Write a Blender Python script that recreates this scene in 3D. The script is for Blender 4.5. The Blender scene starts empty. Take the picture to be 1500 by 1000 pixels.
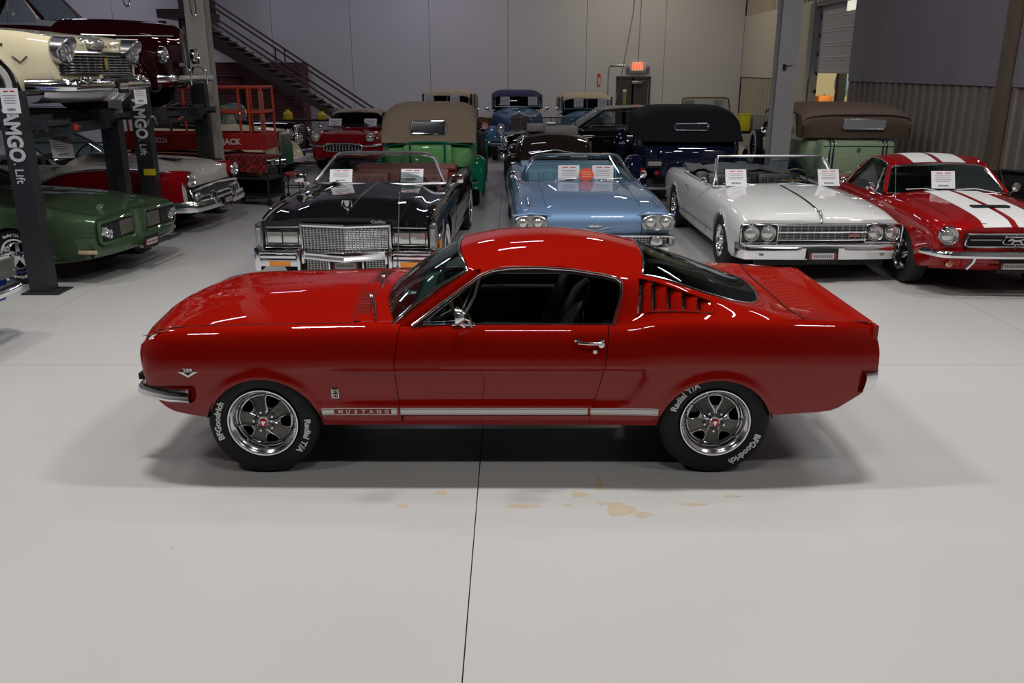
import bpy, bmesh, math, random
from mathutils import Vector, Matrix, Euler
from bisect import bisect_right
R = math.radians
PI = math.pi
random.seed(7)
SC = bpy.context.scene
COL = SC.collection

# ------------------------------------------------------------------ camera
cam_d = bpy.data.cameras.new('camera')
cam = bpy.data.objects.new('camera', cam_d)
COL.objects.link(cam)
cam.location = (0, 0, 2.40)
cam.rotation_euler = (R(90 - 17.703), 0, 0)
cam_d.sensor_width = 36
cam_d.lens = 30.0
cam_d.clip_end = 200
SC.camera = cam

# ------------------------------------------------------------------ world, exposure, lamps
wd = bpy.data.worlds.new('world'); SC.world = wd
wd.use_nodes = True
wd.node_tree.nodes['Background'].inputs[0].default_value = (0.55, 0.6, 0.75, 1)
wd.node_tree.nodes['Background'].inputs[1].default_value = 0.02
SC.view_settings.view_transform = 'Standard'
SC.view_settings.look = 'None'
SC.view_settings.gamma = 1
SC.view_settings.exposure = 0.0
SC.view_settings.use_curve_mapping = False
SC.cycles.use_denoising = True
SC.cycles.max_bounces = 8
SC.cycles.diffuse_bounces = 3
SC.cycles.glossy_bounces = 4
SC.cycles.transparent_max_bounces = 16
SC.cycles.caustics_reflective = False
SC.cycles.caustics_refractive = False
LAMPS = []
# x, y, z, power, colour
for (x, y, p, c) in [
    (-5.2, 2.2, 75, 'n'), (0.2, 2.0, 60, 'n'), (5.6, 2.2, 75, 'n'),
    (-6.6, 7.4, 90, 'n'), (-2.5, 6.2, 240, 'n'), (2.5, 6.2, 250, 'n'), (6.8, 7.6, 110, 'n'),
    (-4.6, 9.0, 32, 'n'), (0.3, 9.2, 46, 'n'), (4.2, 8.9, 38, 'n'), (-8.5, 12.0, 25, 'c'), (-0.6, 15.2, 28, 'c'), (5.9, 15.4, 26, 'c'),
    (-7.0, 18.5, 13, 'c'), (0.0, 19.0, 18, 'c'), (3.9, 26.2, 125, 'w'),
    (-2.5, 26.4, 78, 'c'), (-7.8, 26.2, 36, 'c'), (-12.5, 14.0, 18, 'c'), (-13.0, 26.2, 75, 'c')]:
    ld = bpy.data.lights.new('strip_lamp', 'AREA')
    ld.shape = 'RECTANGLE'; ld.size = 1.2; ld.size_y = 0.26
    ld.energy = p * 0.95
    ld.color = {'n': (1.0, 0.982, 0.955), 'c': (0.84, 0.80, 1.0), 'w': (1.0, 0.90, 0.70)}[c]
    lo = bpy.data.objects.new('strip_lamp', ld); COL.objects.link(lo)
    lo.location = (x, y, 6.86)
    LAMPS.append((x, y))

# ------------------------------------------------------------------ materials
MATS = {}
def nm(name, col, rough=0.5, metal=0.0, coat=0.0, coat_r=0.03, emit=None, es=0.0, spec=0.5, alpha=1.0):
    if name in MATS: return MATS[name]
    m = bpy.data.materials.new(name); m.use_nodes = True
    b = m.node_tree.nodes['Principled BSDF']
    b.inputs['Base Color'].default_value = (*col, 1)
    b.inputs['Roughness'].default_value = rough
    b.inputs['Metallic'].default_value = metal
    b.inputs['Coat Weight'].default_value = coat
    b.inputs['Coat Roughness'].default_value = coat_r
    b.inputs['Specular IOR Level'].default_value = spec
    if emit:
        b.inputs['Emission Color'].default_value = (*emit, 1)
        b.inputs['Emission Strength'].default_value = es
    MATS[name] = m
    return m
def paint(name, col, rough=0.32, metal=0.15):
    """car paint: coloured base under a clear coat with a very fine flake/orange-peel relief"""
    if name in MATS: return MATS[name]
    m = nm(name, col, max(rough, .5), metal, 1.0, 0.015, spec=0.0)
    nt = m.node_tree; b = nt.nodes['Principled BSDF']
    tc = nt.nodes.new('ShaderNodeTexCoord'); n = nt.nodes.new('ShaderNodeTexNoise')
    n.inputs['Scale'].default_value = 260; n.inputs['Detail'].default_value = 1
    bp = nt.nodes.new('ShaderNodeBump'); bp.inputs['Strength'].default_value = 0.008; bp.inputs['Distance'].default_value = 0.001
    nt.links.new(tc.outputs['Object'], n.inputs['Vector']); nt.links.new(n.outputs['Fac'], bp.inputs['Height'])
    nt.links.new(bp.outputs['Normal'], b.inputs['Normal'])
    return m
def noisy(name, c1, c2, scale=8, rough=0.8, bump=0.1, detail=4, dist=0.01, spec=0.3):
    if name in MATS: return MATS[name]
    m = nm(name, c1, rough, spec=spec); nt = m.node_tree; b = nt.nodes['Principled BSDF']
    tc = nt.nodes.new('ShaderNodeTexCoord'); n = nt.nodes.new('ShaderNodeTexNoise')
    n.inputs['Scale'].default_value = scale; n.inputs['Detail'].default_value = detail
    mx = nt.nodes.new('ShaderNodeMix'); mx.data_type = 'RGBA'
    mx.inputs[6].default_value = (*c1, 1); mx.inputs[7].default_value = (*c2, 1)
    nt.links.new(tc.outputs['Object'], n.inputs['Vector']); nt.links.new(n.outputs['Fac'], mx.inputs[0])
    nt.links.new(mx.outputs[2], b.inputs['Base Color'])
    bp = nt.nodes.new('ShaderNodeBump'); bp.inputs['Strength'].default_value = bump; bp.inputs['Distance'].default_value = dist
    nt.links.new(n.outputs['Fac'], bp.inputs['Height']); nt.links.new(bp.outputs['Normal'], b.inputs['Normal'])
    return m
def glass(name, tint=(0.75, 0.85, 0.82), refl=0.10):
    """thin automotive glass: tinted see-through with a clear reflection that grows at grazing angles"""
    if name in MATS: return MATS[name]
    m = bpy.data.materials.new(name); m.use_nodes = True; nt = m.node_tree
    for x in list(nt.nodes): nt.nodes.remove(x)
    o = nt.nodes.new('ShaderNodeOutputMaterial'); t = nt.nodes.new('ShaderNodeBsdfTransparent'); g = nt.nodes.new('ShaderNodeBsdfGlossy')
    mx = nt.nodes.new('ShaderNodeMixShader'); f = nt.nodes.new('ShaderNodeLayerWeight'); f.inputs['Blend'].default_value = 0.35
    a = nt.nodes.new('ShaderNodeMath'); a.operation = 'MULTIPLY_ADD'; a.inputs[1].default_value = 0.45; a.inputs[2].default_value = refl
    t.inputs['Color'].default_value = (*tint, 1); g.inputs['Roughness'].default_value = 0.01; g.inputs['Color'].default_value = (0.9, 0.95, 0.95, 1)
    nt.links.new(f.outputs['Fresnel'], a.inputs[0]); nt.links.new(a.outputs[0], mx.inputs['Fac'])
    nt.links.new(t.outputs[0], mx.inputs[1]); nt.links.new(g.outputs[0], mx.inputs[2]); nt.links.new(mx.outputs[0], o.inputs['Surface'])
    MATS[name] = m
    return m
RED = paint('hero_red_paint', (0.285, 0.0052, 0.0018), 0.25, 0.0)
RED2 = paint('race_red_paint', (0.30, 0.005, 0.006))
RED3 = paint('deep_red_paint', (0.25, 0.004, 0.008))
BLACKP = paint('black_paint', (0.006, 0.006, 0.007), 0.2, 0.0)
SKY = paint('silver_blue_paint', (0.16, 0.26, 0.42), 0.35, 0.45)
WHITEP = paint('white_paint', (0.72, 0.72, 0.71), 0.3, 0.0)
GREEN = paint('verdoro_green_paint', (0.055, 0.095, 0.05), 0.35, 0.3)
CREAM = paint('cream_paint', (0.78, 0.70, 0.47), 0.3, 0.0)
IVORY = paint('ivory_paint', (0.56, 0.54, 0.48), 0.3, 0.0)
MAROON = paint('maroon_paint', (0.022, 0.002, 0.0035), 0.25, 0.1)
BROWNP = paint('dark_brown_paint', (0.022, 0.014, 0.012), 0.25, 0.1)
NAVY = paint('navy_paint', (0.008, 0.012, 0.035), 0.25, 0.1)
KELLY = paint('bright_green_paint', (0.14, 0.34, 0.13), 0.3, 0.05)
DKGREEN = paint('deep_green_paint', (0.004, 0.11, 0.06), 0.3, 0.05)
SAGE = paint('sage_green_paint', (0.30, 0.40, 0.25), 0.35, 0.0)
DUSK = paint('dusk_blue_paint', (0.09, 0.17, 0.29), 0.3, 0.2)
COBALT = paint('cobalt_paint', (0.01, 0.07, 0.55), 0.25, 0.2)
CHROME = nm('chrome', (0.84, 0.85, 0.87), 0.13, 1.0)
SATIN = nm('satin_steel', (0.55, 0.55, 0.56), 0.28, 1.0)
DULL = nm('dull_aluminium', (0.42, 0.42, 0.43), 0.38, 1.0)
ARGENT = nm('grey_wheel_paint', (0.17, 0.165, 0.155), 0.4, 0.6)
RUBBER = noisy('tyre_rubber', (0.010, 0.010, 0.011), (0.018, 0.018, 0.019), 40, 0.62, 0.12, 3, 0.002)
DARK = nm('underbody_black', (0.006, 0.006, 0.006), 0.85)
INTB = nm('black_vinyl', (0.012, 0.012, 0.014), 0.38)
INTR = nm('oxblood_vinyl', (0.16, 0.025, 0.02), 0.45)
INTBL = nm('blue_vinyl', (0.17, 0.33, 0.46), 0.42)
WHITE = nm('white_matt', (0.78, 0.78, 0.77), 0.5)
PAPER = nm('card_paper', (0.74, 0.74, 0.77), 0.6)
INK = nm('card_ink', (0.09, 0.09, 0.10), 0.7)
REDINK = nm('card_red_ink', (0.62, 0.03, 0.02), 0.6)
WWALL = nm('whitewall_rubber', (0.62, 0.61, 0.57), 0.6)
TAN = noisy('tan_canvas', (0.24, 0.185, 0.125), (0.19, 0.145, 0.10), 90, 0.9, 0.15, 2, 0.003)
BEIGE = noisy('beige_canvas', (0.40, 0.33, 0.24), (0.34, 0.28, 0.20), 90, 0.9, 0.15, 2, 0.003)
MAUVE = noisy('brown_canvas', (0.19, 0.125, 0.10), (0.15, 0.10, 0.08), 90, 0.9, 0.15, 2, 0.003)
BCANVAS = noisy('black_canvas', (0.007, 0.007, 0.011), (0.004, 0.004, 0.006), 90, 0.95, 0.15, 2, 0.003)
NCANVAS = noisy('navy_canvas', (0.03, 0.035, 0.09), (0.022, 0.026, 0.07), 90, 0.85, 0.15, 2, 0.003)
GLASS = glass('car_glass', (0.62, 0.72, 0.68), 0.06)
GLASS_CL = glass('clear_car_glass', (0.86, 0.90, 0.90), 0.015)
PLATEP = nm('plate_enamel', (0.42, 0.40, 0.40), 0.5)
PLATER = nm('plate_red', (0.30, 0.03, 0.02), 0.5)
LENS = nm('headlamp_lens', (0.66, 0.68, 0.66), 0.12, 0.75)
AMBER = nm('amber_lens', (0.75, 0.25, 0.02), 0.2, 0.0, 0.5)
TAIL = nm('red_lens', (0.35, 0.01, 0.01), 0.15, 0.0, 0.6)
WOOD = noisy('walnut', (0.20, 0.09, 0.03), (0.32, 0.16, 0.06), 14, 0.4, 0.05)
TRIMB = nm('black_rubber_trim', (0.012, 0.012, 0.012), 0.5)
GRAPH = nm('graphite_powder_coat', (0.022, 0.022, 0.026), 0.45)

# ------------------------------------------------------------------ helpers
def curve(pts):
    """monotone cubic through (x, y) knots, clamped outside"""
    pts = sorted(pts); X = [p[0] for p in pts]; Y = [p[1] for p in pts]; n = len(X)
    if n == 1: return lambda x: Y[0]
    h = [X[i+1]-X[i] for i in range(n-1)]; d = [(Y[i+1]-Y[i])/h[i] for i in range(n-1)]
    m = [d[0]] + [0.0]*(n-2) + [d[-1]]
    for i in range(1, n-1):
        if d[i-1]*d[i] > 0:
            w1 = 2*h[i]+h[i-1]; w2 = h[i]+2*h[i-1]; m[i] = (w1+w2)/(w1/d[i-1]+w2/d[i])
    def f(x):
        if x <= X[0]: return Y[0]
        if x >= X[-1]: return Y[-1]
        i = bisect_right(X, x)-1; t = (x-X[i])/h[i]
        return ((1+2*t)*(1-t)**2*Y[i] + t*(1-t)**2*h[i]*m[i] + t*t*(3-2*t)*Y[i+1] + t*t*(t-1)*h[i]*m[i+1])
    return f
def sm(a, b, x):
    t = max(0.0, min(1.0, (x-a)/(b-a))); return t*t*(3-2*t)
def lerp(a, b, t): return a+(b-a)*t
def lin(a, b, n): return [a+(b-a)*i/(n-1) for i in range(n)]
def mk(name, V, F, mat, parent=None, smooth=True, mi=None, angle=40):
    me = bpy.data.meshes.new(name); me.from_pydata([tuple(v) for v in V], [], F)
    mats = mat if isinstance(mat, (list, tuple)) else [mat]
    for m in mats: me.materials.append(m)
    if mi: me.polygons.foreach_set('material_index', mi)
    if smooth:
        me.polygons.foreach_set('use_smooth', [True]*len(me.polygons))
        me.set_sharp_from_angle(angle=R(angle))
    me.update()
    o = bpy.data.objects.new(name, me); COL.objects.link(o)
    if parent is not None: o.parent = parent
    return o
def root(name, label, cat, loc=(0, 0, 0), rz=0.0, group=None):
    o = bpy.data.objects.new(name, None); COL.objects.link(o); o.empty_display_size = 0.2
    o.location = loc; o.rotation_euler = (0, 0, rz)
    o['label'] = label; o['category'] = cat
    if group: o['group'] = group
    return o
def tag(o, label=None, cat=None, group=None, kind=None):
    if label: o['label'] = label
    if cat: o['category'] = cat
    if group: o['group'] = group
    if kind: o['kind'] = kind
    return o
class M:
    """collects simple solids into one mesh"""
    def __init__(s): s.V = []; s.F = []; s.mi = []; s.k = 0
    def add(s, V, F, xf=None):
        b = len(s.V)
        s.V += [tuple(xf @ Vector(v)) if xf else tuple(v) for v in V]
        s.F += [[b+i for i in f] for f in F]; s.mi += [s.k]*len(F); return s
    def mat(s, k): s.k = k; return s
    def box(s, c, d, rot=None):
        x, y, z = d[0]/2, d[1]/2, d[2]/2
        V = [(a*x, b*y, e*z) for a in (-1, 1) for b in (-1, 1) for e in (-1, 1)]
        F = [(0, 1, 3, 2), (4, 6, 7, 5), (0, 4, 5, 1), (2, 3, 7, 6), (0, 2, 6, 4), (1, 5, 7, 3)]
        xf = Matrix.Translation(c)
        if rot: xf = xf @ Euler(rot).to_matrix().to_4x4()
        return s.add(V, F, xf)
    def bbox(s, c, d, b=0.01, rot=None):
        """box with bevelled vertical/long edges"""
        bm = bmesh.new(); bmesh.ops.create_cube(bm, size=1)
        for v in bm.verts: v.co = Vector((v.co.x*d[0], v.co.y*d[1], v.co.z*d[2]))
        bmesh.ops.bevel(bm, geom=bm.edges[:], offset=min(b, min(d)*0.45), segments=2, affect='EDGES', profile=0.5)
        bm.verts.index_update()
        V = [v.co.copy() for v in bm.verts]; F = [[v.index for v in f.verts] for f in bm.faces]; bm.free()
        xf = Matrix.Translation(c)
        if rot: xf = xf @ Euler(rot).to_matrix().to_4x4()
        return s.add(V, F, xf)
    def tube(s, pts, r, n=8, closed=False, cap=True, sq=None):
        pts = [Vector(p) for p in pts]; m = len(pts)
        rr = r if isinstance(r, (list, tuple)) else [r]*m
        V = []; prev = None
        for i, p in enumerate(pts):
            a = pts[(i-1) % m] if (closed or i > 0) else p; b = pts[(i+1) % m] if (closed or i < m-1) else p
            t = (b-a).normalized() if (b-a).length > 1e-9 else Vector((0, 0, 1))
            if prev is None:
                u = t.cross(Vector((0, 0, 1)))
                if u.length < 1e-3: u = t.cross(Vector((0, 1, 0)))
                u.normalize()
            else:
                u = (prev - t*prev.dot(t)).normalized()
            prev = u; w = t.cross(u)
            for k in range(n):
                an = 2*PI*k/n
                c, q = math.cos(an), math.sin(an)
                if sq: c, q = c*sq[0], q*sq[1]
                V.append(p + (u*c + w*q)*rr[i])
        F = []
        for i in range(m if closed else m-1):
            j = (i+1) % m
            for k in range(n):
                F.append((i*n+k, i*n+(k+1) % n, j*n+(k+1) % n, j*n+k))
        if cap and not closed:
            F.append(tuple(range(n))[::-1]); F.append(tuple((m-1)*n+k for k in range(n)))
        return s.add(V, F)
    def lathe(s, prof, n=32, axis='y', c=(0, 0, 0), xf=None, cap=False):
        """prof: (radius, along axis)"""
        V = []; m = len(prof)
        for (r, a) in prof:
            for k in range(n):
                t = 2*PI*k/n; u, w = r*math.cos(t), r*math.sin(t)
                V.append({'y': (u, a, w), 'x': (a, u, w), 'z': (u, w, a)}[axis])
        V = [(v[0]+c[0], v[1]+c[1], v[2]+c[2]) for v in V]
        F = [(i*n+k, i*n+(k+1) % n, (i+1)*n+(k+1) % n, (i+1)*n+k) for i in range(m-1) for k in range(n)]
        if cap: F.append(tuple(range(n))); F.append(tuple((m-1)*n+k for k in range(n)))
        return s.add(V, F, xf)
    def sphere(s, c, r, n=12, sc=(1, 1, 1)):
        V = []; F = []; m = n//2
        for i in range(m+1):
            a = PI*i/m
            for k in range(n):
                b = 2*PI*k/n
                V.append((c[0]+r*sc[0]*math.sin(a)*math.cos(b), c[1]+r*sc[1]*math.sin(a)*math.sin(b), c[2]+r*sc[2]*math.cos(a)))
        F = [(i*n+k, i*n+(k+1) % n, (i+1)*n+(k+1) % n, (i+1)*n+k) for i in range(m) for k in range(n)]
        return s.add(V, F)
    def prism(s, poly, o, u, v, w):
        """polygon (a, b) in the u, v plane at o, thickened by vector w"""
        o, u, v, w = Vector(o), Vector(u), Vector(v), Vector(w); n = len(poly)
        V = [o+u*a+v*b for a, b in poly] + [o+u*a+v*b+w for a, b in poly]
        F = [tuple(range(n))[::-1], tuple(range(n, 2*n))] + [(i, (i+1) % n, n+(i+1) % n, n+i) for i in range(n)]
        return s.add(V, F)
    def grid(s, P):
        """P: rows of points"""
        a = len(P); b = len(P[0])
        V = [p for row in P for p in row]
        F = [(i*b+j, i*b+j+1, (i+1)*b+j+1, (i+1)*b+j) for i in range(a-1) for j in range(b-1)]
        return s.add(V, F)
    def shell(s, P, th=0.012, to=None):
        """a sheet with thickness th measured towards the point to(p)"""
        a = len(P); b = len(P[0])
        V = [Vector(p) for row in P for p in row]
        if to is None: to = lambda p: Vector((p.x, 0, 0.5))
        I = []
        for p in V:
            q = to(p); d = q-p
            I.append(p + (d.normalized()*th if d.length > 1e-6 else Vector((0, 0, -th))))
        N = len(V)
        F = [(i*b+j, i*b+j+1, (i+1)*b+j+1, (i+1)*b+j) for i in range(a-1) for j in range(b-1)]
        F += [tuple(N+k for k in f)[::-1] for f in F]
        rim = [(0, j, 0, j+1) for j in range(b-1)] + [(i, b-1, i+1, b-1) for i in range(a-1)] + \
              [(a-1, j+1, a-1, j) for j in range(b-2, -1, -1)] + [(i+1, 0, i, 0) for i in range(a-2, -1, -1)]
        for (i, j, k, l) in rim:
            p, q = i*b+j, k*b+l; F.append((p, N+p, N+q, q))
        return s.add(V+I, F)
    def build(s, name, mat, parent=None, smooth=True, angle=40, mirror=None):
        V, F, mi = s.V, s.F, s.mi
        if mirror == 'y':
            n = len(V); V = V + [(v[0], -v[1], v[2]) for v in V]; F = F + [[n+i for i in f][::-1] for f in F]; mi = mi + mi
        elif mirror == 'flip':
            V = [(v[0], -v[1], v[2]) for v in V]; F = [list(f)[::-1] for f in F]
        return mk(name, V, F, mat, parent, smooth, mi if any(mi) else None, angle)
def text_mesh(body, size=1.0, depth=0.0, bold=0.0, align='CENTER', res=3):
    c = bpy.data.curves.new('lettering', 'FONT'); c.body = body; c.size = size; c.extrude = depth; c.offset = bold
    c.align_x = align; c.align_y = 'CENTER'; c.resolution_u = res
    o = bpy.data.objects.new('lettering', c); COL.objects.link(o)
    dg = bpy.context.evaluated_depsgraph_get()
    me = bpy.data.meshes.new_from_object(o.evaluated_get(dg))
    V = [tuple(v.co) for v in me.vertices]; F = [list(p.vertices) for p in me.polygons]
    bpy.data.objects.remove(o); bpy.data.curves.remove(c); bpy.data.meshes.remove(me)
    return V, F
def put_text(body, size, o, u, v, mat, parent, depth=0.003, bold=0.0, sx=1.0, name='lettering', w=None):
    """text centred on o, reading along u with up v"""
    V, F = text_mesh(body, size, depth, bold)
    o, u, v = Vector(o), Vector(u).normalized(), Vector(v).normalized(); w = u.cross(v)
    m = M(); m.add([o+u*a*sx+v*b+w*c for a, b, c in V], F)
    return m.build(name, mat, parent, smooth=False)
def seam(car, pts, r=.0028, name='panel_gap', mat=None):
    return M().tube(pts, r, 4).build(name, mat or nm('gap_black', (0.004, 0.004, 0.004), 0.8), car)
# ================================================================== SETTING
def floor_mat():
    m = bpy.data.materials.new('epoxy_floor'); m.use_nodes = True; nt = m.node_tree; b = nt.nodes['Principled BSDF']
    N = nt.nodes.new; L = nt.links.new
    tc = N('ShaderNodeTexCoord')
    n1 = N('ShaderNodeTexNoise'); n1.inputs['Scale'].default_value = 0.7; n1.inputs['Detail'].default_value = 5
    mx = N('ShaderNodeMix'); mx.data_type = 'RGBA'
    mx.inputs[6].default_value = (0.50, 0.49, 0.475, 1); mx.inputs[7].default_value = (0.57, 0.56, 0.55, 1)
    L(tc.outputs['Object'], n1.inputs['Vector']); L(n1.outputs['Fac'], mx.inputs[0])
    # small dark chips
    v = N('ShaderNodeTexVoronoi'); v.inputs['Scale'].default_value = 1.9; v.inputs['Randomness'].default_value = 1
    L(tc.outputs['Object'], v.inputs['Vector'])
    n2 = N('ShaderNodeTexNoise'); n2.inputs['Scale'].default_value = 60; L(tc.outputs['Object'], n2.inputs['Vector'])
    ad = N('ShaderNodeMath'); ad.operation = 'MULTIPLY_ADD'; ad.inputs[1].default_value = 0.02; L(n2.outputs['Fac'], ad.inputs[0]); L(v.outputs['Distance'], ad.inputs[2])
    lt = N('ShaderNodeMath'); lt.operation = 'LESS_THAN'; lt.inputs[1].default_value = 0.024; L(ad.outputs[0], lt.inputs[0])
    m2 = N('ShaderNodeMix'); m2.data_type = 'RGBA'; m2.inputs[7].default_value = (0.25, 0.23, 0.21, 1)
    L(lt.outputs[0], m2.inputs[0]); L(mx.outputs[2], m2.inputs[6]); L(m2.outputs[2], b.inputs['Base Color'])
    b.inputs['Roughness'].default_value = 0.42; b.inputs['Coat Weight'].default_value = 0.4; b.inputs['Coat Roughness'].default_value = 0.24
    n3 = N('ShaderNodeTexNoise'); n3.inputs['Scale'].default_value = 9; n3.inputs['Detail'].default_value = 3; L(tc.outputs['Object'], n3.inputs['Vector'])
    bp = N('ShaderNodeBump'); bp.inputs['Strength'].default_value = 0.06; bp.inputs['Distance'].default_value = 0.004
    L(n3.outputs['Fac'], bp.inputs['Height']); L(bp.outputs['Normal'], b.inputs['Normal']); L(bp.outputs['Normal'], b.inputs['Coat Normal'])
    return m
FLOOR = floor_mat()
def struct(o): o['kind'] = 'structure'; return o
XL, XR, YB, YF, ZC = -17.0, 7.55, 29.5, -9.0, 7.6
# slabs of the floor, parted by saw-cut joints
flo = struct(M().box((( XL+XR)/2+1, (YB+YF)/2, -0.16), (XR-XL+8, YB-YF+3, 0.2)).build('floor', nm('joint_filler', (0.10, 0.09, 0.08), 0.8), smooth=False))
xs = [XL-1, -14.02, -9.40, -4.80, -0.205, 4.89, XR+3.5]; ys = [YF-1, -2.0, 2.0 - 0.2, 6.86, 12.9, 18.6, 24.2, YB+1]
ys = [YF-1, -3.0, 6.87, 16.0, YB+1]
for i in range(len(xs)-1):
    for j in range(len(ys)-1):
        g = 0.003; gy = 0.0018
        cx, cy = (xs[i]+xs[i+1])/2, (ys[j]+ys[j+1])/2
        M().box((cx, cy, -0.03), (xs[i+1]-xs[i]-2*g, ys[j+1]-ys[j]-2*gy, 0.06)).build('floor_slab', FLOOR, flo, smooth=False)
# worn patches where the top coat has peeled in front of the car
WORN = noisy('worn_epoxy', (0.46, 0.37, 0.26), (0.54, 0.46, 0.36), 20, 0.6, 0.05)
for (cx, cy, rx, ry) in [(0.62, 4.36, 0.085, 0.075), (0.735, 4.30, 0.05, 0.035), (0.04, 4.40, 0.075, 0.028), (0.13, 4.40, 0.03, 0.015), (-0.42, 4.56, 0.035, 0.03),
                         (0.40, 4.54, 0.05, 0.035), (0.52, 4.43, 0.03, 0.018), (0.53, 4.66, 0.022, 0.09), (1.05, 4.42, 0.08, 0.018), (1.30, 4.52, 0.05, 0.014), (-0.63, 4.40, 0.03, 0.02), (0.32, 4.41, 0.025, 0.012)]:
    ph = random.random()*6
    poly = [(cx+rx*(1+0.16*math.sin(3*t+ph)+0.07*math.sin(7*t+ph*2))*math.cos(t), cy+ry*(1+0.16*math.sin(3*t+ph)+0.07*math.sin(7*t+ph*2))*math.sin(t)) for t in [2*PI*k/24 for k in range(24)]]
    M().prism(poly, (0, 0, -0.001), (1, 0, 0), (0, 1, 0), (0, 0, 0.0015+cx*cx*.0004)).build('worn_patch', WORN, flo, smooth=False)

WALLM = noisy('grey_wall_paint', (0.56, 0.55, 0.57), (0.58, 0.57, 0.59), 0.5, 0.75, 0.03)
WALLW = noisy('warm_wall_panel', (0.50, 0.46, 0.40), (0.53, 0.49, 0.43), 0.6, 0.7, 0.03)
WALLP = noisy('mauve_wall_panel', (0.22, 0.205, 0.235), (0.235, 0.22, 0.25), 0.6, 0.7, 0.03)
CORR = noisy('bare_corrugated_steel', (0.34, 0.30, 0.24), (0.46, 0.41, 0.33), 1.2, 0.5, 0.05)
wb = struct(M().box(((XL+XR)/2, YB+0.3, 4), (XR-XL+1, 0.4, 8.4)).build('wall_back', nm('panel_joint', (0.12, 0.12, 0.13), 0.8), smooth=False))
x = XR
while x > XL:
    x0 = max(XL, x-2.56)
    M().box(((x+x0)/2, YB+0.05, 3.83), (x-x0-0.012, 0.1, 7.56)).build('wall_panel', WALLM, wb, smooth=False); x = x0
struct(M().box((XL-0.1, (YB+YF)/2, 3.9), (0.2, YB-YF, 7.8)).build('wall_left', WALLM, smooth=False))
struct(M().box(((XL+XR)/2+1, YF-0.1, 3.9), (XR-XL+4, 0.2, 7.8)).build('wall_front', nm('front_wall_grey', (0.045, 0.045, 0.05), 0.8), smooth=False))
struct(M().box(((XL+XR)/2+1, (YB+YF)/2, ZC+0.15), (XR-XL+6, YB-YF+2, 0.3)).build('ceiling', nm('ceiling_dark', (0.035, 0.035, 0.04), 0.9), smooth=False))
# right wall, with a door opening between y0d and y1d
y0d, y1d, zd = 20.1, 22.9, 3.95
wr = struct(M().box((XR+0.16, (YF+y0d)/2, 3.9), (0.2, y0d-YF, 7.8)).box((XR+0.16, (YB+y1d)/2, 3.9), (0.2, YB-y1d, 7.8))
            .box((XR+0.16, (y0d+y1d)/2, (zd+7.8)/2), (0.2, y1d-y0d, 7.8-zd)).build('wall_right', WALLP, smooth=False))
def corr(y0, y1, z0, z1, mat):
    pts = []; y = y0; k = 0; rib = 0.30
    while y < y1:
        for dy, dx in ((0, 0), (0.13, 0), (0.16, -0.038), (0.25, -0.038), (0.28, 0)):
            if y+dy <= y1: pts.append((XR+0.055+dx, y+dy))
        y += rib
    pts.append((XR+0.055, y1))
    P = [[(a, b, z) for a, b in pts] for z in (z0, z1)]
    M().shell(P, 0.01, lambda p: Vector((p.x+5, p.y, p.z))).build('corrugated_sheet', mat, wr, smooth=False)
ZW = 2.13
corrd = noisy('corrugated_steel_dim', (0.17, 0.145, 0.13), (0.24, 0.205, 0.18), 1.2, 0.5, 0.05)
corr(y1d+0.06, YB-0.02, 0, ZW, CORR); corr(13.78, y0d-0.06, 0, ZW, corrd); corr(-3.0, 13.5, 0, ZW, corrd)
zt_ = 4.02
M().box((XR+0.03, (YB+y1d)/2, (ZW+zt_)/2+0.01), (0.06, YB-y1d-0.03, zt_-ZW-0.02)).build('wall_panel', WALLW, wr, smooth=False)
corr(y1d+0.06, YB-0.02, zt_+0.01, 7.6, CORR); corr(y0d-0.06, y1d+0.05, zd+0.02, 7.6, CORR)
yy = y0d-0.03
for wdt in (4.44, 1.87):
    M().box((XR+0.03, yy-wdt/2, (ZW+7.6)/2), (0.06, wdt-0.012, 7.6-ZW-0.02)).build('wall_panel', WALLP, wr, smooth=False); yy -= wdt
yy -= 0.30
for wdt in (4.2, 4.2, 4.2):
    M().box((XR+0.03, yy-wdt/2, (ZW+7.6)/2), (0.06, wdt-0.012, 7.6-ZW-0.02)).build('wall_panel', WALLP, wr, smooth=False); yy -= wdt
struct(M().box((XR-0.03, 13.62, 3.8), (0.14, 0.22, 7.6)).build('trim_1', noisy('bronze_trim', (0.12, 0.09, 0.065), (0.14, 0.105, 0.08), 3, 0.5, 0.02), smooth=False))
# roller door, door frame and the lit room behind it
DOORG = noisy('door_grey', (0.48, 0.47, 0.49), (0.52, 0.51, 0.53), 2, 0.5, 0.02)
sd = struct(M().box((XR+0.27, (y0d+y1d)/2, 3.97), (0.06, y1d-y0d+0.2, 0.06)).build('door_2', DOORG, smooth=False))
for k in range(5):
    z0 = 2.30+k*0.33
    m = M(); zz = [z0, z0+0.05, z0+0.07, z0+0.29, z0+0.31, z0+0.332]; xx = [0.012, 0, 0.012, 0.012, 0, 0.012]
    P = [[(XR+0.20+xx[i], y, zz[i]) for i in range(6)] for y in (y0d-0.1, y1d+0.1)]
    m.shell(P, 0.03, lambda p: Vector((p.x+5, p.y, p.z))).build('door_section', DOORG, sd, smooth=False)
M().box((XR+0.19, 20.85, 3.80), (0.03, 0.46, 0.24)).build('door_window', nm('lit_door_window', (0.6, 0.6, 0.5), 0.4, emit=(1, 0.95, 0.8), es=0.7), sd, smooth=False)
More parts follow.
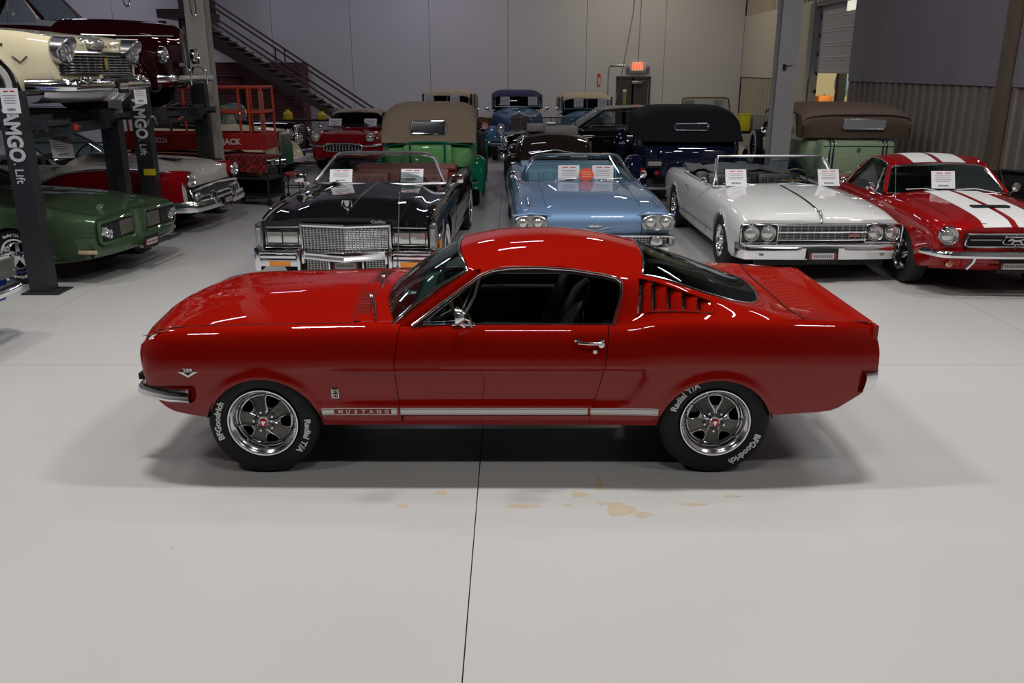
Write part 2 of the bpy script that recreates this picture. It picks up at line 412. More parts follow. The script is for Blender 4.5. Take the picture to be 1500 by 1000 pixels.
M().box((XR+0.16, y1d-0.02, 1.98), (0.20, 0.06, 3.96)).box((XR+0.16, y0d+0.02, 1.98), (0.20, 0.06, 3.96)).box((XR+0.16, (y0d+y1d)/2, 3.92), (0.20, y1d-y0d-0.1, 0.06)).build('door_jamb', noisy('jamb_grey', (0.22, 0.22, 0.24), (0.24, 0.24, 0.26), 3, 0.6, 0.02), sd, smooth=False)
M().box((XR+0.0, y1d+0.36, 1.98), (0.10, 0.62, 3.96)).build('door_casing', WALLW, sd, smooth=False)
for k in range(9):
    M().box((XR+0.22, y1d-0.08, 0.5+k*0.45), (0.05, 0.05, 0.09)).build('track_bracket', DARK, sd, smooth=False)
BR = noisy('annex_wall', (0.66, 0.60, 0.42), (0.7, 0.64, 0.46), 2, 0.7, 0.02)
struct(M().box((XR+3.4, 23.5, 2.5), (0.1, 11, 5.2)).box((XR+1.9, 28.0, 2.5), (3, 0.1, 5.2)).box((XR+1.9, 17.4, 2.5), (3, 0.1, 5.2)).box((XR+1.9, 23.5, 5.1), (3, 11, 0.1)).build('wall_annex', BR, smooth=False))
al = bpy.data.lights.new('annex_lamp', 'AREA'); al.energy = 240; al.size = 1.5; al.color = (1, 0.93, 0.72)
ao = bpy.data.objects.new('annex_lamp', al); COL.objects.link(ao); ao.location = (XR+1.9, 23.5, 4.9)
m = M().box((0, 0, 1.32), (0.5, 0.9, 0.06)).box((0, 0, 0.35), (0.5, 0.9, 0.05))
for sx in (-0.22, 0.22):
    for sy in (-0.42, 0.42): m.tube([(sx, sy, 0), (sx, sy, 1.7)], 0.025)
rk = root('storage_rack', 'orange steel rack seen through the half open roller door', 'rack', (9.15, 26.2, 0))
m.build('frame', nm('rack_orange', (0.75, 0.25, 0.03), 0.5), rk, smooth=False)
M().bbox((0, 0, 1.50), (0.4, 0.7, 0.30), 0.02).bbox((0, 0.1, 0.55), (0.4, 0.6, 0.3), 0.02).build('bin', nm('bin_orange', (0.7, 0.22, 0.04), 0.6), rk)
m = M().tube([(0, 0, 0), (0, 0, 1.6)], 0.03).sphere((0, 0, 2.0), 0.42, 14, (0.5, 0.8, 1.1)).box((0, 0, 0.03), (0.5, 0.5, 0.05))
t = root('covered_fan', 'blue wrapped pedestal shape beyond the roller door', 'cover', (9.75, 26.3, 0))
m.build('cover', noisy('blue_wrap', (0.12, 0.20, 0.32), (0.2, 0.3, 0.42), 12, 0.5, 0.3), t)
t = root('steel_post', 'dark post standing beyond the roller door', 'post', (9.45, 25.6, 0))
M().box((0, 0, 2.0), (0.22, 0.22, 4.0)).build('shaft', DARK, t, smooth=False); M().box((0, 0, 0.02), (0.4, 0.4, 0.04)).build('base_plate', DARK, t, smooth=False)

# steel columns
COLM = noisy('column_grey', (0.27, 0.262, 0.275), (0.29, 0.282, 0.29), 3, 0.6, 0.03)
def column(x, y, nm_, mat):
    m = M()
    m.box((x, y, 3.8), (0.014, 0.28, 7.6)).box((x, y-0.145, 3.8), (0.33, 0.018, 7.6)).box((x, y+0.145, 3.8), (0.33, 0.018, 7.6))
    o = struct(m.build(nm_, mat, smooth=False))
    M().box((x, y, 0.01), (0.42, 0.42, 0.02)).build('base_plate', mat, o, smooth=False)
    for sx in (-1, 1):
        for sy in (-1, 1): M().lathe([(0.016, 0.02), (0.016, 0.05), (0.0, 0.05)], 6, 'z', (x+sx*0.17, y+sy*0.17, 0)).build('anchor_bolt', SATIN, o)
    return o
c2 = column(4.66, 15.3, 'trim_3', COLM)
M().box((4.60, 15.13, 2.43), (0.05, 0.05, 0.09)).tube([(4.62, 15.13, 2.44), (4.74, 15.13, 2.46)], 0.006).build('column_switch', DARK, c2, smooth=False)
COLW = noisy('column_pale', (0.33, 0.31, 0.28), (0.36, 0.34, 0.31), 3, 0.6, 0.03)
c1 = column(-5.36, 15.55, 'trim_2', COLW)
M().box((-5.40, 15.38, 2.50), (0.10, 0.012, 0.012)).build('column_screw', DARK, c1, smooth=False)

# exit door in the back wall
BRZ = noisy('bronze_door', (0.055, 0.045, 0.04), (0.065, 0.052, 0.045), 4, 0.45, 0.02)
d1 = struct(M().box((3.99, YB-0.03, 1.06), (0.05, 0.10, 2.12)).box((4.01, YB-0.03, 2.14), (1.14, 0.10, 0.07)).box((3.99-0.0+0, YB-0.03, 1.06), (0.05, 0.10, 2.12)).build('door_1', BRZ, smooth=False))
DX = 3.99
M().box((DX-0.505, YB-0.03, 1.06), (0.06, 0.10, 2.14)).box((DX+0.555, YB-0.03, 1.06), (0.06, 0.10, 2.14)).build('door_frame', BRZ, d1, smooth=False)
lf = M().box((DX+0.02, YB-0.02, 1.05), (0.97, 0.05, 2.06)).build('door_leaf', nm('door_leaf_brown', (0.06, 0.047, 0.042), 0.4), d1, smooth=False)
M().bbox((DX+0.13, YB-0.10, 1.98), (0.34, 0.08, 0.10), 0.01).tube([(DX+0.28, YB-0.12, 2.02), (DX+0.42, YB-0.08, 2.05)], 0.012).build('door_closer', SATIN, d1)
M().box((DX-0.26, YB-0.055, 1.45), (0.11, 0.02, 0.62)).build('push_plate', nm('brass_plate', (0.55, 0.45, 0.22), 0.3, 0.9), d1, smooth=False)
M().box((DX-0.26, YB-0.065, 1.72), (0.12, 0.02, 0.07)).build('notice', PAPER, d1, smooth=False)

# exit sign with its conduit
es_ = root('exit_sign', 'lit red EXIT sign with twin lamps above the brown back door', 'exit sign', (4.13, YB-0.04, 2.48))
M().bbox((0, 0, 0), (0.36, 0.07, 0.26), 0.02).build('housing', nm('sign_housing', (0.6, 0.35, 0.25), 0.5, emit=(1, 0.40, 0.22), es=0.55), es_)
put_text('EXIT', 0.24, (0, -0.038, 0), (1, 0, 0), (0, 0, 1), nm('sign_red', (0.8, 0.02, 0.01), 0.5, emit=(1, 0.05, 0.02), es=1.6), es_, 0.004, 0.004, 0.72)
M().box((0, 0.01, -0.16), (0.56, 0.06, 0.09)).build('battery_box', SATIN, es_, smooth=False)
for sx in (-1, 1):
    M().sphere((sx*0.33, -0.05, -0.04), 0.075, 12, (1, 0.8, 1)).tube([(sx*0.27, 0, -0.12), (sx*0.33, -0.03, -0.06)], 0.02).build('emergency_lamp', nm('lamp_grey', (0.25, 0.24, 0.25), 0.4), es_)
t = tag(M().tube([(-0.95+4.13, YB-0.03, 0.2), (-0.95+4.13, YB-0.03, 2.42), (-0.88+4.13, YB-0.03, 2.52), (3.72, YB-0.03, 2.52)], 0.014).build('conduit', SATIN), 'thin grey conduit bending from the exit sign down the back wall', 'conduit')
tag(M().tube([(4.14, YB-0.03, 2.62), (4.20, YB-0.03, 7.3)], 0.011).build('conduit', SATIN), 'straight thin conduit rising from the top of the exit sign', 'conduit')
tag(M().tube([(3.36, YB-0.09, 0.9), (3.62, YB-0.09, 2.3), (3.92, YB-0.09, 4.2), (4.0, YB-0.09, 7.3)], 0.012).build('hanging_wire', SATIN), 'slanting loose wire hanging down the back wall left of the exit sign', 'wire')
t = root('wall_notice', 'small red and white upright notice on the back wall left of the exit door', 'sign', (2.87, YB-0.02, 2.04))
M().box((0, 0, 0), (0.10, 0.02, 0.34)).build('plate', REDINK, t, smooth=False); M().box((0, -0.012, -0.02), (0.045, 0.01, 0.22)).build('panel', PAPER, t, smooth=False)
M().box((0, 0.0, 0.20), (0.07, 0.02, 0.03)).build('header', REDINK, t, smooth=False)

# brick enclosure under the stairs
def brick_mat():
    m = bpy.data.materials.new('brickwork'); m.use_nodes = True; nt = m.node_tree; b = nt.nodes['Principled BSDF']
    tc = nt.nodes.new('ShaderNodeTexCoord'); mp = nt.nodes.new('ShaderNodeMapping'); mp.inputs['Rotation'].default_value = (R(90), 0, 0)
    br = nt.nodes.new('ShaderNodeTexBrick'); br.inputs['Scale'].default_value = 1.0
    br.inputs['Brick Width'].default_value = 0.42; br.inputs['Row Height'].default_value = 0.10; br.inputs['Mortar Size'].default_value = 0.010
    br.inputs['Color1'].default_value = (0.085, 0.018, 0.018, 1); br.inputs['Color2'].default_value = (0.13, 0.03, 0.028, 1); br.inputs['Mortar'].default_value = (0.12, 0.09, 0.09, 1)
    nt.links.new(tc.outputs['Object'], mp.inputs['Vector']); nt.links.new(mp.outputs[0], br.inputs['Vector']); nt.links.new(br.outputs['Color'], b.inputs['Base Color'])
    bp = nt.nodes.new('ShaderNodeBump'); bp.inputs['Strength'].default_value = 0.6; bp.inputs['Distance'].default_value = 0.01; bp.invert = True
    nt.links.new(br.outputs['Fac'], bp.inputs['Height']); nt.links.new(bp.outputs['Normal'], b.inputs['Normal'])
    b.inputs['Roughness'].default_value = 0.85
    return m
struct(M().box((-8.9, 28.9, 1.3), (4.4, 1.0, 2.6)).build('wall_brick', brick_mat(), smooth=False))
t = root('pipe_frame', 'black pipe frame standing before the brick wall', 'frame', (-9.2, 28.2, 0))
M().tube([(-0.9, 0, 0), (-0.9, 0, 2.15), (0.65, 0, 2.15), (0.65, 0, 0)], 0.06).build('pipe', DARK, t)
# stairs
STM = noisy('stair_brown', (0.052, 0.038, 0.035), (0.065, 0.048, 0.042), 3, 0.5, 0.02)
def stair():
    t = root('staircase', 'dark brown steel staircase rising leftwards along the back wall', 'staircase')
    sl = 0.6625
    xb, zb_, xt = -4.15, 0.083, -9.9
    def Z(x): return zb_+(xb-x)*sl
    for y, nme in ((27.0, 'stringer'), (28.1, 'stringer')):
        poly = [(xb+0.30, 0.0), (xt, Z(xt)-0.33), (xt, Z(xt)+0.12), (xb-0.05, 0.28)]
        M().prism([(a, b) for a, b in poly], (0, y, 0), (1, 0, 0), (0, 0, 1), (0, 0.05, 0)).build(nme, STM, t, smooth=False)
    n = 24
    for k in range(n):
        x = xb-0.10-k*(xb-xt-0.2)/n; z = Z(x)+0.12
        M().box((x, 27.57, z), (0.29, 1.06, 0.04)).build('tread', noisy('tread_steel', (0.09, 0.075, 0.07), (0.14, 0.12, 0.11), 6, 0.5, 0.05), t, smooth=False)
    for y in (27.03, 28.12):
        for dz in (0.50, 0.96):
            M().tube([(xb-0.25, y, Z(xb-0.25)+dz), (xt, y, Z(xt)+dz)], 0.030).build('handrail', STM, t)
        for x in (-4.45, -7.1, -9.7):
            M().tube([(x, y, Z(x)+0.1), (x, y, Z(x)+0.96)], 0.024).build('baluster', STM, t)
stair()
t = [o for o in COL.objects if o.name.startswith('staircase')][0]
M().box((-9.9, 28.0, 3.95), (1.0, 2.6, 0.25)).build('landing_deck', STM, t, smooth=False)
for x in (-10.3, -9.6): M().box((x, 26.8, 1.9), (0.16, 0.2, 3.7)).build('landing_post', STM, t, smooth=False)
M().box((-9.95, 28.9, 5.3), (0.9, 0.8, 2.4)).build('closet', noisy('closet_dark', (0.03, 0.03, 0.035), (0.04, 0.04, 0.045), 3, 0.7, 0.02), t, smooth=False)
# ================================================================== HERO FASTBACK
def wheel_text(m, body, Rr, a0, h, y0, sx=1.0, depth=0.0012, bold=0.0, squash=1.0):
    """letters bent around a circle in the x-z plane (face towards +y); a0 = start angle, reading clockwise as seen from +y... """
    V, F = text_mesh(body, h, 0.0006, bold, 'LEFT')
    out = []
    for a, b, c in V:
        an = a0 + a*sx/Rr; r = Rr + b
        out.append((math.cos(an)*r, y0 + (c+0.0006)*depth/0.0006, math.sin(an)*r))
    m.add(out, F)
def tyre_prof(Ro, Rb, w, y=0):
    return [(Rb, y-w*0.36), (Rb+0.012, y-w*0.44), (lerp(Rb, Ro, .5), y-w*0.5), (Ro-0.03, y-w*0.47), (Ro-0.008, y-w*0.40), (Ro, y-w*0.33), (Ro, y), (Ro, y+w*0.33), (Ro-0.008, y+w*0.40), (Ro-0.03, y+w*0.47), (lerp(Rb, Ro, .5), y+w*0.5), (Rb+0.012, y+w*0.44), (Rb, y+w*0.36)]
def hero_wheel(car, x, side, hole0, texts):
    """side +1: outer face looks to +y. angles measured so that +x is the car's nose"""
    t = M().lathe(tyre_prof(0.338, 0.212, 0.215), 96).build('wheel', RUBBER, car, angle=35)
    t.location = (x, side*0.735, 0.338)
    if side < 0: t.rotation_euler = (0, 0, PI)
    # tread grooves
    m = M()
    for k in range(72):
        a = 2*PI*k/72
        for yy in (-0.05, 0.0, 0.05):
            m.box((math.cos(a)*0.339, yy, math.sin(a)*0.339), (0.006, 0.028, 0.010), (0, -a, 0))
    m.build('tread_block', RUBBER, t, smooth=False)['kind'] = 'stuff'
    yo = 0.104
    m = M().lathe([(0.214, yo-0.02), (0.217, yo-0.006), (0.215, yo+0.003), (0.208, yo+0.003), (0.203, yo-0.008), (0.196, yo-0.014), (0.186, yo-0.022), (0.178, yo-0.045), (0.172, yo-0.070), (0.165, yo-0.078), (0.160, yo-0.078)], 72)
    m.lathe([(0.160, yo-0.078), (0.157, yo-0.085), (0.170, yo-0.14), (0.178, -0.10)], 72)
    m.build('rim', nm('wheel_chrome', (0.86, 0.86, 0.88), 0.16, 1.0), t, angle=50)
    M().lathe([(0.19, -0.09), (0.06, -0.09), (0.0, -0.06)], 32).lathe([(0.0, -0.02), (0.125, -0.02), (0.125, -0.03), (0.0, -0.03)], 32).build('brake_drum', DARK, t)
    # five painted sectors between chrome-edged windows
    def P(a, r, y): return (math.cos(a)*r, y, math.sin(a)*r)
    def dish(r): return yo-0.045-0.028*(1-min(1, abs(r-0.09)/0.09))+0.0
    sp = M(); ch = M()
    H = R(19)
    for k in range(5):
        hc = hole0 + k*2*PI/5
        # chrome web between the window and the sector, narrow Y shape
        for s_ in (-1, 1):
            a_in = hc + s_*R(9); 
            pts = [P(hc+s_*R(3), 0.050, yo-0.030), P(hc+s_*R(6), 0.075, yo-0.040), P(hc+s_*R(15), 0.110, yo-0.052), P(hc+s_*R(17.5), 0.140, yo-0.060), P(hc+s_*R(15), 0.158, yo-0.066)]
            ch.tube(pts, [0.007, 0.0065, 0.0055, 0.005, 0.004], 6)
            pts = [P(hc+s_*R(14), 0.088, yo-0.050), P(hc+s_*R(22), 0.120, yo-0.058), P(hc+s_*R(20.5), 0.157, yo-0.066)]
        ch.tube([P(hc+q*R(15), 0.158, yo-0.068) for q in (-1, -.5, 0, .5, 1)], 0.004, 6)
        ch.tube([P(hc-R(11), 0.098, yo-0.052), P(hc, 0.088, yo-0.050), P(hc+R(11), 0.098, yo-0.052)], 0.005, 6)
        # solid dish part between the hub and the window
        poly = [P(hc+q*R(5), 0.03, yo-0.034) for q in (-1, 1)] + [P(hc+R(11), 0.098, yo-0.054), P(hc, 0.090, yo-0.054), P(hc-R(11), 0.098, yo-0.054)]
        n = len(ch.V); ch.V += poly; ch.F.append([n+i for i in range(len(poly))]); ch.mi.append(0)
        # grey sector
        cc = hc + PI/5
        rows = []
        for r in (0.030, 0.060, 0.090, 0.115, 0.140, 0.160):
            hw = {0.030: 30, 0.060: 27, 0.090: 23, 0.115: 19, 0.140: 18, 0.160: 20}[r]
            rows.append([P(cc+R(hw)*q, r, yo-0.036-0.030*((r-0.03)/0.13) - (0.004 if abs(q) < 1 else 0)) for q in (-1, -.7, -.35, 0, .35, .7, 1)])
        sp.shell(rows, 0.008, lambda p: Vector((p.x, p.y-5, p.z)))
        edge = [P(cc-R(22), 0.100, yo-0.052), P(cc-R(17.5), 0.140, yo-0.060), P(cc-R(16), 0.156, yo-0.065)] 
        ch.tube([P(cc+R(16)*q, 0.160, yo-0.066) for q in (-1, -.5, 0, .5, 1)], 0.0035, 6)
    sp.build('spoke_panel', ARGENT, t, angle=50)
    ch.build('spoke_edge', CHROME, t, angle=60)
    for k in range(5):
        a = hole0+PI/5+k*2*PI/5
        M().lathe([(0.011, yo-0.05), (0.011, yo-0.028), (0.007, yo-0.020), (0.0, yo-0.019)], 6, c=P(a, 0.062, 0)).build('lug_nut', CHROME, t)
    cp = M(); cp.lathe([(0.036, yo-0.045), (0.034, yo-0.014), (0.029, yo-0.008), (0.026, yo-0.010)], 32); cp.mat(1).lathe([(0.026, yo-0.010), (0.012, yo-0.006), (0, yo-0.005)], 32)
    cp.mat(0).prism([(-0.004, -0.017), (0.004, -0.017), (0.006, -0.003), (0.016, 0.004), (0.014, 0.010), (0.003, 0.008), (-0.002, 0.016), (-0.006, 0.007), (-0.016, 0.004), (-0.006, -0.003)], (0, yo-0.007, 0), (-1, 0, 0), (0, 0, 1), (0, 0.003, 0))
    cp.build('centre_cap', [CHROME, nm('cap_red', (0.5, 0.01, 0.01), 0.2, 0.2, 1)], t, angle=50)
    for body, a0, r, h, sx in texts:
        tm = M(); wheel_text(tm, body, r, a0, h, 0.1085, sx, 0.0022, 0.0014)
        tm.build('white_lettering', WHITE, t, smooth=False)
    return t

def build_hero():
    car = root('car', 'red 1960s fastback coupe with white side stripes, nearest car in the open floor', 'car', (-0.14, 5.656, 0), PI)
    # --- controlling curves (x forward, y left = towards the viewer, z up)
    zt = curve([(2.09, .845), (2.0, .885), (1.8, .915), (1.2, .930), (.8, .938), (.53, .936), (0, .945), (-.70, .945), (-.85, .950), (-.98, .975), (-1.2, .990), (-1.54, .985), (-2.0, .968), (-2.33, .945)])
    w = curve([(2.13, .730), (2.09, .775), (2.0, .815), (1.8, .845), (1.3, .862), (.5, .866), (-.7, .866), (-1.0, .876), (-1.3, .882), (-1.6, .875), (-1.9, .855), (-2.3, .805), (-2.37, .79)])
    kk = curve([(0, .925), (.06, .945), (.15, .958), (.35, .982), (.55, .996), (.625, 1.0), (.645, .999), (.75, .990), (.86, .972), (.92, .955), (.955, .94), (.985, .918), (1, .90)])
    def arch(x, xc, zc=0.283, r=0.350):
        d = abs(x-xc)
        return zc+math.sqrt(r*r-d*d) if d < r else 0
    zb0 = curve([(2.13, .56), (2.10, .49), (2.04, .435), (1.95, .405), (1.72, .365), (1.02, .312), (-1.02, .312), (-1.72, .388), (-2.09, .405), (-2.2, .47), (-2.33, .575)])
    def zb(x): return max(zb0(x), arch(x, 1.367), arch(x, -1.378))
    def S(x, z):
        z0 = .31; t = (z-z0)/(zt(x)-z0)
        y = w(x)*kk(max(0, min(1, t)))
        # recessed cove between the wheels
        xr = -0.97+(0.68-z)*0.52      # slanted rear end of the cove
        f = sm(xr-0.012, xr+0.035, x)*(1-sm(0.75, 1.25, x))*sm(.452, .478, z)*(1-sm(.672, .705, z))
        y -= 0.026*f
        # crease running under the cove end
        for xc in (1.367, -1.378):
            d = math.hypot(x-xc, z-0.283)
            if z > .30: y += 0.016*(1-sm(0.0, 0.075, d-0.350))*sm(0.34, 0.45, z)
        return y
    TS = [0, .03, .06, .1, .15, .2, .25, .3, .35, .4, .45, .5, .55, .58, .605, .625, .645, .67, .71, .76, .81, .86, .90, .93, .955, .975, .99, 1]
    def side_patch(name, xs, zlo=None, zhi=None, shF=None, shR=None, mats=RED, mirror=None, ts=None, th=0.012, off=0.0):
        """xs ordered front to back; shF(z), shR(z): x of the slanted front and rear edges"""
        P = []; n = len(xs)
        xf, xb = xs[0], xs[-1]
        for x in xs:
            lo = zlo(x) if zlo else zb(x); hi = zhi(x) if zhi else zt(x)
            row = []
            T = ts or [lo+(hi-lo)*q for q in lin(0, 1, 9)]
            for t in (TS if not ts else ts):
                # keep the crease rows at constant height
                zc = lerp(.31, zt(x), t) if not ts else lerp(lo, hi, t)
                if not ts: zc = max(lo, min(hi, zc)); 
                xx = x
                if shF and abs(x-xf) < 0.2: xx += (shF(zc)-xf)*(1-abs(x-xf)/0.2)
                if shR and abs(x-xb) < 0.2: xx += (shR(zc)-xb)*(1-abs(x-xb)/0.2)
                row.append((xx, S(xx, zc)+off, zc))
            P.append(row)
        return P
    # keep rows from collapsing: spread clamped rows by re-lerp between lo and hi
    def rows(lo, hi, x):
        z0, z1 = .31, zt(x); base = [lerp(z0, z1, t) for t in TS]
        a = (lo-z0)/(z1-z0)
        tc = .635
        out = []
        for t in TS:
            if a < tc: tt = (a+(tc-a)*(t/tc)) if t < tc else t
            else: tt = a+(1-a)*t
            out.append(lerp(z0, z1, tt))
        if hi is not None:
            out = [lo+(z-lo)*(hi-lo)/(z1-lo) for z in out]
        return out
    def patch(xs, lo=None, shF=None, shR=None):
        P = []
        for x in xs:
            l = lo(x) if lo else zb(x)
            row = []
            for z in rows(l, None, x):
                xx = x
                if shF and xs[0]-x < 0.2: xx += (shF(z)-xs[0])*(1-(xs[0]-x)/0.2)
                if shR and x-xs[-1] < 0.2: xx += (shR(z)-xs[-1])*(1-(x-xs[-1])/0.2)
                row.append((xx, S(xx, z), z))
            P.append(row)
        return P
    dF = curve([(.312, .525), (.45, .545), (.70, .563), (.85, .545), (.95, .527)])
    dR = curve([(.38, -.612), (.55, -.660), (.70, -.692), (.85, -.708), (.96, -.716)])
    g = .0022
    def axs(xc):
        out = [xc+0.3505, xc+0.3495]
        for k in range(1, 30): out.append(xc+0.350*math.cos(PI*k/30))
        return out+[xc-0.3495, xc-0.3505]
    fx = [2.13, 2.12, 2.10, 2.07, 2.03, 1.98, 1.93, 1.87, 1.80, 1.76] + axs(1.367) + [.96, .9, .84, .78, .72, .66, .60, .55]
    noseS = curve([(.40, 2.03), (.5, 2.06), (.62, 2.10), (.74, 2.13), (.80, 2.12), (.85, 2.06)])
    inn = lambda p: Vector((p.x*0.97, 0, 0.55))
    for mir, nme in ((None, ''), ('flip', '')):
        M().shell(patch(fx, None, noseS, lambda z: dF(z)+g), .012, inn).build('front_fender', RED, car, mirror=mir, angle=32)
        dx = lin(.55, -.70, 26)
        M().shell(patch(dx, lambda x: .386, lambda z: dF(z)-g, lambda z: dR(z)+g), .012, inn).build('door', RED, car, mirror=mir, angle=32)
        rx = lin(.525, -.612, 14)
        P = [[(x, S(x, z), z) for z in (.312, .325, .345, .365, .3815)] for x in rx]
        M().shell(P, .012, inn).build('rocker_panel', RED, car, mirror=mir, angle=32)
        qx = [-.70, -.76, -.82, -.86, -.875, -.89, -.905, -.92, -.935, -.95, -.965, -.98, -.99, -1.0, -1.01] + axs(-1.378)[0:] + [-1.76, -1.80, -1.86, -1.92, -1.98, -2.04, -2.09, -2.14, -2.19, -2.24, -2.28, -2.30]
        tailS = curve([(.55, -2.315), (.64, -2.352), (.76, -2.352), (.85, -2.335), (.93, -2.305), (.95, -2.29)])
        M().shell(patch(qx, lambda x: max(zb(x), .312 if x > -1.02 else 0), lambda z: dR(z)-g, tailS), .012, inn).build('quarter_panel', RED, car, mirror=mir, angle=32)
        # dark wheel housings
        for xc in (1.367, -1.378):
            m = M(); P = []
            for k in range(25):
                a = R(14)+R(152)*k/24; r = .36
                P.append([(xc+r*math.cos(a), y, .283+r*math.sin(a)) for y in (.38, .845)])
            m.shell(P, .01, lambda p: Vector((xc, p.y, .3+5)) if False else Vector((p.x, p.y, p.z+3))).build('wheel_housing', DARK, car, mirror=mir)
    # --- front top: fender tops, hood, cowl
    yS = lambda x: w(x)*.90
    zcr = curve([(2.20, .845), (2.16, .872), (2.08, .898), (1.9, .928), (1.5, .962), (1.0, .985), (.72, .985)])
    def ztop(x, y):
        ys = yS(min(x, 2.12)); u = min(1, abs(y)/ys)
        base = zt(min(x, 2.09)); c = zcr(x)
        z = c-(c-base)*(u**2.6)
        z += 0.012*(1-sm(.10, .22, abs(abs(y)-.0))) * (sm(.7, 1.1, x))*0.5
        return z
    hy = lambda x: curve([(2.2, .66), (1.9, .705), (1.2, .725), (.8, .730)])(x)
    tip = lambda y: 2.185-0.07*(abs(y)/.7)**2
    cowl = lambda y: .858-.045*(abs(y)/.73)**2
    for mir in (None, 'flip'):
        P = []
        for x in [2.12, 2.05, 1.95, 1.8, 1.6, 1.4, 1.2, 1.0, .9, .82, .76, .70, .64, .58, .53]:
            y0 = hy(x)+.003; y1 = yS(x)
            if x < .80: y0 = .700+0.0*x
            P.append([(x, lerp(y0, y1, q), ztop(x, lerp(y0, y1, q))*(1-q**6)+zt(min(x, 2.09))*q**6) for q in (0, .2, .4, .6, .8, 1)])
        M().shell(P, .012, inn).build('fender_top', RED, car, mirror=mir)
    P = []
    for q in lin(0, 1, 34):
        row = []
        for s_ in lin(-1, 1, 31):
            yy = s_*.73; x = lerp(tip(yy), cowl(yy)+.003, q); y = s_*hy(x)
            row.append((x, y, ztop(x, y) - (0.03*(1-min(1, q*34/1.5)) )))
        P.append(row)
    hood = M().shell(P, .015, inn).build('hood', RED, car)
    P = []
    for q in lin(0, 1, 8):
        P.append([(lerp(cowl(s_*.70)-.003, .50, q), s_*.70, ztop(max(.6, lerp(cowl(s_*.70), .53, q)), s_*.70)-.004*q) for s_ in lin(-1, 1, 21)])
    cw = M().shell(P, .012, inn).build('cowl', RED, car)
    for sg in (-1, 1):
        for k in range(14):
            y = sg*(.14+k*.034)
            M().bbox((.795-.02*(abs(y)/.7)**2, y, ztop(.78, y)+.0005), (.085, .009, .004), .002).build('cowl_slot', TRIMB, cw)
    # grille cavity, headlamp buckets, front face
    m = M().box((2.02, 0, .68), (.06, 1.30, .24)); m.build('grille_back', DARK, car, smooth=False)
    m = M()
    for k in range(9): m.box((2.06, 0, .60+k*.02), (.008, 1.05, .004))
    for k in range(27): m.box((2.06, -.52+k*.04, .68), (.008, .004, .18))
    m.build('grille', SATIN, car, smooth=False)
    m = M().tube([(2.10, -.55, .585), (2.11, .55, .585), (2.11, .57, .61), (2.12, .57, .76), (2.11, .54, .785), (2.11, -.54, .785), (2.12, -.57, .76), (2.11, -.57, .61)], .012, closed=True)
    m.build('grille_surround', CHROME, car)
    m = M().box((1.98, 0, .47), (.10, 1.40, .10)); m.bbox((2.03, 0, .50), (.06, 1.46, .05), .02); m.build('front_valance', RED, car)
    for s_ in (-1, 1):
        M().lathe([(.128, -.12), (.132, .03), (.118, .055), (.112, .04)], 32, 'x', (2.03, s_*.640, .69)).build('headlight_bucket', RED, car)
        h = M().lathe([(.112, 0), (.112, .045), (.098, .05), (.09, .03)], 32, 'x', (2.03, s_*.640, .69)).build('headlight_bezel', CHROME, car)
        M().lathe([(.095, .035), (.07, .055), (0, .065)], 24, 'x', (2.03, s_*.640, .69)).build('lens', LENS, h)
        M().bbox((2.02, s_*.665, .69), (.05, .19, .30), .02).build('headlight_panel', RED, car)
        M().lathe([(.035, 0), (.03, .02), (0, .025)], 16, 'x', (2.05, s_*.55, .43)).build('parking_lamp', AMBER, car)
    # --- front bumper (wraps the corner)
    pts = []
    for s_ in lin(-1, 1, 41):
        y = s_*.90; a = abs(s_)
        x = 2.19-.06*a**2-(.0 if a < .80 else .33*((a-.80)/.20)**1.5)
        y = math.copysign(min(abs(y), .845+.03*sm(.8, 1, a)), y) if a > .8 else y
        pts.append((x, y))
    P = []
    for x, y in pts:
        n_ = Vector((1, 0, 0)) if abs(y) < .70 else Vector((.8, math.copysign(.6, y), 0)).normalized()
        if abs(y) > .84: n_ = Vector((.15, math.copysign(1, y), 0)).normalized()
        row = []
        for dz, do in ((-.045, -.05), (-.05, -.02), (-.040, .004), (-.02, .018), (.0, .014), (.018, .012), (.035, .0), (.045, -.02), (.045, -.05)):
            tp = 1-.45*sm(.86, .9, abs(y))*0
            row.append((x+n_.x*do, y+n_.y*do, .525+dz*tp))
        P.append(row)
    M().shell(P, .004, lambda p: Vector((p.x-.3, 0, .525))).build('front_bumper', CHROME, car)
    for s_ in (-1, 1):
        M().bbox((2.20, s_*.42, .545), (.05, .07, .17), .025).build('bumper_guard', CHROME, car)
        M().box((2.12, s_*.5, .53), (.25, .06, .04)).build('bumper_bracket', DARK, car, smooth=False)
    # --- rear: light panel, bumper, valance
    M().box((-2.315, 0, .76), (.03, 1.56, .36)).build('tail_panel', RED, car, smooth=False)
    for s_ in (-1, 1):
        for k in range(3):
            f = M().bbox((-2.345, s_*(.50+k*.07), .76), (.04, .055, .19), .012).build('tail_lamp', TAIL, car)
            M().tube([(-2.355, s_*(.50+k*.07)+a, .76+b) for a, b in ((-.03, -.1), (.03, -.1), (.03, .1), (-.03, .1))], .005, 6, True).build('lamp_bezel', CHROME, f)
    M().lathe([(.09, 0), (.085, .02), (.05, .03), (0, .03)], 24, 'x', (-2.37, 0, .76)).build('fuel_cap', CHROME, car)
    M().box((-2.18, 0, .47), (.10, 1.30, .14)).build('rear_valance', RED, car, smooth=False)
    P = []
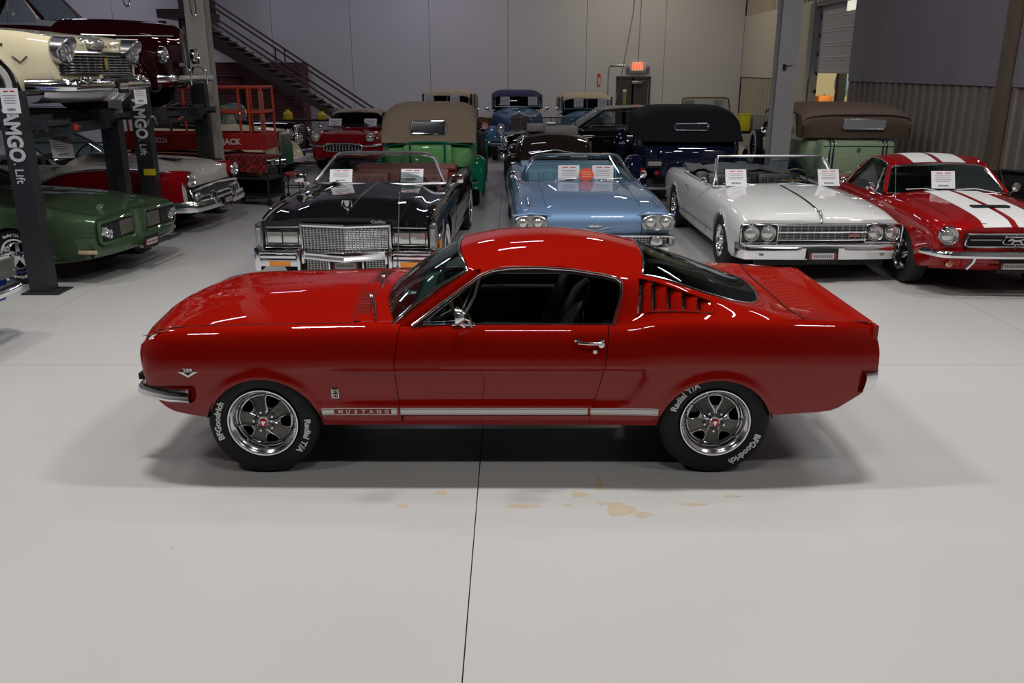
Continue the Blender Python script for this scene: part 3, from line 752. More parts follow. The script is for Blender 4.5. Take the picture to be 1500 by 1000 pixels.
    for s_ in lin(-1, 1, 31):
        a = abs(s_); y = s_*.86; x = -2.40+.03*a**2+(.10*((a-.9)/.1)**1.3 if a > .9 else 0)
        y = math.copysign(min(abs(y), .815+.02*sm(.9, 1, a)), y) if a > .9 else y
        n_ = Vector((-1, 0, 0)) if a < .88 else Vector((-.6, math.copysign(.8, s_), 0))
        P.append([(x+n_.x*do, y+n_.y*do, .60+dz) for dz, do in ((-.075, -.05), (-.06, -.012), (-.02, .0), (.03, .006), (.055, .0), (.065, -.03))])
    M().shell(P, .004, lambda p: Vector((p.x+.3, 0, .6))).build('rear_bumper', CHROME, car)
    # --- greenhouse family
    zf = curve([(.22, 1.285), (.17, 1.300), (.05, 1.328), (-.15, 1.352), (-.4, 1.360), (-.65, 1.345), (-.95, 1.285), (-1.35, 1.140), (-1.75, .990), (-1.90, .965)])
    ye = curve([(.12, .588), (-.1, .612), (-.4, .618), (-.78, .606), (-.95, .560), (-1.2, .585), (-1.45, .57), (-1.60, .50), (-1.70, .38), (-1.755, .20), (-1.77, 0)])
    ze = curve([(.12, 1.235), (-.1, 1.268), (-.4, 1.268), (-.78, 1.205), (-.95, 1.195), (-1.35, 1.083), (-1.6, 1.005), (-1.70, .982), (-1.77, .985)])
    def TOP(x, t):
        """t 0 centre .. 1 edge"""
        a = zf(x); b = ze(x)
        return (x, ye(x)*t, b+(a-b)*(1-t**2.4))
    hdr = lambda t: .200-.085*t**2
    rwt = lambda t: -.985+.045*t**2
    P = []
    for q in lin(0, 1, 30):
        P.append([TOP(lerp(hdr(abs(t)), rwt(abs(t)), q), abs(t))[0:1] + ((TOP(lerp(hdr(abs(t)), rwt(abs(t)), q), abs(t))[1]*(1 if t > 0 else -1)),) + TOP(lerp(hdr(abs(t)), rwt(abs(t)), q), abs(t))[2:] for t in lin(-1, 1, 33)])
    M().shell(P, .02, lambda p: Vector((p.x, 0, .3))).build('roof', RED, car)
    # rear glass and its bright moulding
    P = []
    for q in lin(0, 1, 24):
        x = lerp(-.99, -1.765, q**.9)
        row = []
        for t in lin(-1, 1, 25):
            xx = x if q > .12 else lerp(rwt(abs(t))-.004, x, q/.12)
            p = TOP(xx, abs(t)); row.append((p[0], p[1]*(1 if t > 0 else -1)*.985, p[2]+.002))
        P.append(row)
    M().shell(P, .004, lambda p: Vector((p.x, 0, .3))).build('rear_window', glass('tinted_rear_glass', (0.50, 0.60, 0.55), 0.08), car)
    el = []
    for x in lin(-.95, -1.70, 20): el.append((x, ye(x), ze(x)+.004))
    for x in (-1.73, -1.755, -1.765): el.append((x, ye(x), ze(x)+.004))
    el += [(-1.77, 0, zf(-1.77)+.004)]
    full = [(rwt(abs(t)), TOP(rwt(abs(t)), abs(t))[1]*(1 if t > 0 else -1), TOP(rwt(abs(t)), abs(t))[2]+.004) for t in lin(-1, 1, 17)]
    full = full + el[1:] + [(x, -y, z) for x, y, z in el[-2:0:-1]]
    M().tube(full, .008, 8, True).build('rear_window_moulding', CHROME, car)
    dk = lambda x, y: curve([(-1.87, .958), (-2.0, .948), (-2.15, .945), (-2.26, .958), (-2.30, .955)])(x)+.0+(-.022 if True else 0)*(1-min(1, abs(y)/.70)**3)*0+ (zt(x)-.955)*sm(.45, .72, abs(y))
    # sail panels blending into the quarters
    for mir in (None, 'flip'):
        pl = curve([(.945, -.735), (1.0, -.752), (1.1, -.785), (1.18, -.795), (1.215, -.76)])
        P = []
        for x0 in [-.742, -.77, -.80, -.83, -.86, -.885, -.91, -.94, -.98, -1.03, -1.09, -1.16, -1.23, -1.29, -1.34, -1.39, -1.44, -1.51, -1.58, -1.64, -1.69, -1.73, -1.76, -1.79, -1.83, -1.878]:
            A = Vector((x0, ye(x0) if x0 > -1.77 else 0, ze(x0) if x0 > -1.77 else zf(x0))); B = Vector((x0, yS(x0), zt(x0)))
            row = []
            tt_ = lerp(.13, .42, max(0, min(1, (-.90-x0)/.46)))
            for t in [0, .33*tt_, .66*tt_] + lin(tt_, .80, 7) + [.86, .93, 1]:
                zz = A.z+(B.z-A.z)*(t**1.15)
                p = Vector((x0, A.y+(B.y-A.y)*t, 0))
                # convex near the top, concave at the foot
                hgt = A.z-B.z
                fz = lerp(A.z, B.z, sm(0, 1, t)*.55+t*.45)
                fz += .022*math.sin(PI*t)*(1 if x0 > -1.3 else .6)
                # side window rear edge slants forward going down
                qd = sm(-1.66, -1.878, x0); fz = lerp(fz, dk(x0, p.y), qd)
                lean = 0
                if x0 > -.98: lean = (pl(fz)+.742)*(x0+.98)/.238
                row.append((x0+lean, p.y, fz))
            P.append(row)
        m = M(); a = len(P); b = len(P[0])
        V = [Vector(p) for r_ in P for p in r_]
        # louvre opening: drop the cells it covers
        hole = set()
        XS = [-.742, -.77, -.80, -.83, -.86, -.885, -.91, -.94, -.98, -1.03, -1.09, -1.16, -1.23, -1.29, -1.34]
        for i in range(5, 14):
            for j in range(3, 9): hole.add((i, j))
        F = [(i*b+j, i*b+j+1, (i+1)*b+j+1, (i+1)*b+j) for i in range(a-1) for j in range(b-1) if (i, j) not in hole]
        m.add(V, F)
        sp = m.build('sail_panel', RED, car, mirror=mir, angle=35)
        sgn = 1 if mir is None else -1
        # five recessed louvre vanes
        def sail(x0, t):
            A = Vector((x0, ye(x0), ze(x0))); B = Vector((x0, yS(x0), zt(x0)))
            fz = lerp(A.z, B.z, sm(0, 1, t)*.55+t*.45)+.022*math.sin(PI*t)*(1 if x0 > -1.3 else .6)
            ln = (pl(fz)+.742)*(x0+.98)/.238 if x0 > -.98 else 0
            return Vector((x0+ln, A.y+(B.y-A.y)*t, fz))
        ts = lambda x0: (lerp(.13, .42, max(0, min(1, (-.90-x0)/.46))), .80)
        # each vane with its slot, slot faces darkened for shade
        for k in range(5):
            xa = -.885-k*.091; xb_ = xa-.091
            t0a, t1a = ts(xa); t0b, t1b = ts(xb_)
            n_ = Vector((0, .80, .60))
            Q = []
            for q in lin(0, 1, 7):
                pa = sail(xa-.045*q*0, lerp(t0a, t1a, q)); pb = sail(xb_, lerp(t0b, t1b, q))
                pa = pa+Vector((-.0, 0, 0)); slant = .014*(q-.5)
                X_ = lambda v: Vector((v+slant, 0, 0))
                Q.append([pa+n_*.002+X_(0), pa-n_*.020+X_(-.002), pa-n_*.052+X_(-.004), pa-n_*.050+X_(-.026), pa-n_*.034+X_(-.029), pa*.3+pb*.7-n_*.010+X_(0), pb-n_*.002+X_(0), pb+n_*.003+X_(-.003)])
            mm = M(); mm.grid(Q)
            nv = 7
            # slot in front of each vane, its shadow painted as darker red
            mm.mi = []
            for i in range(6):
                for j in range(7): mm.mi.append(1 if j in (0, 1, 2, 3) else 0)
            mm.build('louvre_vane', [RED, nm('louvre_slot_shade', (0.05, 0.002, 0.002), 0.6)], sp, mirror=None if sgn > 0 else 'flip', angle=30)
        rim = [sail(-.885, .13)]+[sail(x_, ts(x_)[0]) for x_ in lin(-.95, -1.34, 6)]+[sail(-1.345, .62), sail(-1.34, .80)]+[sail(x_, .80) for x_ in lin(-1.25, -.885, 5)]
        rim = [p+Vector((0, .001, .001)) for p in rim]
        M().tube(rim, .007, 8, True).build('louvre_frame', RED, sp, mirror=None if sgn > 0 else 'flip')
        # windshield pillar
        A0 = Vector((.575, .735, .930)); A1 = Vector((.118, .588, 1.236))
        P = []
        for q in lin(0, 1, 12):
            c = A0.lerp(A1, q); P.append([c+Vector((.010, -.010, .012)), c+Vector((-.010, .004, .008)), c+Vector((-.045, .016, -.004)), c+Vector((-.075, .018, -.022))])
        M().shell(P, .03, lambda p: Vector((p.x-.2, 0, p.z-.1))).build('windshield_pillar', RED, car, mirror=mir)
        # bright drip rail
        dr = [(.455, .788, .944), (.30, .745, 1.055), (.12, .686, 1.175), (.05, .662, 1.222), (-.02, .650, 1.247), (-.12, .646, 1.262), (-.3, .646, 1.266), (-.5, .646, 1.252), (-.7, .646, 1.220), (-.765, .648, 1.203), (-.795, .654, 1.180), (-.800, .670, 1.140), (-.785, .715, 1.05), (-.742, .780, .948)]
        dd = []
        for i in range(len(dr)-1):
            for q in (0, .5): dd.append(tuple(lerp(dr[i][c], dr[i+1][c], q) for c in range(3)))
        dd.append(dr[-1])
        M().tube(dd, .0085, 8).build('drip_rail', CHROME, car, mirror=mir)
        # roof side filler from the roof edge out to the drip rail
        P = []
        for x, y, z in dr[3:11]:
            P.append([(x, ye(x)-.002, ze(x)+.001), (x, (ye(x)+y)/2+.004, (ze(x)+z)/2+.004), (x, y, z)])
        M().shell(P, .02, lambda p: Vector((p.x, 0, .6))).build('roof_side', RED, car, mirror=mir)
        # dark inner frame just inside the drip rail
        M().tube([(x, y-.010, z-.016) for x, y, z in dr], .011, 6).build('window_seal', TRIMB, car, mirror=mir)
        # belt moulding
        M().tube([(x, yS(x)-.012, zt(x)+.004) for x in lin(.46, -.735, 12)], .0055, 6).build('belt_moulding', CHROME, car, mirror=mir)
        # vent window
        v = M().tube([(.395, .776, .962), (.19, .752, .962), (.085, .664, 1.185)], .0085, 6, True).build('vent_window_frame', CHROME, car, mirror=mir)
        m = M(); m.add([(.385, .774, .966), (.195, .75, .966), (.09, .667, 1.178)], [(0, 1, 2)]); 
        m.add([(.385, .771, .966), (.195, .747, .966), (.09, .664, 1.178)], [(0, 2, 1)]); m.build('vent_glass', GLASS_CL, v, mirror=mir, smooth=False)
        M().tube([(.165, .775, .955), (.085, .70, 1.10), (.055, .658, 1.205)], .010, 6).build('window_channel', SATIN, car, mirror=mir)
    # windshield glass: ruled between the curved base and the header
    P = []; mo = []
    for q in lin(0, 1, 14):
        row = []
        for t in lin(-1, 1, 25):
            a = abs(t); sg = 1 if t > 0 else -1
            b = Vector((.725-.150*a**2.2, sg*.735*min(1, a*1.0), .945-.012*a**2)); hx = hdr(a)+.012; tt = TOP(hx, a); c = Vector((hx, tt[1]*sg, tt[2]-.004))
            p = b.lerp(c, q); p += Vector((.018, 0, .018))*math.sin(PI*q)
            row.append(p)
        P.append(row)
    M().shell(P, .004, lambda p: Vector((-1, 0, .7))).build('windshield', glass('windshield_glass', (0.72, 0.86, 0.82), 0.13), car)
    loop = P[0] + [r_[-1] for r_ in P[1:]] + P[-1][::-1] + [r_[0] for r_ in P[::-1][1:]]
    M().tube([p+Vector((.004, 0, .004)) for p in loop[:-1]], .010, 8, True).build('windshield_moulding', CHROME, car)
    # wipers
    for y0, y1 in ((-.30, .12), (.26, .66)):
        wp = M().tube([(.775, y0, .985), (.752-.05*y1*y1, (y0+y1)/2+.02, .992), (.745-.12*y1*y1, y1, .968)], .006, 6).sphere((.78, y0, .985), .016, 10).build('wiper', CHROME, car)
        M().tube([(.742-.11*y0*y0, y0+.12, .992), (.735-.12*y1*y1, y1+.05, .958)], .005, 6).build('blade', TRIMB, wp)
    # radio antenna, far fender
    an = M().lathe([(.016, 0), (.012, .02), (.008, .04), (.0, .05)], 12, 'z', (.735, -.735, .935)).tube([(.735, -.735, .96), (.70, -.735, 1.50)], .0045, 6).sphere((.70, -.735, 1.52), .006, 8).build('antenna', SATIN, car)
    # deck lid
    P = [[(x, s_*.735, dk(x, s_*.735)) for s_ in lin(-1, 1, 21)] for x in [-1.883, -1.92, -1.98, -2.05, -2.12, -2.19, -2.24, -2.27, -2.285]]
    M().shell(P, .02, lambda p: Vector((p.x, p.y, 0))).build('trunk_lid', RED, car)
    for mir in (None, 'flip'):
        P = []
        for x in [-1.883, -1.95, -2.05, -2.15, -2.22, -2.27, -2.31]:
            P.append([(x, lerp(.740, yS(x), q), lerp(dk(x, .74), zt(x), q)+.004*math.sin(PI*q)) for q in (0, .3, .6, 1)])
        M().shell(P, .015, lambda p: Vector((p.x, p.y, 0))).build('quarter_top', RED, car, mirror=mir)
    seam(car, [(-1.881, y, dk(-1.881, y)+.004) for y in lin(-.735, .735, 17)], .0032)
    for s_ in (-1, 1):
        seam(car, [(x, s_*.7375, dk(x, .7375)+.003) for x in lin(-1.881, -2.28, 8)], .003)
        seam(car, [(x, s_*(hy(x)+.0015), ztop(x, hy(x))+.001) for x in lin(.82, 2.08, 16)], .0026)
    seam(car, [(cowl(y), y, ztop(cowl(y), y)+.001) for y in lin(-.72, .72, 17)], .0026)
    # --- inner body: floor, firewall, interior trim (hidden structure that closes the shell)
    m = M().box((0, 0, .32), (3.0, 1.10, .06)).box((-.05, 0, .345), (1.9, 1.56, .03)).box((1.35, 0, .60), (1.30, .70, .35)).box((.84, 0, .60), (.04, 1.50, .55)).box((-1.60, 0, .60), (1.2, .72, .45)).box((-2.1, 0, .62), (.3, 1.3, .3))
    m.box((.45, 0, .35), (2.4, 1.40, .03))
    m.build('chassis', DARK, car, smooth=False)
    for s_ in (-1, 1):
        M().box((-.07, s_*.735, .64), (1.16, .05, .54)).bbox((-.2, s_*.70, .80), (.6, .06, .06), .02).tube([(-.1, s_*.69, .72), (-.16, s_*.67, .72), (-.16, s_*.67, .64)], .008).build('door_trim_panel', INTB, car)
        M().box((-1.0, s_*.71, .66), (.62, .10, .56)).add([(-.80, s_*.60, 1.16), (-1.35, s_*.55, 1.04), (-1.35, s_*.68, .90), (-.76, s_*.70, .90)], [(0, 1, 2, 3)]).build('rear_trim_panel', INTB, car, smooth=False)
    M().bbox((.50, 0, .82), (.30, 1.42, .22), .05).bbox((.46, .36, .92), (.20, .36, .10), .04).box((.35, 0, .70), (.02, 1.3, .10)).build('dashboard', INTB, car); M().bbox((.53, 0, .935), (.26, 1.40, .012), .004).build('dash_pad_sheen', nm('dash_pad_sheen', (0.10, 0.125, 0.12), 0.5), car)  # pad coloured grey-green to stand in for the windshield reflection
    M().box((.345, 0, .70), (.01, 1.25, .05)).build('dash_trim', SATIN, car, smooth=False)
    M().bbox((-.15, 0, .42), (1.2, .22, .16), .04).tube([(.10, 0, .5), (.06, 0, .68)], .008).sphere((.06, 0, .70), .022).build('console', INTB, car)
    M().bbox((-1.30, 0, .78), (.62, 1.10, .04), .01).build('parcel_shelf', nm('shelf_vinyl_sheen', (0.07, 0.085, 0.08), 0.45), car); M().bbox((-1.02, 0, .70), (.14, 1.10, .42), .06, (0, -.25, 0)).bbox((-.85, 0, .48), (.4, 1.10, .16), .06).build('rear_seat', INTB, car)  # shelf tone lifted to grey-green, painting in the rear window's sheen
    # headliner
    P = [[(x, s_*(ye(x)-.02), lerp(ze(x), zf(x), 1-abs(s_)**2.4)-.035) for s_ in lin(-1, 1, 11)] for x in lin(.12, -.95, 8)]
    M().shell(P, .01, lambda p: Vector((p.x, 0, 5))).build('headliner', INTB, car)
    st = nm('seat_leather', (0.035, 0.035, 0.048), 0.30)
    for s_ in (-1, 1):
        m = M(); P = []
        bx = -.40
        for q in lin(0, 1, 12):
            zc = .50+.62*q; xc = bx-.22*q+.03*math.sin(PI*q)
            hw = .245-.055*q-.10*sm(.85, 1, q); th = .075-.02*q-.045*sm(.9, 1, q)
            P.append([(xc+math.cos(a)*th*(1 if abs(math.sin(a)) < .9 else .8), s_*.36+math.sin(a)*hw, zc) for a in [2*PI*k/20 for k in range(20)]])
        rows_ = P
        m.V = [p for r_ in rows_ for p in r_]; m.F = [(i*20+k, i*20+(k+1) % 20, (i+1)*20+(k+1) % 20, (i+1)*20+k) for i in range(11) for k in range(20)] + [tuple(range(220, 240))]; m.mi = [0]*len(m.F)
        se = m.build('seat_back', st, car)
        pl_ = M()
        for k in range(7): pl_.bbox((bx+.045-.22*(k/10+.1), s_*.36, .56+k*.062), (.03, .30, .045), .012, (0, -.35, 0))
        pl_.build('pleat', INTB, se)
        M().bbox((-.13, s_*.36, .50), (.54, .48, .16), .06).build('seat_cushion', st, car)
    # steering wheel
    sw = M(); ctr = Vector((.20, .36, .93)); ax = Vector((.85, 0, -.45)).normalized(); u = Vector((0, 1, 0)); v_ = ax.cross(u)
    sw.tube([ctr+(u*math.cos(a)+v_*math.sin(a))*.195 for a in [2*PI*k/32 for k in range(32)]], .011, 8, True)
    so = sw.build('steering_wheel', WOOD, car)
    m = M()
    for k in range(3):
        a = PI/2+k*2*PI/3; m.tube([ctr-ax*-.03, ctr+(u*math.cos(a)+v_*math.sin(a))*.19], .008)
    m.tube([ctr, ctr+ax*.30], .022); m.build('steering_spoke', CHROME, so)
    # --- outside details, near side
    def SY(x, z, o=0.0): return S(x, z)+o
    for s_ in (1, -1):
        m = M()
        m.tube([(-.525, s_*SY(-.525, .867, .004), .867), (-.532, s_*SY(-.53, .863, .028), .862), (-.60, s_*SY(-.6, .860, .036), .860), (-.665, s_*SY(-.66, .860, .030), .858)], .0085, 8)
        m.lathe([(.018, 0), (.022, .02), (.018, .032), (.0, .034)], 16, 'y', (-.668, s_*SY(-.668, .85, -.004), .850)) if s_ > 0 else None
        m.bbox((-.525, s_*SY(-.525, .87, .004), .870), (.03, .012, .02), .004).bbox((-.672, s_*SY(-.672, .87, .004), .868), (.03, .012, .024), .004)
        h = m.build('door_handle', CHROME, car)
        M().lathe([(.014, -.004), (.013, .006), (.004, .008), (0, .006)], 16, 'y', (-.633, s_*SY(-.633, .805), .805)).build('door_lock', CHROME, car)
    # mirror
    mr = M().bbox((.15, SY(.15, .93, -.02), .952), (.14, .035, .014), .006).tube([(.14, .84, .955), (.175, .86, .99), (.185, .88, 1.01)], .011, 8).tube([(.10, .83, .955), (.115, .86, 1.0), (.15, .885, 1.02)], .009, 8)
    mr.lathe([(.0, -.055), (.03, -.05), (.052, -.02), (.058, 0), (.054, .003), (0, .003)], 24, 'x', (.185, .905, 1.035)).build('door_mirror', CHROME, car)
    # white side stripes and lettering, standing a hair proud of the paint
    for s_ in (1, -1):
        def strip(x0, x1, z0, z1, name, mat):
            n_ = max(2, int(abs(x1-x0)/.05)+1)
            P = [[(x, s_*(S(x, z)+.0022), z) for z in lin(z0, z1, 4)] for x in lin(x0, x1, n_)]
            M().shell(P, .0018, lambda p: Vector((p.x, 0, p.z))).build(name, mat, car, smooth=False)
        for a, b in ((1.020, .560), (.540, -.600), (-.618, -1.030)):
            strip(a, b, .4315, .4365, 'pinstripe', WHITE)
            strip(a, b, .3890, .3935, 'pinstripe', WHITE)
        strip(1.015, .945, .397, .427, 'side_stripe', WHITE)
        strip(.595, .560, .397, .427, 'side_stripe', WHITE)
        strip(.540, -.600, .397, .427, 'side_stripe', WHITE); strip(-.618, -1.028, .397, .427, 'side_stripe', WHITE)
    for i, ch in enumerate('MUSTANG'):
        x = .905-i*.047
        put_text(ch, .034, (x, S(x, .41)+.004, .411), (-1, 0, 0), (0, -.08, 1), nm('stripe_letter', (0.70, 0.70, 0.68), 0.4), car, .001, .0008, 1.05, 'letter')
    # fender badges
    x = 1.80; yb = S(x, .665)+.003
    m = M().prism([(-.062, .010), (-.03, .008), (0, -.014), (.03, .008), (.062, .010), (.0, -.026)], (x, yb, .665), (-1, 0, 0), (0, 0, 1), (0, .004, 0))
    b = m.build('fender_badge', CHROME, car, smooth=False)
    put_text('289', .034, (x, yb+.003, .683), (-1, 0, 0), (0, 0, 1), CHROME, b, .0015, .0006, 1.1)
    x = .93; yb = S(x, .535)+.002
    b = M().bbox((x, yb, .535), (.045, .008, .070), .004).build('gt_badge', CHROME, car)
    M().bbox((x, yb+.004, .535), (.034, .004, .058), .003).build('badge_field', DARK, b); put_text('GT', .026, (x, yb+.008, .548), (-1, 0, 0), (0, 0, 1), CHROME, b, .001, .0002); put_text('GT', .022, (x, yb+.008, .522), (-1, 0, 0), (0, 0, 1), CHROME, b, .001, .0002)
    # wheels.  World view shows the nose to the left, so local angle a appears mirrored left-right.
    L = lambda a: R(a)
    hero_wheel(car, 1.383, 1, R(180-68), [('Radial T/A', R(180-6), .274, .052, 1.05), ('BFGoodrich', R(180-203), .274, .052, 1.0)])
    hero_wheel(car, -1.383, 1, R(180-88), [('Radial T/A', R(180-163), .274, .052, 1.05), ('BFGoodrich', R(180+15), .274, .052, 1.0)])
    hero_wheel(car, 1.383, -1, R(68), [('Radial T/A', R(-6), .274, .052, 1.05), ('BFGoodrich', R(200), .274, .052, 1.0)])
    hero_wheel(car, -1.383, -1, R(88), [('Radial T/A', R(30), .274, .052, 1.05), ('BFGoodrich', R(215), .274, .052, 1.0)])
    return car
HERO = build_hero()
# ================================================================== GENERIC CAR BUILDERS (x forward, y left, z up)
KK = curve([(0, .93), (.08, .955), (.3, .985), (.58, 1.0), (.62, 1.0), (.8, .985), (.92, .955), (.97, .925), (1, .90)])
def car_shell(car, d, mats, name='body', mir=None):
    """closed hull: w/zt/zc/zb curves of x, arches [(x, r, z)], optional cockpit cut (xa, xb, depth, rim)"""
    kk = d.get('kk', KK); w, zt, zc, zb0 = d['w'], d['zt'], d['zc'], d['zb']; ar = d['arches']; sh = d.get('sh', .90)
    crown = d.get('crown', lambda x, u: 1-(1-u)**2.4)   # u: 0 shoulder .. 1 centre
    x0, x1 = d['x']
    xs = set(lin(x0, x1, 34))
    for e in (.01, .03, .06, .1, .15): xs.add(x0+e); xs.add(x1-e)
    for a in ar:
        for k in range(15): xs.add(a[0]+a[1]*math.cos(PI*k/14)*.9999)
        xs.add(a[0]+a[1]+.002); xs.add(a[0]-a[1]-.002)
    ck = d.get('cock')
    if ck:
        for q in ck[:2]: xs.add(q-.006); xs.add(q+.006)
    for q in d.get('xadd', []): xs.add(q)
    xs = sorted(x for x in xs if x0 <= x <= x1)
    def arch(x):
        z = 0
        for a in ar:
            dd = abs(x-a[0])
            if dd < a[1]: z = max(z, a[2]+math.sqrt(a[1]**2-dd*dd))
        return z
    TS = [0, .04, .1, .2, .3, .4, .5, .57, .6, .63, .7, .78, .86, .92, .96, .985, 1]
    if d.get('fine'): TS = lin(0, 1, 44)
    US = [.08, .16, .25, .35, .46, .58, .7, .85, 1]
    tone = d.get('tone'); sculpt = d.get('sculpt')
    rings = []; infos = []
    for x in xs:
        z0 = zb0(x); az = arch(x); zl = max(z0, az); W = w(x); ZT = zt(x); ZC = zc(x)
        pts = [(0, z0), (max(.1, W-.30), z0), (max(.1, W-.30), zl if az > z0 else z0+.001)]; info = ['b', 'b', 'b']
        for t in TS:
            z = lerp(zl, ZT, t); k = kk((z-z0)/(ZT-z0)) if ZT > z0 else .9
            y = W*k
            for a in ar:
                dd = math.hypot(x-a[0], z-a[2])
                y += d.get('flare', .012)*(1-sm(0, .07, dd-a[1]))*sm(0, .1, z-z0)
            if sculpt: y += sculpt(x, z)
            pts.append((y, z)); info.append('s')
        ys = pts[-1][0]
        inc = ck and ck[0] < x < ck[1]
        for u in US:
            if inc:
                rim = ck[3]
                if u <= US[0]: y, z, i_ = ys-rim*.6, ZT+.005, 't'
                elif u <= US[1]: y, z, i_ = ys-rim, ZT, 't'
                elif u <= US[2]: y, z, i_ = ys-rim-.005, ZT-.04, 'i'
                elif u <= US[3]: y, z, i_ = ys-rim-.02, ck[2], 'i'
                else: y, z, i_ = (ys-rim-.02)*(1-(u-US[3])/(1-US[3])), ck[2], 'i'
            else:
                y = ys*(1-u); z = ZT+(ZC-ZT)*crown(x, u); i_ = 't'
            pts.append((y, z)); info.append(i_)
        rings.append((x, pts)); infos.append(info)
    n = len(rings[0][1]); V = []; idx = []
    for x, pts in rings:
        a = []
        for j, (y, z) in enumerate(pts): a.append(len(V)); V.append((x, y, z))
        b = []
        for j, (y, z) in enumerate(pts):
            if abs(y) < 1e-6: b.append(a[j])
            else: b.append(len(V)); V.append((x, -y, z))
        idx.append((a, b))
    F = []; mi = []
    for i in range(len(rings)-1):
        xc = (rings[i][0]+rings[i+1][0])/2
        for s_ in (0, 1):
            A, B = idx[i][s_], idx[i+1][s_]
            for j in range(n-1):
                f = [A[j], B[j], B[j+1], A[j+1]]
                if s_: f = f[::-1]
                f2 = []
                for q in f:
                    if q not in f2: f2.append(q)
                if len(f2) < 3: continue
                t_ = infos[i][j+1] if infos[i][j+1] == infos[i+1][j+1] else ('t' if 'i' not in (infos[i][j+1], infos[i+1][j+1]) else 'i')
                zc_ = (rings[i][1][j][1]+rings[i][1][j+1][1])/2; yc_ = (rings[i][1][j][0]+rings[i][1][j+1][0])/2
                F.append(f2)
                if t_ == 'b' : mi.append(1)
                elif t_ == 'i': mi.append(2)
                else: mi.append(tone(xc, yc_, zc_, t_) if tone else 0)
    for e in (0, -1):
        A, B = idx[e]; f = A[:] + [q for q in B[::-1] if q not in A]
        F.append(f if e == 0 else f[::-1]); mi.append(d.get('capm', 0))
    o = mk(name, V, F, mats, car, True, mi, d.get('ang', 38))
    return o
def body_y(d, x, z):
    """surface half-width of a hull at x, z (for placing trim)"""
    z0 = d['zb'](x); ZT = d['zt'](x); k = d.get('kk', KK)((z-z0)/(ZT-z0)); y = d['w'](x)*k
    if d.get('sculpt'): y += d['sculpt'](x, z)
    return y
def body_z(d, x, y):
    ys = d['w'](x)*d.get('kk', KK)(1); u = 1-min(1, abs(y)/ys)
    cr = d.get('crown', lambda x, u: 1-(1-u)**2.4)
    return d['zt'](x)+(d['zc'](x)-d['zt'](x))*cr(x, u)
def wheel(car, x, y, r, wd, style='disc', ww=0.0, rim=None, lettering=False, steer=0):
    """style: disc, wire, spoke, rally, dark"""
    s_ = 1 if y > 0 else -1; rim = rim or r*.58
    t = M().lathe(tyre_prof(r, rim, wd), 40).build('wheel', RUBBER, car, angle=35)
    t.location = (x, y, r); t.rotation_euler = (0, 0, (0 if s_ > 0 else PI)+steer)
    yo = wd*.5-.012
    if ww:
        M().lathe([(rim+.012, yo-.004), (rim+.015, yo+.012), (rim+ww, yo+.0165), (rim+ww+.004, yo+.006)], 40).build('whitewall', WWALL, t)
    if style == 'disc':
        M().lathe([(rim+.006, yo-.01), (rim+.008, yo+.006), (rim-.01, yo+.006), (rim-.02, yo-.015), (rim*.75, yo-.005), (rim*.55, yo+.008), (rim*.45, yo), (rim*.2, yo+.02), (0, yo+.028)], 40).build('hubcap', CHROME, t)
    elif style == 'wire':
        M().lathe([(rim+.006, yo-.02), (rim+.008, yo+.004), (rim-.014, yo), (rim-.02, yo-.05), (rim-.03, yo-.06)], 40).build('rim', CHROME, t)
        m = M()
        for k in range(30):
            a = 2*PI*k/30; b = a+(R(14) if k % 2 else -R(14))
            m.tube([(math.cos(a)*rim*.95, yo-.05, math.sin(a)*rim*.95), (math.cos(b)*.05, yo+(.0 if k % 2 else -.03), math.sin(b)*.05)], .0028, 4)
        m.lathe([(.06, yo-.05), (.055, yo), (.04, yo+.02), (0, yo+.03)], 20); m.build('wire_spokes', CHROME, t)['kind'] = 'stuff'
        M().lathe([(rim*.9, -.02), (0, -.02)], 24).build('brake_drum', DARK, t)
    elif style == 'rally':
        M().lathe([(rim+.006, yo-.02), (rim+.008, yo+.004), (rim-.012, yo), (rim-.022, yo-.04), (rim*.75, yo-.06)], 40).build('rim', CHROME, t)
        m = M()
        for k in range(5):
            a = 2*PI*k/5+.3
            m.prism([(.03, -.03), (rim*.82, -.020), (rim*.82, .020), (.03, .03)], (0, yo-.06, 0), (math.cos(a), 0, math.sin(a)), (-math.sin(a), 0, math.cos(a)), (0, .03, 0))
        m.lathe([(.05, yo-.06), (.045, yo), (0, yo+.004)], 20); m.build('spoke', CHROME, t)
        M().lathe([(rim*.9, -.01), (0, -.01)], 24).build('brake_drum', DARK, t)
    elif style == 'painted':
        M().lathe([(rim+.006, yo-.02), (rim+.008, yo+.004), (rim-.012, yo), (rim-.022, yo-.04), (rim*.6, yo-.04), (rim*.55, yo-.02)], 40).build('rim', style and RED3, t)
        M().lathe([(rim*.55, yo-.03), (rim*.5, yo), (0, yo+.015)], 24).build('hubcap', CHROME, t)
    else:
        M().lathe([(rim+.004, yo-.02), (rim-.012, yo), (rim-.022, yo-.04), (rim*.6, yo-.05), (0, yo-.04)], 30).build('rim', DULL, t)
    if lettering:
        for body, a0 in (('Radial T/A', R(60)), ('BFGoodrich', R(245))):
            m = M(); wheel_text(m, body, (r+rim)/2-.018, a0, .045, wd*.5, 1.1, .003, .001)
            m.build('white_lettering', WHITE, t, smooth=False)
    return t
def wheels(car, xf, xr, y, r, wd=.2, style='disc', ww=0.0, **k):
    for x in (xf, xr):
        for s_ in (1, -1): wheel(car, x, s_*y, r, wd, style, ww, **k)
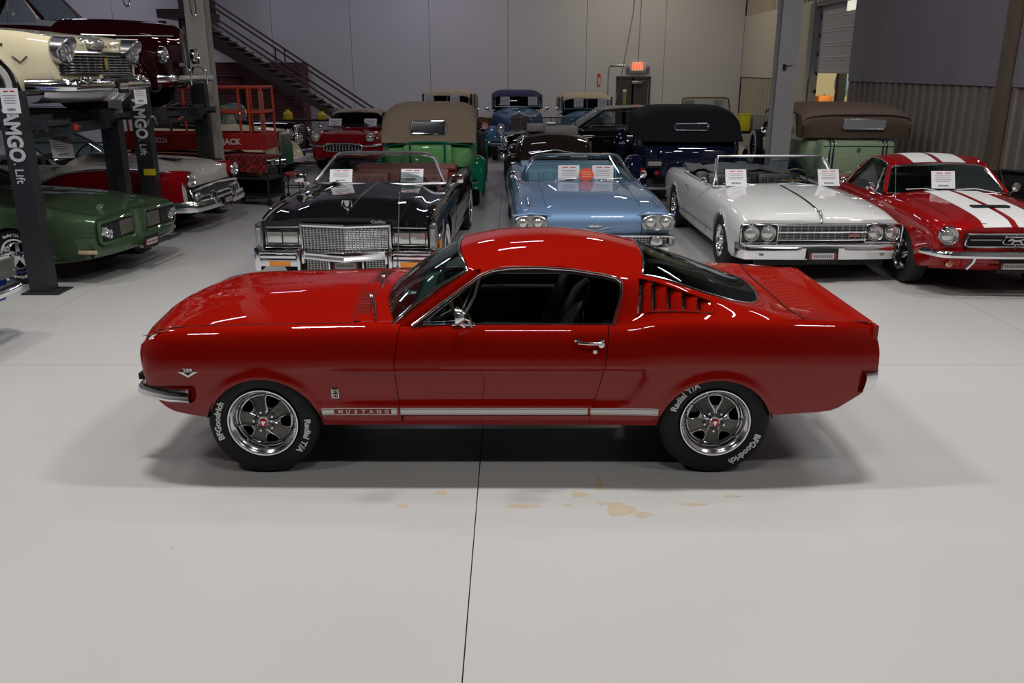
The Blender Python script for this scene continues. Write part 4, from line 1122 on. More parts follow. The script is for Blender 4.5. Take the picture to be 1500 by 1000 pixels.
def headlight(car, x, y, z, r, depth=.03, tilt=0, mat=None, ring=.016):
    h = M().lathe([(r+ring, -.02), (r+ring, depth*.4), (r+ring*.5, depth), (r, depth*.7), (r*.95, 0)], 28, 'x').build('headlight', CHROME, car)
    h.location = (x, y, z); h.rotation_euler = (0, tilt, 0)
    M().lathe([(r*.97, 0), (r*.8, depth*.55), (r*.4, depth*.9), (0, depth)], 24, 'x').build('lens', mat or LENS, h)
    m = M()
    m.lathe([(r*.45, depth*.2), (r*.2, depth*.95), (0, depth*.96)], 12, 'x')
    return h
def arc_pts(xc, zc, hw, bow, n=21, dz=0.0, tip=2.0):
    return [(xc-bow*abs(t)**tip, t*hw, zc-dz*t*t) for t in lin(-1, 1, n)]
def screen(car, base, top, frame=CHROME, gl=None, fr=.016, bow=(.10, .05), name='windshield', sag=.0, n=25, exp=2.2, corner=.0):
    """windshield: base=(x, z, halfwidth), top=(x, z, halfwidth)"""
    P = []
    for q in lin(0, 1, 8):
        row = []
        for t in lin(-1, 1, n):
            a = abs(t)
            b = Vector((base[0]-bow[0]*a**exp, base[2]*t, base[1])); c = Vector((top[0]-bow[1]*a**exp, top[2]*t, top[1]-sag*a*a-corner*max(0, (a-.72)/.28)**2.5))
            p = b.lerp(c, q); p.x += .012*math.sin(PI*q); row.append(p)
        P.append(row)
    g_ = M().shell(P, .004, lambda p: Vector((-9, p.y, p.z))).build(name, gl or GLASS_CL, car)
    loop = P[0] + [r_[-1] for r_ in P[1:-1]] + P[-1][::-1] + [r_[0] for r_ in P[::-1][1:-1]]
    M().tube(loop, fr, 8, True).build(name+'_frame', frame, car)
    return P
def bumper(car, x, z, hw, prof, bow=.06, wrap=.25, back=.35, name='front_bumper', face=1, start=.86, mat=None):
    """prof: list of (dz, out)"""
    P = []
    for s_ in lin(-1, 1, 41):
        a = abs(s_); y = s_*hw; q = max(0, (a-start)/(1-start))
        xx = bow*a*a + back*q**1.6
        y = math.copysign(min(abs(y), hw*start+(hw-hw*start)*math.sin(q*PI/2)), s_) if q > 0 else y
        n_ = Vector((math.cos(q*PI/2*.9), math.copysign(math.sin(q*PI/2*.9), s_), 0)) if q > 0 else Vector((1, 0, 0))
        P.append([(face*(x-xx+n_.x*o_), y+n_.y*o_, z+dz) for dz, o_ in prof])
    return M().shell(P, .006, lambda p: Vector((p.x-face*.4, 0, z))).build(name, mat or CHROME, car)
def plate(car, x, z, tilt=0.0, face=1, y=0, wd=.32, ht=.16, name='license_plate'):
    p = M().bbox((0, 0, 0), (.012, wd, ht), .005).build(name, DARK, car); p.location = (x, y, z); p.rotation_euler = (0, tilt, 0)
    M().box((face*.009, 0, .0), (.006, wd*.72, ht*.42)).build('plate_panel', PLATEP, p, smooth=False)
    m = M()
    for k in range(9): m.box((face*.013, -wd*.28+k*wd*.07, 0), (.003, wd*.035, ht*.16))
    m.build('plate_print', INK, p, smooth=False)
    for s_ in (-1, 1): M().box((face*.010, s_*wd*.40, 0), (.006, wd*.05, ht*.45)).build('plate_end', PLATER, p, smooth=False)
    return p
def card(label, loc, w_, h_, tilt, yaw=0.0, group='price cards in windshields', head=True):
    """printed price sheet leaning behind a windshield; faces -Y before yaw"""
    t = root('price_card', label, 'price card', loc, yaw, group)
    t.rotation_euler = (tilt, 0, yaw)
    M().box((0, 0, h_/2), (w_, .004, h_)).build('sheet', PAPER, t, smooth=False)
    m = M()
    for k in range(4): m.box((0, -.0035, h_*(.72-.10*k)), (w_*(.72-.12*(k % 2)), .002, h_*.025))
    m.build('print', nm('faint_ink', (0.30, 0.25, 0.26), 0.7), t, smooth=False)
    m = M()
    for k in range(7): m.box((w_*(-.20+.065*k), -.0035, h_*.16), (w_*.04, .002, h_*.09))
    m.build('price_print', INK, t, smooth=False)
    if head: 
        m = M()
        for k in range(2): m.box((w_*(-.16+.36*k), -.0035, h_*.88), (w_*.26, .002, h_*.05))
        m.build('heading_print', REDINK, t, smooth=False)
    return t
def wiper(car, pts, r=.006):
    w_ = M().tube(pts, r, 6).sphere(pts[0], r*2.4, 8).build('wiper', SATIN, car)
    return w_
def seat_row(car, x, z, hw, mat, back=.55, n=1, y0=0, name='seat', rake=-.2, depth=.5):
    for k in range(n):
        yc = y0 if n == 1 else (-1 if k == 0 else 1)*hw*.52
        ww_ = hw*2 if n == 1 else hw*.92
        s_ = M().bbox((x+depth/2, yc, z), (depth, ww_, .16), .05).bbox((x-.02, yc, z+back/2), (.15, ww_, back), .06, (0, rake, 0)).build(name, mat, car)
        m = M()
        for j in range(6): m.bbox((x+.065+.0, yc-ww_*.42+ww_*.84*j/5, z+back*.55), (.03, ww_*.12, back*.7), .012, (0, rake, 0))
        m.build('pleats', mat, s_)
def steering(car, c, r=.19, ax=(.85, 0, -.5), mat=None, rm=.011):
    ctr = Vector(c); a_ = Vector(ax).normalized(); u = Vector((0, 1, 0)); v_ = a_.cross(u); m = M()
    m.tube([ctr+(u*math.cos(a)+v_*math.sin(a))*r for a in [2*PI*k/28 for k in range(28)]], rm, 6, True)
    m.tube([ctr-u*r, ctr+u*r], .008).tube([ctr, ctr+a_*.35], .02)
    return m.build('steering_wheel', mat or INTB, car)
def roof_shell(car, A, mat, gl=None, trim=CHROME, th=.02, bow=(.12, .07), rear=True, frame=.012, side_glass=True, windshield=True, wtop=None):
    """hardtop. A: wb (x,z,hw) windshield base, wt top, rt (x,z,hw) rear window top, rb rear window base; crown, b: belt (z, y) of side glass; cp: x where side glass ends at top / belt"""
    wb_, wt, rt, rb = A['wb'], A['wt'], A['rt'], A['rb']; cr = A.get('crown', .05)
    P = []
    for q in lin(0, 1, 14):
        row = []
        for t in lin(-1, 1, 21):
            a = abs(t)
            x = lerp(wt[0]-bow[1]*a**2.2, rt[0]+A.get('rbow', .05)*a**2, q); z = lerp(wt[1], rt[1], q)+A.get('arch', .04)*math.sin(PI*q)
            hw = lerp(wt[2], rt[2], q)
            row.append((x, hw*t, z-cr*a**2.6))
        P.append(row)
    M().shell(P, th, lambda p: Vector((p.x, 0, .3))).build('roof', mat, car)
    if windshield: screen(car, wb_, (wt[0]+.01, wt[1]-.012, wt[2]*.97), trim, gl, frame, bow, sag=cr)
    # rear window
    if rear:
        Q = []
        for q in lin(0, 1, 8):
            Q.append([Vector((lerp(rt[0]+A.get('rbow', .05)*abs(t)**2, rb[0]+A.get('rbb', .12)*abs(t)**2, q), lerp(rt[2]*.92, rb[2]*.92, q)*t, lerp(rt[1]-cr*abs(t)**2.6, rb[1], q))) for t in lin(-1, 1, 13)])
        M().shell(Q, .004, lambda p: Vector((9, p.y, p.z))).build('rear_window', gl or GLASS, car)
        loop = Q[0]+[r_[-1] for r_ in Q[1:-1]]+Q[-1][::-1]+[r_[0] for r_ in Q[::-1][1:-1]]
        M().tube(loop, frame, 6, True).build('rear_window_frame', trim, car)
    # C pillars
    bz, by = A['belt']; cpt, cpb = A['cp']
    for mir in (None, 'flip'):
        def edge(x):
            q = (x-wt[0])/(rt[0]-wt[0]); q = max(0, min(1, q)); return (lerp(wt[2], rt[2], q), lerp(wt[1], rt[1], q)+A.get('arch', .04)*math.sin(PI*q)-cr)
        e1, e2 = edge(cpt), edge(rt[0])
        P = []
        for q in lin(0, 1, 7):
            top = Vector((lerp(cpt, rt[0]+A.get('rbow', .05), q), lerp(e1[0], e2[0], q), lerp(e1[1], e2[1], q)))
            bot = Vector((lerp(cpb, rb[0]+A.get('rbb', .12), q), lerp(by, rb[2], q), lerp(bz, rb[1], q)))
            P.append([top.lerp(bot, s_)+Vector((0, .02*math.sin(PI*s_), 0)) for s_ in lin(0, 1, 7)])
        M().shell(P, .03, lambda p: Vector((p.x, 0, p.z))).build('rear_pillar', mat, car, mirror=mir)
        # windshield pillar and side rail
        a0 = Vector((wb_[0]-bow[0], wb_[2]+.015, wb_[1])); a1 = Vector((wt[0]-bow[1], wt[2], wt[1]-cr))
        m = M().tube([a0, a0.lerp(a1, .5), a1], [.028, .024, .022], 8)
        xs = lin(wt[0]-bow[1], cpt, 8)
        m.tube([(x, edge(x)[0]+.0, edge(x)[1]-.008) for x in xs], .020, 8)
        m.build('window_header', mat, car, mirror=mir)
        M().tube([a0+Vector((-.06, .012, .0))]+[a0.lerp(a1, .5)+Vector((-.03, .012, 0))]+[(x, edge(x)[0]+.018, edge(x)[1]-.012) for x in xs]+[(lerp(cpt, cpb, .5), (edge(cpt)[0]+by)/2+.02, (edge(cpt)[1]+bz)/2), (cpb, by+.01, bz)], .007, 6).build('drip_rail', trim, car, mirror=mir)
        if side_glass:
            V = [(wb_[0]-bow[0]-.05, by-.02, bz), (cpb, by-.02, bz), (cpt, edge(cpt)[0]-.012, edge(cpt)[1]-.02), (wt[0]-bow[1]-.03, edge(wt[0])[0]-.012, edge(wt[0])[1]-.02)]
            m = M().add(V+[(x, y-.004, z) for x, y, z in V], [(0, 1, 2, 3), (7, 6, 5, 4)]); m.build('side_window', gl or GLASS, car, mirror=mir, smooth=False)
    return P
def mirror_pod(car, x, y, z, s_=1, r=.05):
    M().lathe([(0, -.05), (r*.6, -.045), (r*.95, -.015), (r, .0), (r*.9, .003), (0, .003)], 20, 'x', (x-.02, y+s_*.09, z+.09)).tube([(x, y, z), (x, y+s_*.05, z+.05), (x-.02, y+s_*.09, z+.08)], .010).build('door_mirror', CHROME, car)
# ================================================================== FRONT ROW (origin = centre of the nose on the ground)
C = curve
def front_root(label, x, y, deg, z=0, rz=None):
    return root('car', label, 'car', (x, y, z), R(-90-deg) if rz is None else R(rz))
def build_black_convertible():
    car = front_root('long black 1970s convertible with an open oxblood interior and square headlamps', -1.81, 9.17, 2.5)
    d = dict(x=(-5.60, -.06), w=C([(-5.6, .86), (-5.3, .93), (-4, .985), (-2, .995), (-.5, .985), (-.06, .975)]),
             zt=C([(-5.6, .80), (-5.2, .90), (-4.0, .915), (-2.2, .93), (-1.2, .915), (-.35, .875), (-.06, .82)]),
             zc=C([(-5.6, .84), (-4.8, .94), (-3.9, .96), (-1.95, 1.005), (-1.0, .985), (-.4, .935), (-.06, .86)]),
             zb=C([(-5.6, .36), (-5.0, .26), (-.6, .24), (-.06, .34)]), arches=[(-1.12, .37, .36), (-4.25, .35, .36)],
             cock=(-4.15, -2.02, .50, .10), sh=.9,
             crown=lambda x, u: (1-(1-u)**2.4) if x < -2.1 else (.0+.0*u if u < .16 else sm(.16, .42, u)*.75+.25*sm(.42, 1, u)))
    car_shell(car, d, [BLACKP, DARK, INTR])
    P = lambda x, y: (x, y, body_z(d, x, y)+.003)
    # hood gaps and crease
    seam(car, [P(x, .60) for x in lin(-1.9, -.10, 12)]); seam(car, [P(x, -.60) for x in lin(-1.9, -.10, 12)])
    for s_ in (-1, 1): M().tube([(x, s_*(.93-.02*abs(x+1)/2), d['zt'](x)+.012) for x in lin(-1.95, -.1, 14)], .012, 6).build('fender_crease', BLACKP, car)
    M().tube([P(x, 0) for x in lin(-1.9, -.12, 10)], .010, 6, sq=(1.6, .8)).build('hood_spear', CHROME, car)
    o = M().tube([(-.16, .055*math.cos(a), 1.0+.055*math.sin(a)) for a in [PI*.75+PI*1.5*k/16 for k in range(17)]], .008, 6).prism([(-.028, .03), (.028, .03), (.022, -.02), (0, -.042), (-.022, -.02)], (-.165, 0, 1.005), (0, 1, 0), (0, 0, 1), (.01, 0, 0)).tube([(-.17, 0, .90), (-.16, 0, .95)], .010).build('hood_ornament', CHROME, car)
    # nose panel
    M().box((-.085, 0, .60), (.05, 1.86, .44)).build('nose_panel', BLACKP, car, smooth=False)
    m = M()  # eggcrate grille, slight V
    for k in range(25):
        y = -.46+k*.0383; xx = .02-.05*abs(y)/.46
        m.box((xx, y, .645), (.03, .008, .245))
    for k in range(13):
        for s_ in (-1, 1): m.tube([(.022, 0, .53+k*.0192), (-.028, s_*.465, .535+k*.0192)], .0042, 4)
    m.build('grille', SATIN, car, smooth=False)
    M().box((-.05, 0, .645), (.03, .95, .25)).build('grille_back', DARK, car, smooth=False)
    fr = M()
    for s_ in (-1, 1):
        fr.tube([(.03, 0, .782), (-.02, s_*.485, .792)], .020, 6, sq=(.7, 1)).tube([(-.02, s_*.487, .80), (-.02, s_*.487, .52)], .014, 6)
    fr.build('grille_frame', CHROME, car)
    put_text('Cadillac', .05, (-.0, .37, .83), (0, 1, 0), (0, 0, 1), CHROME, car, .002, .0006)
    for s_ in (-1, 1):
        h = M().bbox((-.055, s_*.70, .645), (.03, .39, .165), .008).build('headlight_bezel', CHROME, car)
        M().box((-.042, s_*.70, .645), (.02, .355, .132)).build('bezel_recess', DARK, h, smooth=False)
        for q in (-.088, .088): M().bbox((-.033, s_*.70+q, .645), (.02, .165, .118), .008).build('lens', LENS, h)
        M().tube([(-.05, s_*.52, .760), (-.05, s_*.88, .758)], .006).build('upper_trim', CHROME, car); M().tube([(-.05, s_*.50, .535), (-.05, s_*.90, .535)], .007).build('lower_trim', CHROME, car)
        # fender tip housing with ribbed lamp
        M().bbox((-.055, s_*.955, .60), (.10, .085, .42), .03).build('fender_tip', SATIN, car)
        M().bbox((.0, s_*.955, .64), (.02, .05, .22), .01).build('corner_lamp', nm('clear_lens', (.35, .36, .36), .15, .4), car)
    # bumper: side sections, V centre, guards
    for s_ in (-1, 1):
        m = M().bbox((.02, s_*.73, .495), (.12, .42, .045), .012).bbox((.035, s_*.73, .462), (.12, .40, .05), .014).bbox((.02, s_*.73, .395), (.10, .42, .105), .012)
        m.bbox((-.01, s_*.965, .42), (.16, .075, .26), .02).build('bumper_section', CHROME, car)
        M().bbox((.073, s_*.72, .375), (.015, .235, .055), .006).build('amber_lamp', AMBER, car)
        M().bbox((.07, s_*.50, .425), (.10, .035, .24), .012).bbox((.06, s_*.455, .455), (.09, .03, .14), .012).build('bumper_guard', CHROME, car)
        P_ = []
        for t in (0, .33, .66, 1):
            x = .10-.05*t; P_.append([(x-.06, s_*.44*t, .52-.0), (x, s_*.44*t, .515-.01*(1-t)), (x+.015, s_*.44*t, .495-.02*(1-t)), (x+.01, s_*.44*t, .475-.025*(1-t)), (x+.03, s_*.44*t, .455-.028*(1-t)), (x+.03, s_*.44*t, .435-.03*(1-t)), (x-.03, s_*.44*t, .425-.03*(1-t))])
        M().shell(P_, .01, lambda p: Vector((p.x-1, p.y, p.z))).build('bumper_blade', CHROME, car)
        m = M()
        for k in range(7): m.box((0, s_*(.22+.035*k), .36), (.02, .008, .13))
        for k in range(6): m.box((0, s_*.325, .31+k*.022), (.02, .22, .006))
        m.build('lower_grille', SATIN, car, smooth=False)
        M().bbox((.02, s_*.185, .36), (.05, .025, .16), .01).build('plate_bracket', CHROME, car)
    M().box((-.04, 0, .36), (.04, 1.0, .16)).build('lower_back', DARK, car, smooth=False)
    plate(car, .055, .355, -.08)
    # side bright work
    for s_ in (-1, 1):
        M().tube([(x, s_*(body_y(d, x, .27)+.004), .275) for x in lin(-3.8, -1.55, 10)], .014).build('rocker_trim', CHROME, car)
        M().tube([(x, s_*(body_y(d, x, .60)+.004), .60) for x in lin(-3.8, -1.6, 10)], .006).build('side_trim', CHROME, car)
        seam(car, [(-3.55, s_*(body_y(d, -3.55, z)+.001), z) for z in lin(.3, .9, 6)]); seam(car, [(-2.05, s_*(body_y(d, -2.05, z)+.001), z) for z in lin(.3, .9, 6)])
        M().bbox((-.42, s_*.985, .52), (.16, .02, .09), .008).build('side_marker', AMBER, car)
        m = M().bbox((-1.98, s_*1.02, 1.055), (.07, .16, .11), .02).tube([(-1.98, s_*.92, .97), (-1.98, s_*1.0, 1.02)], .015); m.build('door_mirror', CHROME, car)
        M().tube([(-4.1, s_*.845, .925), (-2.1, s_*.865, .94)], .010).build('belt_trim', CHROME, car)
    M().tube([(-.30, .965, .60), (-.36, 1.02, .66), (-.38, 1.02, .80)], .012).build('cornering_guide', CHROME, car)
    screen(car, (-1.93, .985, .865), (-2.37, 1.345, .665), SATIN, GLASS_CL, .022, (.10, .06), sag=.012, corner=.05)
    seat_row(car, -2.95, .50, .72, INTR, .52, 2, rake=-.22); seat_row(car, -3.85, .50, .70, INTR, .48)
    M().bbox((-2.12, 0, .88), (.28, 1.45, .16), .05).build('dashboard', INTR, car); M().box((-2.10, 0, .965), (.3, 1.5, .02)).build('dash_top', INTB, car, smooth=False)
    steering(car, (-2.45, .37, .93), .19, mat=INTR)
    M().bbox((-4.28, 0, .95), (.34, 1.55, .09), .04).build('folded_top_boot', INTR, car)
    for s_, y0 in ((1, -.62), (1, .05)): tag(M().tube([(-1.90, y0, 1.0), (-2.0, y0+.26, 1.045), (-2.02, y0+.42, 1.05)], .007).build('wiper', TRIMB, car))
    wheels(car, -1.12, -4.25, .87, .355, .22, 'disc', .05)
    return car
CADDY = build_black_convertible()
def card_on(car_label, X, Y, Z, w_, h_, lean, yaw, which):
    return card('%s of the %s' % (which, car_label), (X, Y, Z), w_, h_, lean, yaw)
cl = 'white price sheet %s the windshield of the %s'
def sheets(desc, pts, w_=.28, h_=.22, lean=-.45):
    for (side, X, Y, Z, yaw) in pts:
        card(cl % (side, desc), (X, Y, Z), w_, h_, lean, yaw)
sheets('long black convertible', [('on the left of', -2.21, 11.12, 1.005, .05), ('on the right of', -1.30, 11.17, 1.005, -.03)], .29, .19, -.62)

def build_blue_car():
    car = front_root('metallic light blue 1950s convertible with paired round headlamps and blue interior', 1.01, 10.42, -1.7)
    d = dict(x=(-5.25, -.02), w=C([(-5.25, .82), (-4.8, .93), (-4, .985), (-2, .975), (-.6, .985), (-.15, .97), (-.02, .94)]),
             zt=C([(-5.25, .70), (-4.9, .84), (-4.0, .86), (-2.2, .86), (-1.2, .845), (-.5, .80), (-.15, .755), (-.02, .69)]),
             zc=C([(-5.25, .72), (-4.5, .87), (-3.9, .90), (-1.75, .90), (-1.0, .875), (-.5, .835), (-.2, .775), (-.08, .72), (-.02, .66)]),
             zb=C([(-5.2, .34), (-4.8, .24), (-.6, .22), (-.02, .34)]), arches=[(-1.0, .34, .33), (-4.0, .33, .33)],
             cock=(-3.75, -1.86, .46, .10),
             crown=lambda x, u: (1-(1-u)**2.4) if x < -1.9 else (.25*u/.2 if u < .2 else (.25-1.4*(u-.2) if u < .30 else lerp(.11, 1, sm(.30, .46, u)))) )
    car_shell(car, d, [SKY, DARK, INTBL])
    seam(car, [(x, .585, body_z(d, x, .585)+.003) for x in lin(-1.7, -.05, 10)]); seam(car, [(x, -.585, body_z(d, x, -.585)+.003) for x in lin(-1.7, -.05, 10)])
    seam(car, [(-.025, .585, z) for z in (.68, .50, .42)]); seam(car, [(-.025, -.585, z) for z in (.68, .50, .42)])
    for s_ in (-1, 1):
        # twin lamp pod with eyelid
        b = M()
        P = []
        for k in range(33):
            a = 2*PI*k/32; y = s_*.785+.205*math.copysign(abs(math.cos(a))**.75, math.cos(a)); z = .605+.10*math.copysign(abs(math.sin(a))**.85, math.sin(a))
            P.append([(.0, y, z), (.045, y, z), (.055, s_*.785+(y-s_*.785)*.93, .605+(z-.605)*.90), (.03, s_*.785+(y-s_*.785)*.80, .605+(z-.605)*.75), (.03, s_*.785, .605)])
        b.grid(P).build('headlight_bezel', SATIN, car)
        for q in (-.093, .093): headlight(car, .03, s_*.785+q, .605, .068, .03, ring=.012)
        # brow
        M().tube([(-.02, s_*(.785-.20), .70), (.04, s_*.785, .725), (-.02, s_*(.785+.19), .69)], .03, 8, sq=(1, .6)).build('fender_brow', SKY, car)
        M().tube([(-.55, s_*.80, .83), (-.20, s_*.80, .815), (-.12, s_*.80, .80)], .010).build('fender_ornament', CHROME, car)
        M().tube([(x, s_*(body_y(d, x, .6)+.004), .62-.03*math.sin(x)) for x in lin(-4.9, -.4, 16)], .010).build('side_spear', CHROME, car)
        seam(car, [(-1.75, s_*(body_y(d, -1.75, z)+.001), z) for z in lin(.28, .84, 6)]); seam(car, [(-3.1, s_*(body_y(d, -3.1, z)+.001), z) for z in lin(.28, .84, 6)])
        M().tube([(-3.7, s_*.86, .87), (-1.9, s_*.86, .872)], .010).build('belt_trim', CHROME, car)
        mirror_pod(car, -1.95, s_*.85, .87, s_, .05)
        m = M().bbox((.07, s_*.80, .30), (.10, .26, .14), .04).build('bumper_end', CHROME, car)
        M().lathe([(.075, 0), (.07, .04), (.0, .05)], 24, 'x', (.07, s_*.76, .37)).build('parking_lamp', LENS, car)
    P = []  # nose drop panel
    for z, xx in ((.70, -.03), (.66, .005), (.60, .02), (.52, .02), (.46, .0)):
        P.append([(xx-.02*abs(t), .58*t, z) for t in lin(-1, 1, 13)])
    M().shell(P, .01, lambda p: Vector((-1, p.y, p.z))).build('nose_panel', SKY, car)
    m = M().tube([(.06, y, .452-.01*(abs(y)/.95)**2) for y in lin(-.97, .97, 21)], .018, 8, sq=(1, .8)).tube([(.05, .95, .45), (.02, 1.0, .40), (.05, .97, .33), (.08, .9, .28)], .016).tube([(.05, -.95, .45), (.02, -1.0, .40), (.05, -.97, .33), (.08, -.9, .28)], .016)
    m.build('grille_surround', CHROME, car)
    M().box((-.0, 0, .37), (.03, 1.86, .17)).build('grille_back', DARK, car, smooth=False)
    m = M()
    for k in range(6): m.box((.02, 0, .30+k*.025), (.02, 1.8, .006))
    for k in range(45): m.box((.025, -.88+k*.04, .37), (.02, .005, .14))
    m.build('grille', SATIN, car, smooth=False)
    bumper(car, .12, .29, .98, [(-.06, -.03), (-.05, .01), (0, .03), (.04, .01), (.05, -.03)], .06, back=.3)
    em = M().prism([(-.09, .0), (-.03, .018), (0, .008), (.03, .018), (.09, 0), (.03, -.018), (0, -.008), (-.03, -.018)], (.022, 0, .565), (0, 1, 0), (0, 0, 1), (.012, 0, 0)).tube([(.03, -.15, .535), (.035, 0, .52), (.03, .20, .555)], .006).build('hood_emblem', CHROME, car)
    screen(car, (-1.68, .855, .845), (-2.10, 1.235, .70), SATIN, GLASS_CL, .016, (.34, .30), sag=.03, exp=2.6, corner=.13)
    seat_row(car, -2.85, .46, .70, INTBL, .50); seat_row(car, -3.55, .46, .70, INTBL, .46)
    M().bbox((-1.98, 0, .80), (.25, 1.5, .15), .05).build('dashboard', INTBL, car); steering(car, (-2.3, .37, .88), .20, mat=INTBL)
    M().bbox((-3.98, 0, .90), (.45, 1.5, .08), .04).build('folded_top_boot', INTBL, car)
    M().bbox((-2.12, .02, 1.175), (.03, .26, .06), .012).build('inner_mirror', SATIN, car)
    for y0 in (-.55, .1): wiper(car, [(-1.66, y0+.2, .905), (-1.75, y0+.35, .925), (-1.76, y0+.50, .93)])
    wheels(car, -1.0, -4.0, .86, .34, .2, 'disc', .06)
    return car
IMP = build_blue_car()
sheets('light blue convertible', [('on the left of', .80, 12.18, .875, 0), ('on the right of', 1.28, 12.18, .875, 0)], .30, .235, -.12)
sb = root('starburst_tag', 'orange starburst tag between two price sheets in the light blue convertible', 'tag', (1.045, 12.14, .99))
pt = [((.115 if k % 2 else .09)*math.cos(2*PI*k/40), (.10 if k % 2 else .078)*math.sin(2*PI*k/40)) for k in range(40)]
M().prism(pt, (0, 0, 0), (1, 0, 0), (0, 0, 1), (0, .004, 0)).build('star', nm('orange_card', (.85, .10, .03), .6), sb, smooth=False)
m = M()
for r_ in range(3):
    for k in range(6): m.box((-.055+k*.022+r_*.004, -.003, .03-r_*.03), (.013, .002, .014))
m.build('print', nm('pale_orange_ink', (.9, .55, .40), .6), sb, smooth=False)

def build_white_car():
    car = front_root('white 1960s convertible with four round headlamps and chrome bumper, right of the light blue car', 3.58, 9.77, -1)
    d = dict(x=(-5.15, -.06), w=C([(-5.15, .84), (-4.8, .90), (-4, .945), (-2, .95), (-.6, .945), (-.06, .935)]),
             zt=C([(-5.15, .74), (-4.9, .82), (-3.9, .865), (-2.2, .86), (-1.2, .85), (-.4, .80), (-.06, .74)]),
             zc=C([(-5.15, .78), (-4.5, .88), (-3.9, .91), (-1.75, .93), (-1.0, .905), (-.4, .85), (-.12, .79), (-.06, .72)]),
             zb=C([(-5.1, .34), (-4.8, .24), (-.6, .22), (-.06, .30)]), arches=[(-.93, .345, .33), (-3.85, .335, .33)],
             cock=(-3.75, -1.90, .46, .10), crown=lambda x, u: (1-(1-u)**2.4) if x < -1.9 else sm(0, .35, u)*.7+.3*u,
             sculpt=lambda x, z: -.012*sm(-4.5, -4.2, x)*sm(.30, .34, z)*(1-sm(.50, .53, z)))
    car_shell(car, d, [WHITEP, DARK, INTB])
    for s_ in (-1, 1): seam(car, [(x, s_*(.66+.06*(x+1.7)/1.6*-1), body_z(d, x, .68)+.003) for x in lin(-1.72, -.08, 10)], mat=nm('white_gap', (.2, .2, .2), .8))
    M().tube([(x, 0, body_z(d, x, 0)+.004) for x in lin(-1.6, -.14, 12)], .012, 6, sq=(1.2, .7)).build('hood_spear', CHROME, car)
    M().tube([(-.17, 0, .80), (-.12, 0, .83), (-.08, 0, .78), (-.05, 0, .70)], .014).build('hood_ornament', CHROME, car)
    for s_ in (-1, 1):
        h = M().bbox((-.045, s_*.725, .585), (.05, .43, .215), .03).build('headlight_housing', nm('housing_dark', (.05, .05, .05), .3, .3), car)
        P_ = [(-.01, s_*(.725+a), .585+b) for a, b in ((-.215, -.10), (.205, -.105), (.215, .06), (.20, .108), (-.19, .118), (-.22, .08))]
        M().tube(P_, .012, 6, True).build('headlight_surround', CHROME, car)
        for q in (-.098, .098): headlight(car, -.015, s_*.72+q, .590, .080, .03, ring=.013)
        M().tube([(x, s_*(body_y(d, x, .47)+.006), .40+.02*x/3) for x in lin(-4.7, -1.35, 10)], .010).build('side_trim', CHROME, car)
        seam(car, [(-1.78, s_*(body_y(d, -1.78, z)+.001), z) for z in lin(.28, .84, 6)], mat=MATS['white_gap']); seam(car, [(-3.15, s_*(body_y(d, -3.15, z)+.001), z) for z in lin(.28, .84, 6)], mat=MATS['white_gap'])
        M().tube([(-3.0, s_*(.95), .77), (-2.86, s_*.965, .77)], .010).build('door_handle', CHROME, car)
        M().tube([(-3.7, s_*.83, .868), (-1.95, s_*.835, .866)], .012).build('belt_trim', CHROME, car)
        for a in ((-.93, .350), (-3.85, .340)): M().tube([(a[0]+a[1]*math.cos(t), s_*(body_y(d, a[0]+a[1]*math.cos(t), .33+a[1]*math.sin(t))+.014), .33+a[1]*math.sin(t)) for t in lin(.05*PI, .95*PI, 16)], .009).build('arch_trim', CHROME, car)
        mirror_pod(car, -1.88, s_*.86, .87, s_, .045)
        m = M().add([(-1.72, s_*.80, .88), (-1.95, s_*.81, .88), (-2.06, s_*.76, 1.22)], [(0, 1, 2)]); m.build('vent_glass', GLASS_CL, car, smooth=False)
        M().tube([(-1.74, s_*.80, .885), (-1.97, s_*.81, .885), (-2.09, s_*.76, 1.24)], .008).build('vent_frame', CHROME, car)
    m = M().box((-.035, 0, .60), (.03, 1.05, .17)); m.build('grille_back', DARK, car, smooth=False)
    for z, r_ in ((.605, .018), (.515, .012)): M().tube([(-.0+.01*(1-abs(y)/.5), y, z) for y in lin(-.52, .52, 7)], r_, 8, sq=(1, .6)).build('grille_bar', SATIN, car)
    m = M()
    for k in range(8): m.box((-.012, 0, .53+k*.020), (.008, 1.03, .004))
    for k in range(13): m.box((-.01, -.48+k*.08, .60), (.006, .005, .16))
    m.build('grille', SATIN, car, smooth=False)
    M().tube([(-.02, y, .69) for y in (-.52, 0, .52)], .012).build('hood_lip_trim', CHROME, car)
    M().bbox((.015, .37, .568), (.012, .13, .026), .004).build('grille_badge', nm('badge_rose', (.45, .16, .16), .3, .5), car)
    # bumper: wide blade with a step at each side and a recess for the plate
    P = []
    for y in lin(-1, 1, 61):
        a = abs(y); yy = y*.965
        q = max(0, (a-.9)/.1); x = .07-.05*a*a-.17*q**1.6
        st = sm(.54, .58, a)     # inboard part is deeper
        pr = sm(.24, .28, a)     # centre recess
        top = .485-.012*a; 
        row = [(x-.10, yy, top), (x-.01, yy, top), (x+.012, yy, top-.012), (x+.008, yy, top-.028), (x+.022+.0*pr, yy, top-.05), (x+.028*(.3+.7*pr), yy, top-.075-.02*st), (x+.018*(.2+.8*pr)*(1-st*.3), yy, top-.12), (x+.004, yy, .325), (x-.01, yy, .295-.0*a), (x-.08, yy, .275+.04*q)]
        P.append(row)
    M().shell(P, .006, lambda p: Vector((p.x-.5, p.y*.9, .4))).build('front_bumper', CHROME, car)
    for s_ in (-1, 1): M().lathe([(.036, 0), (.034, .012), (.0, .016)], 20, 'x', (.052, s_*.70, .375)).build('parking_lamp', nm('smoked_lens', (.22, .19, .17), .25, .6), car)
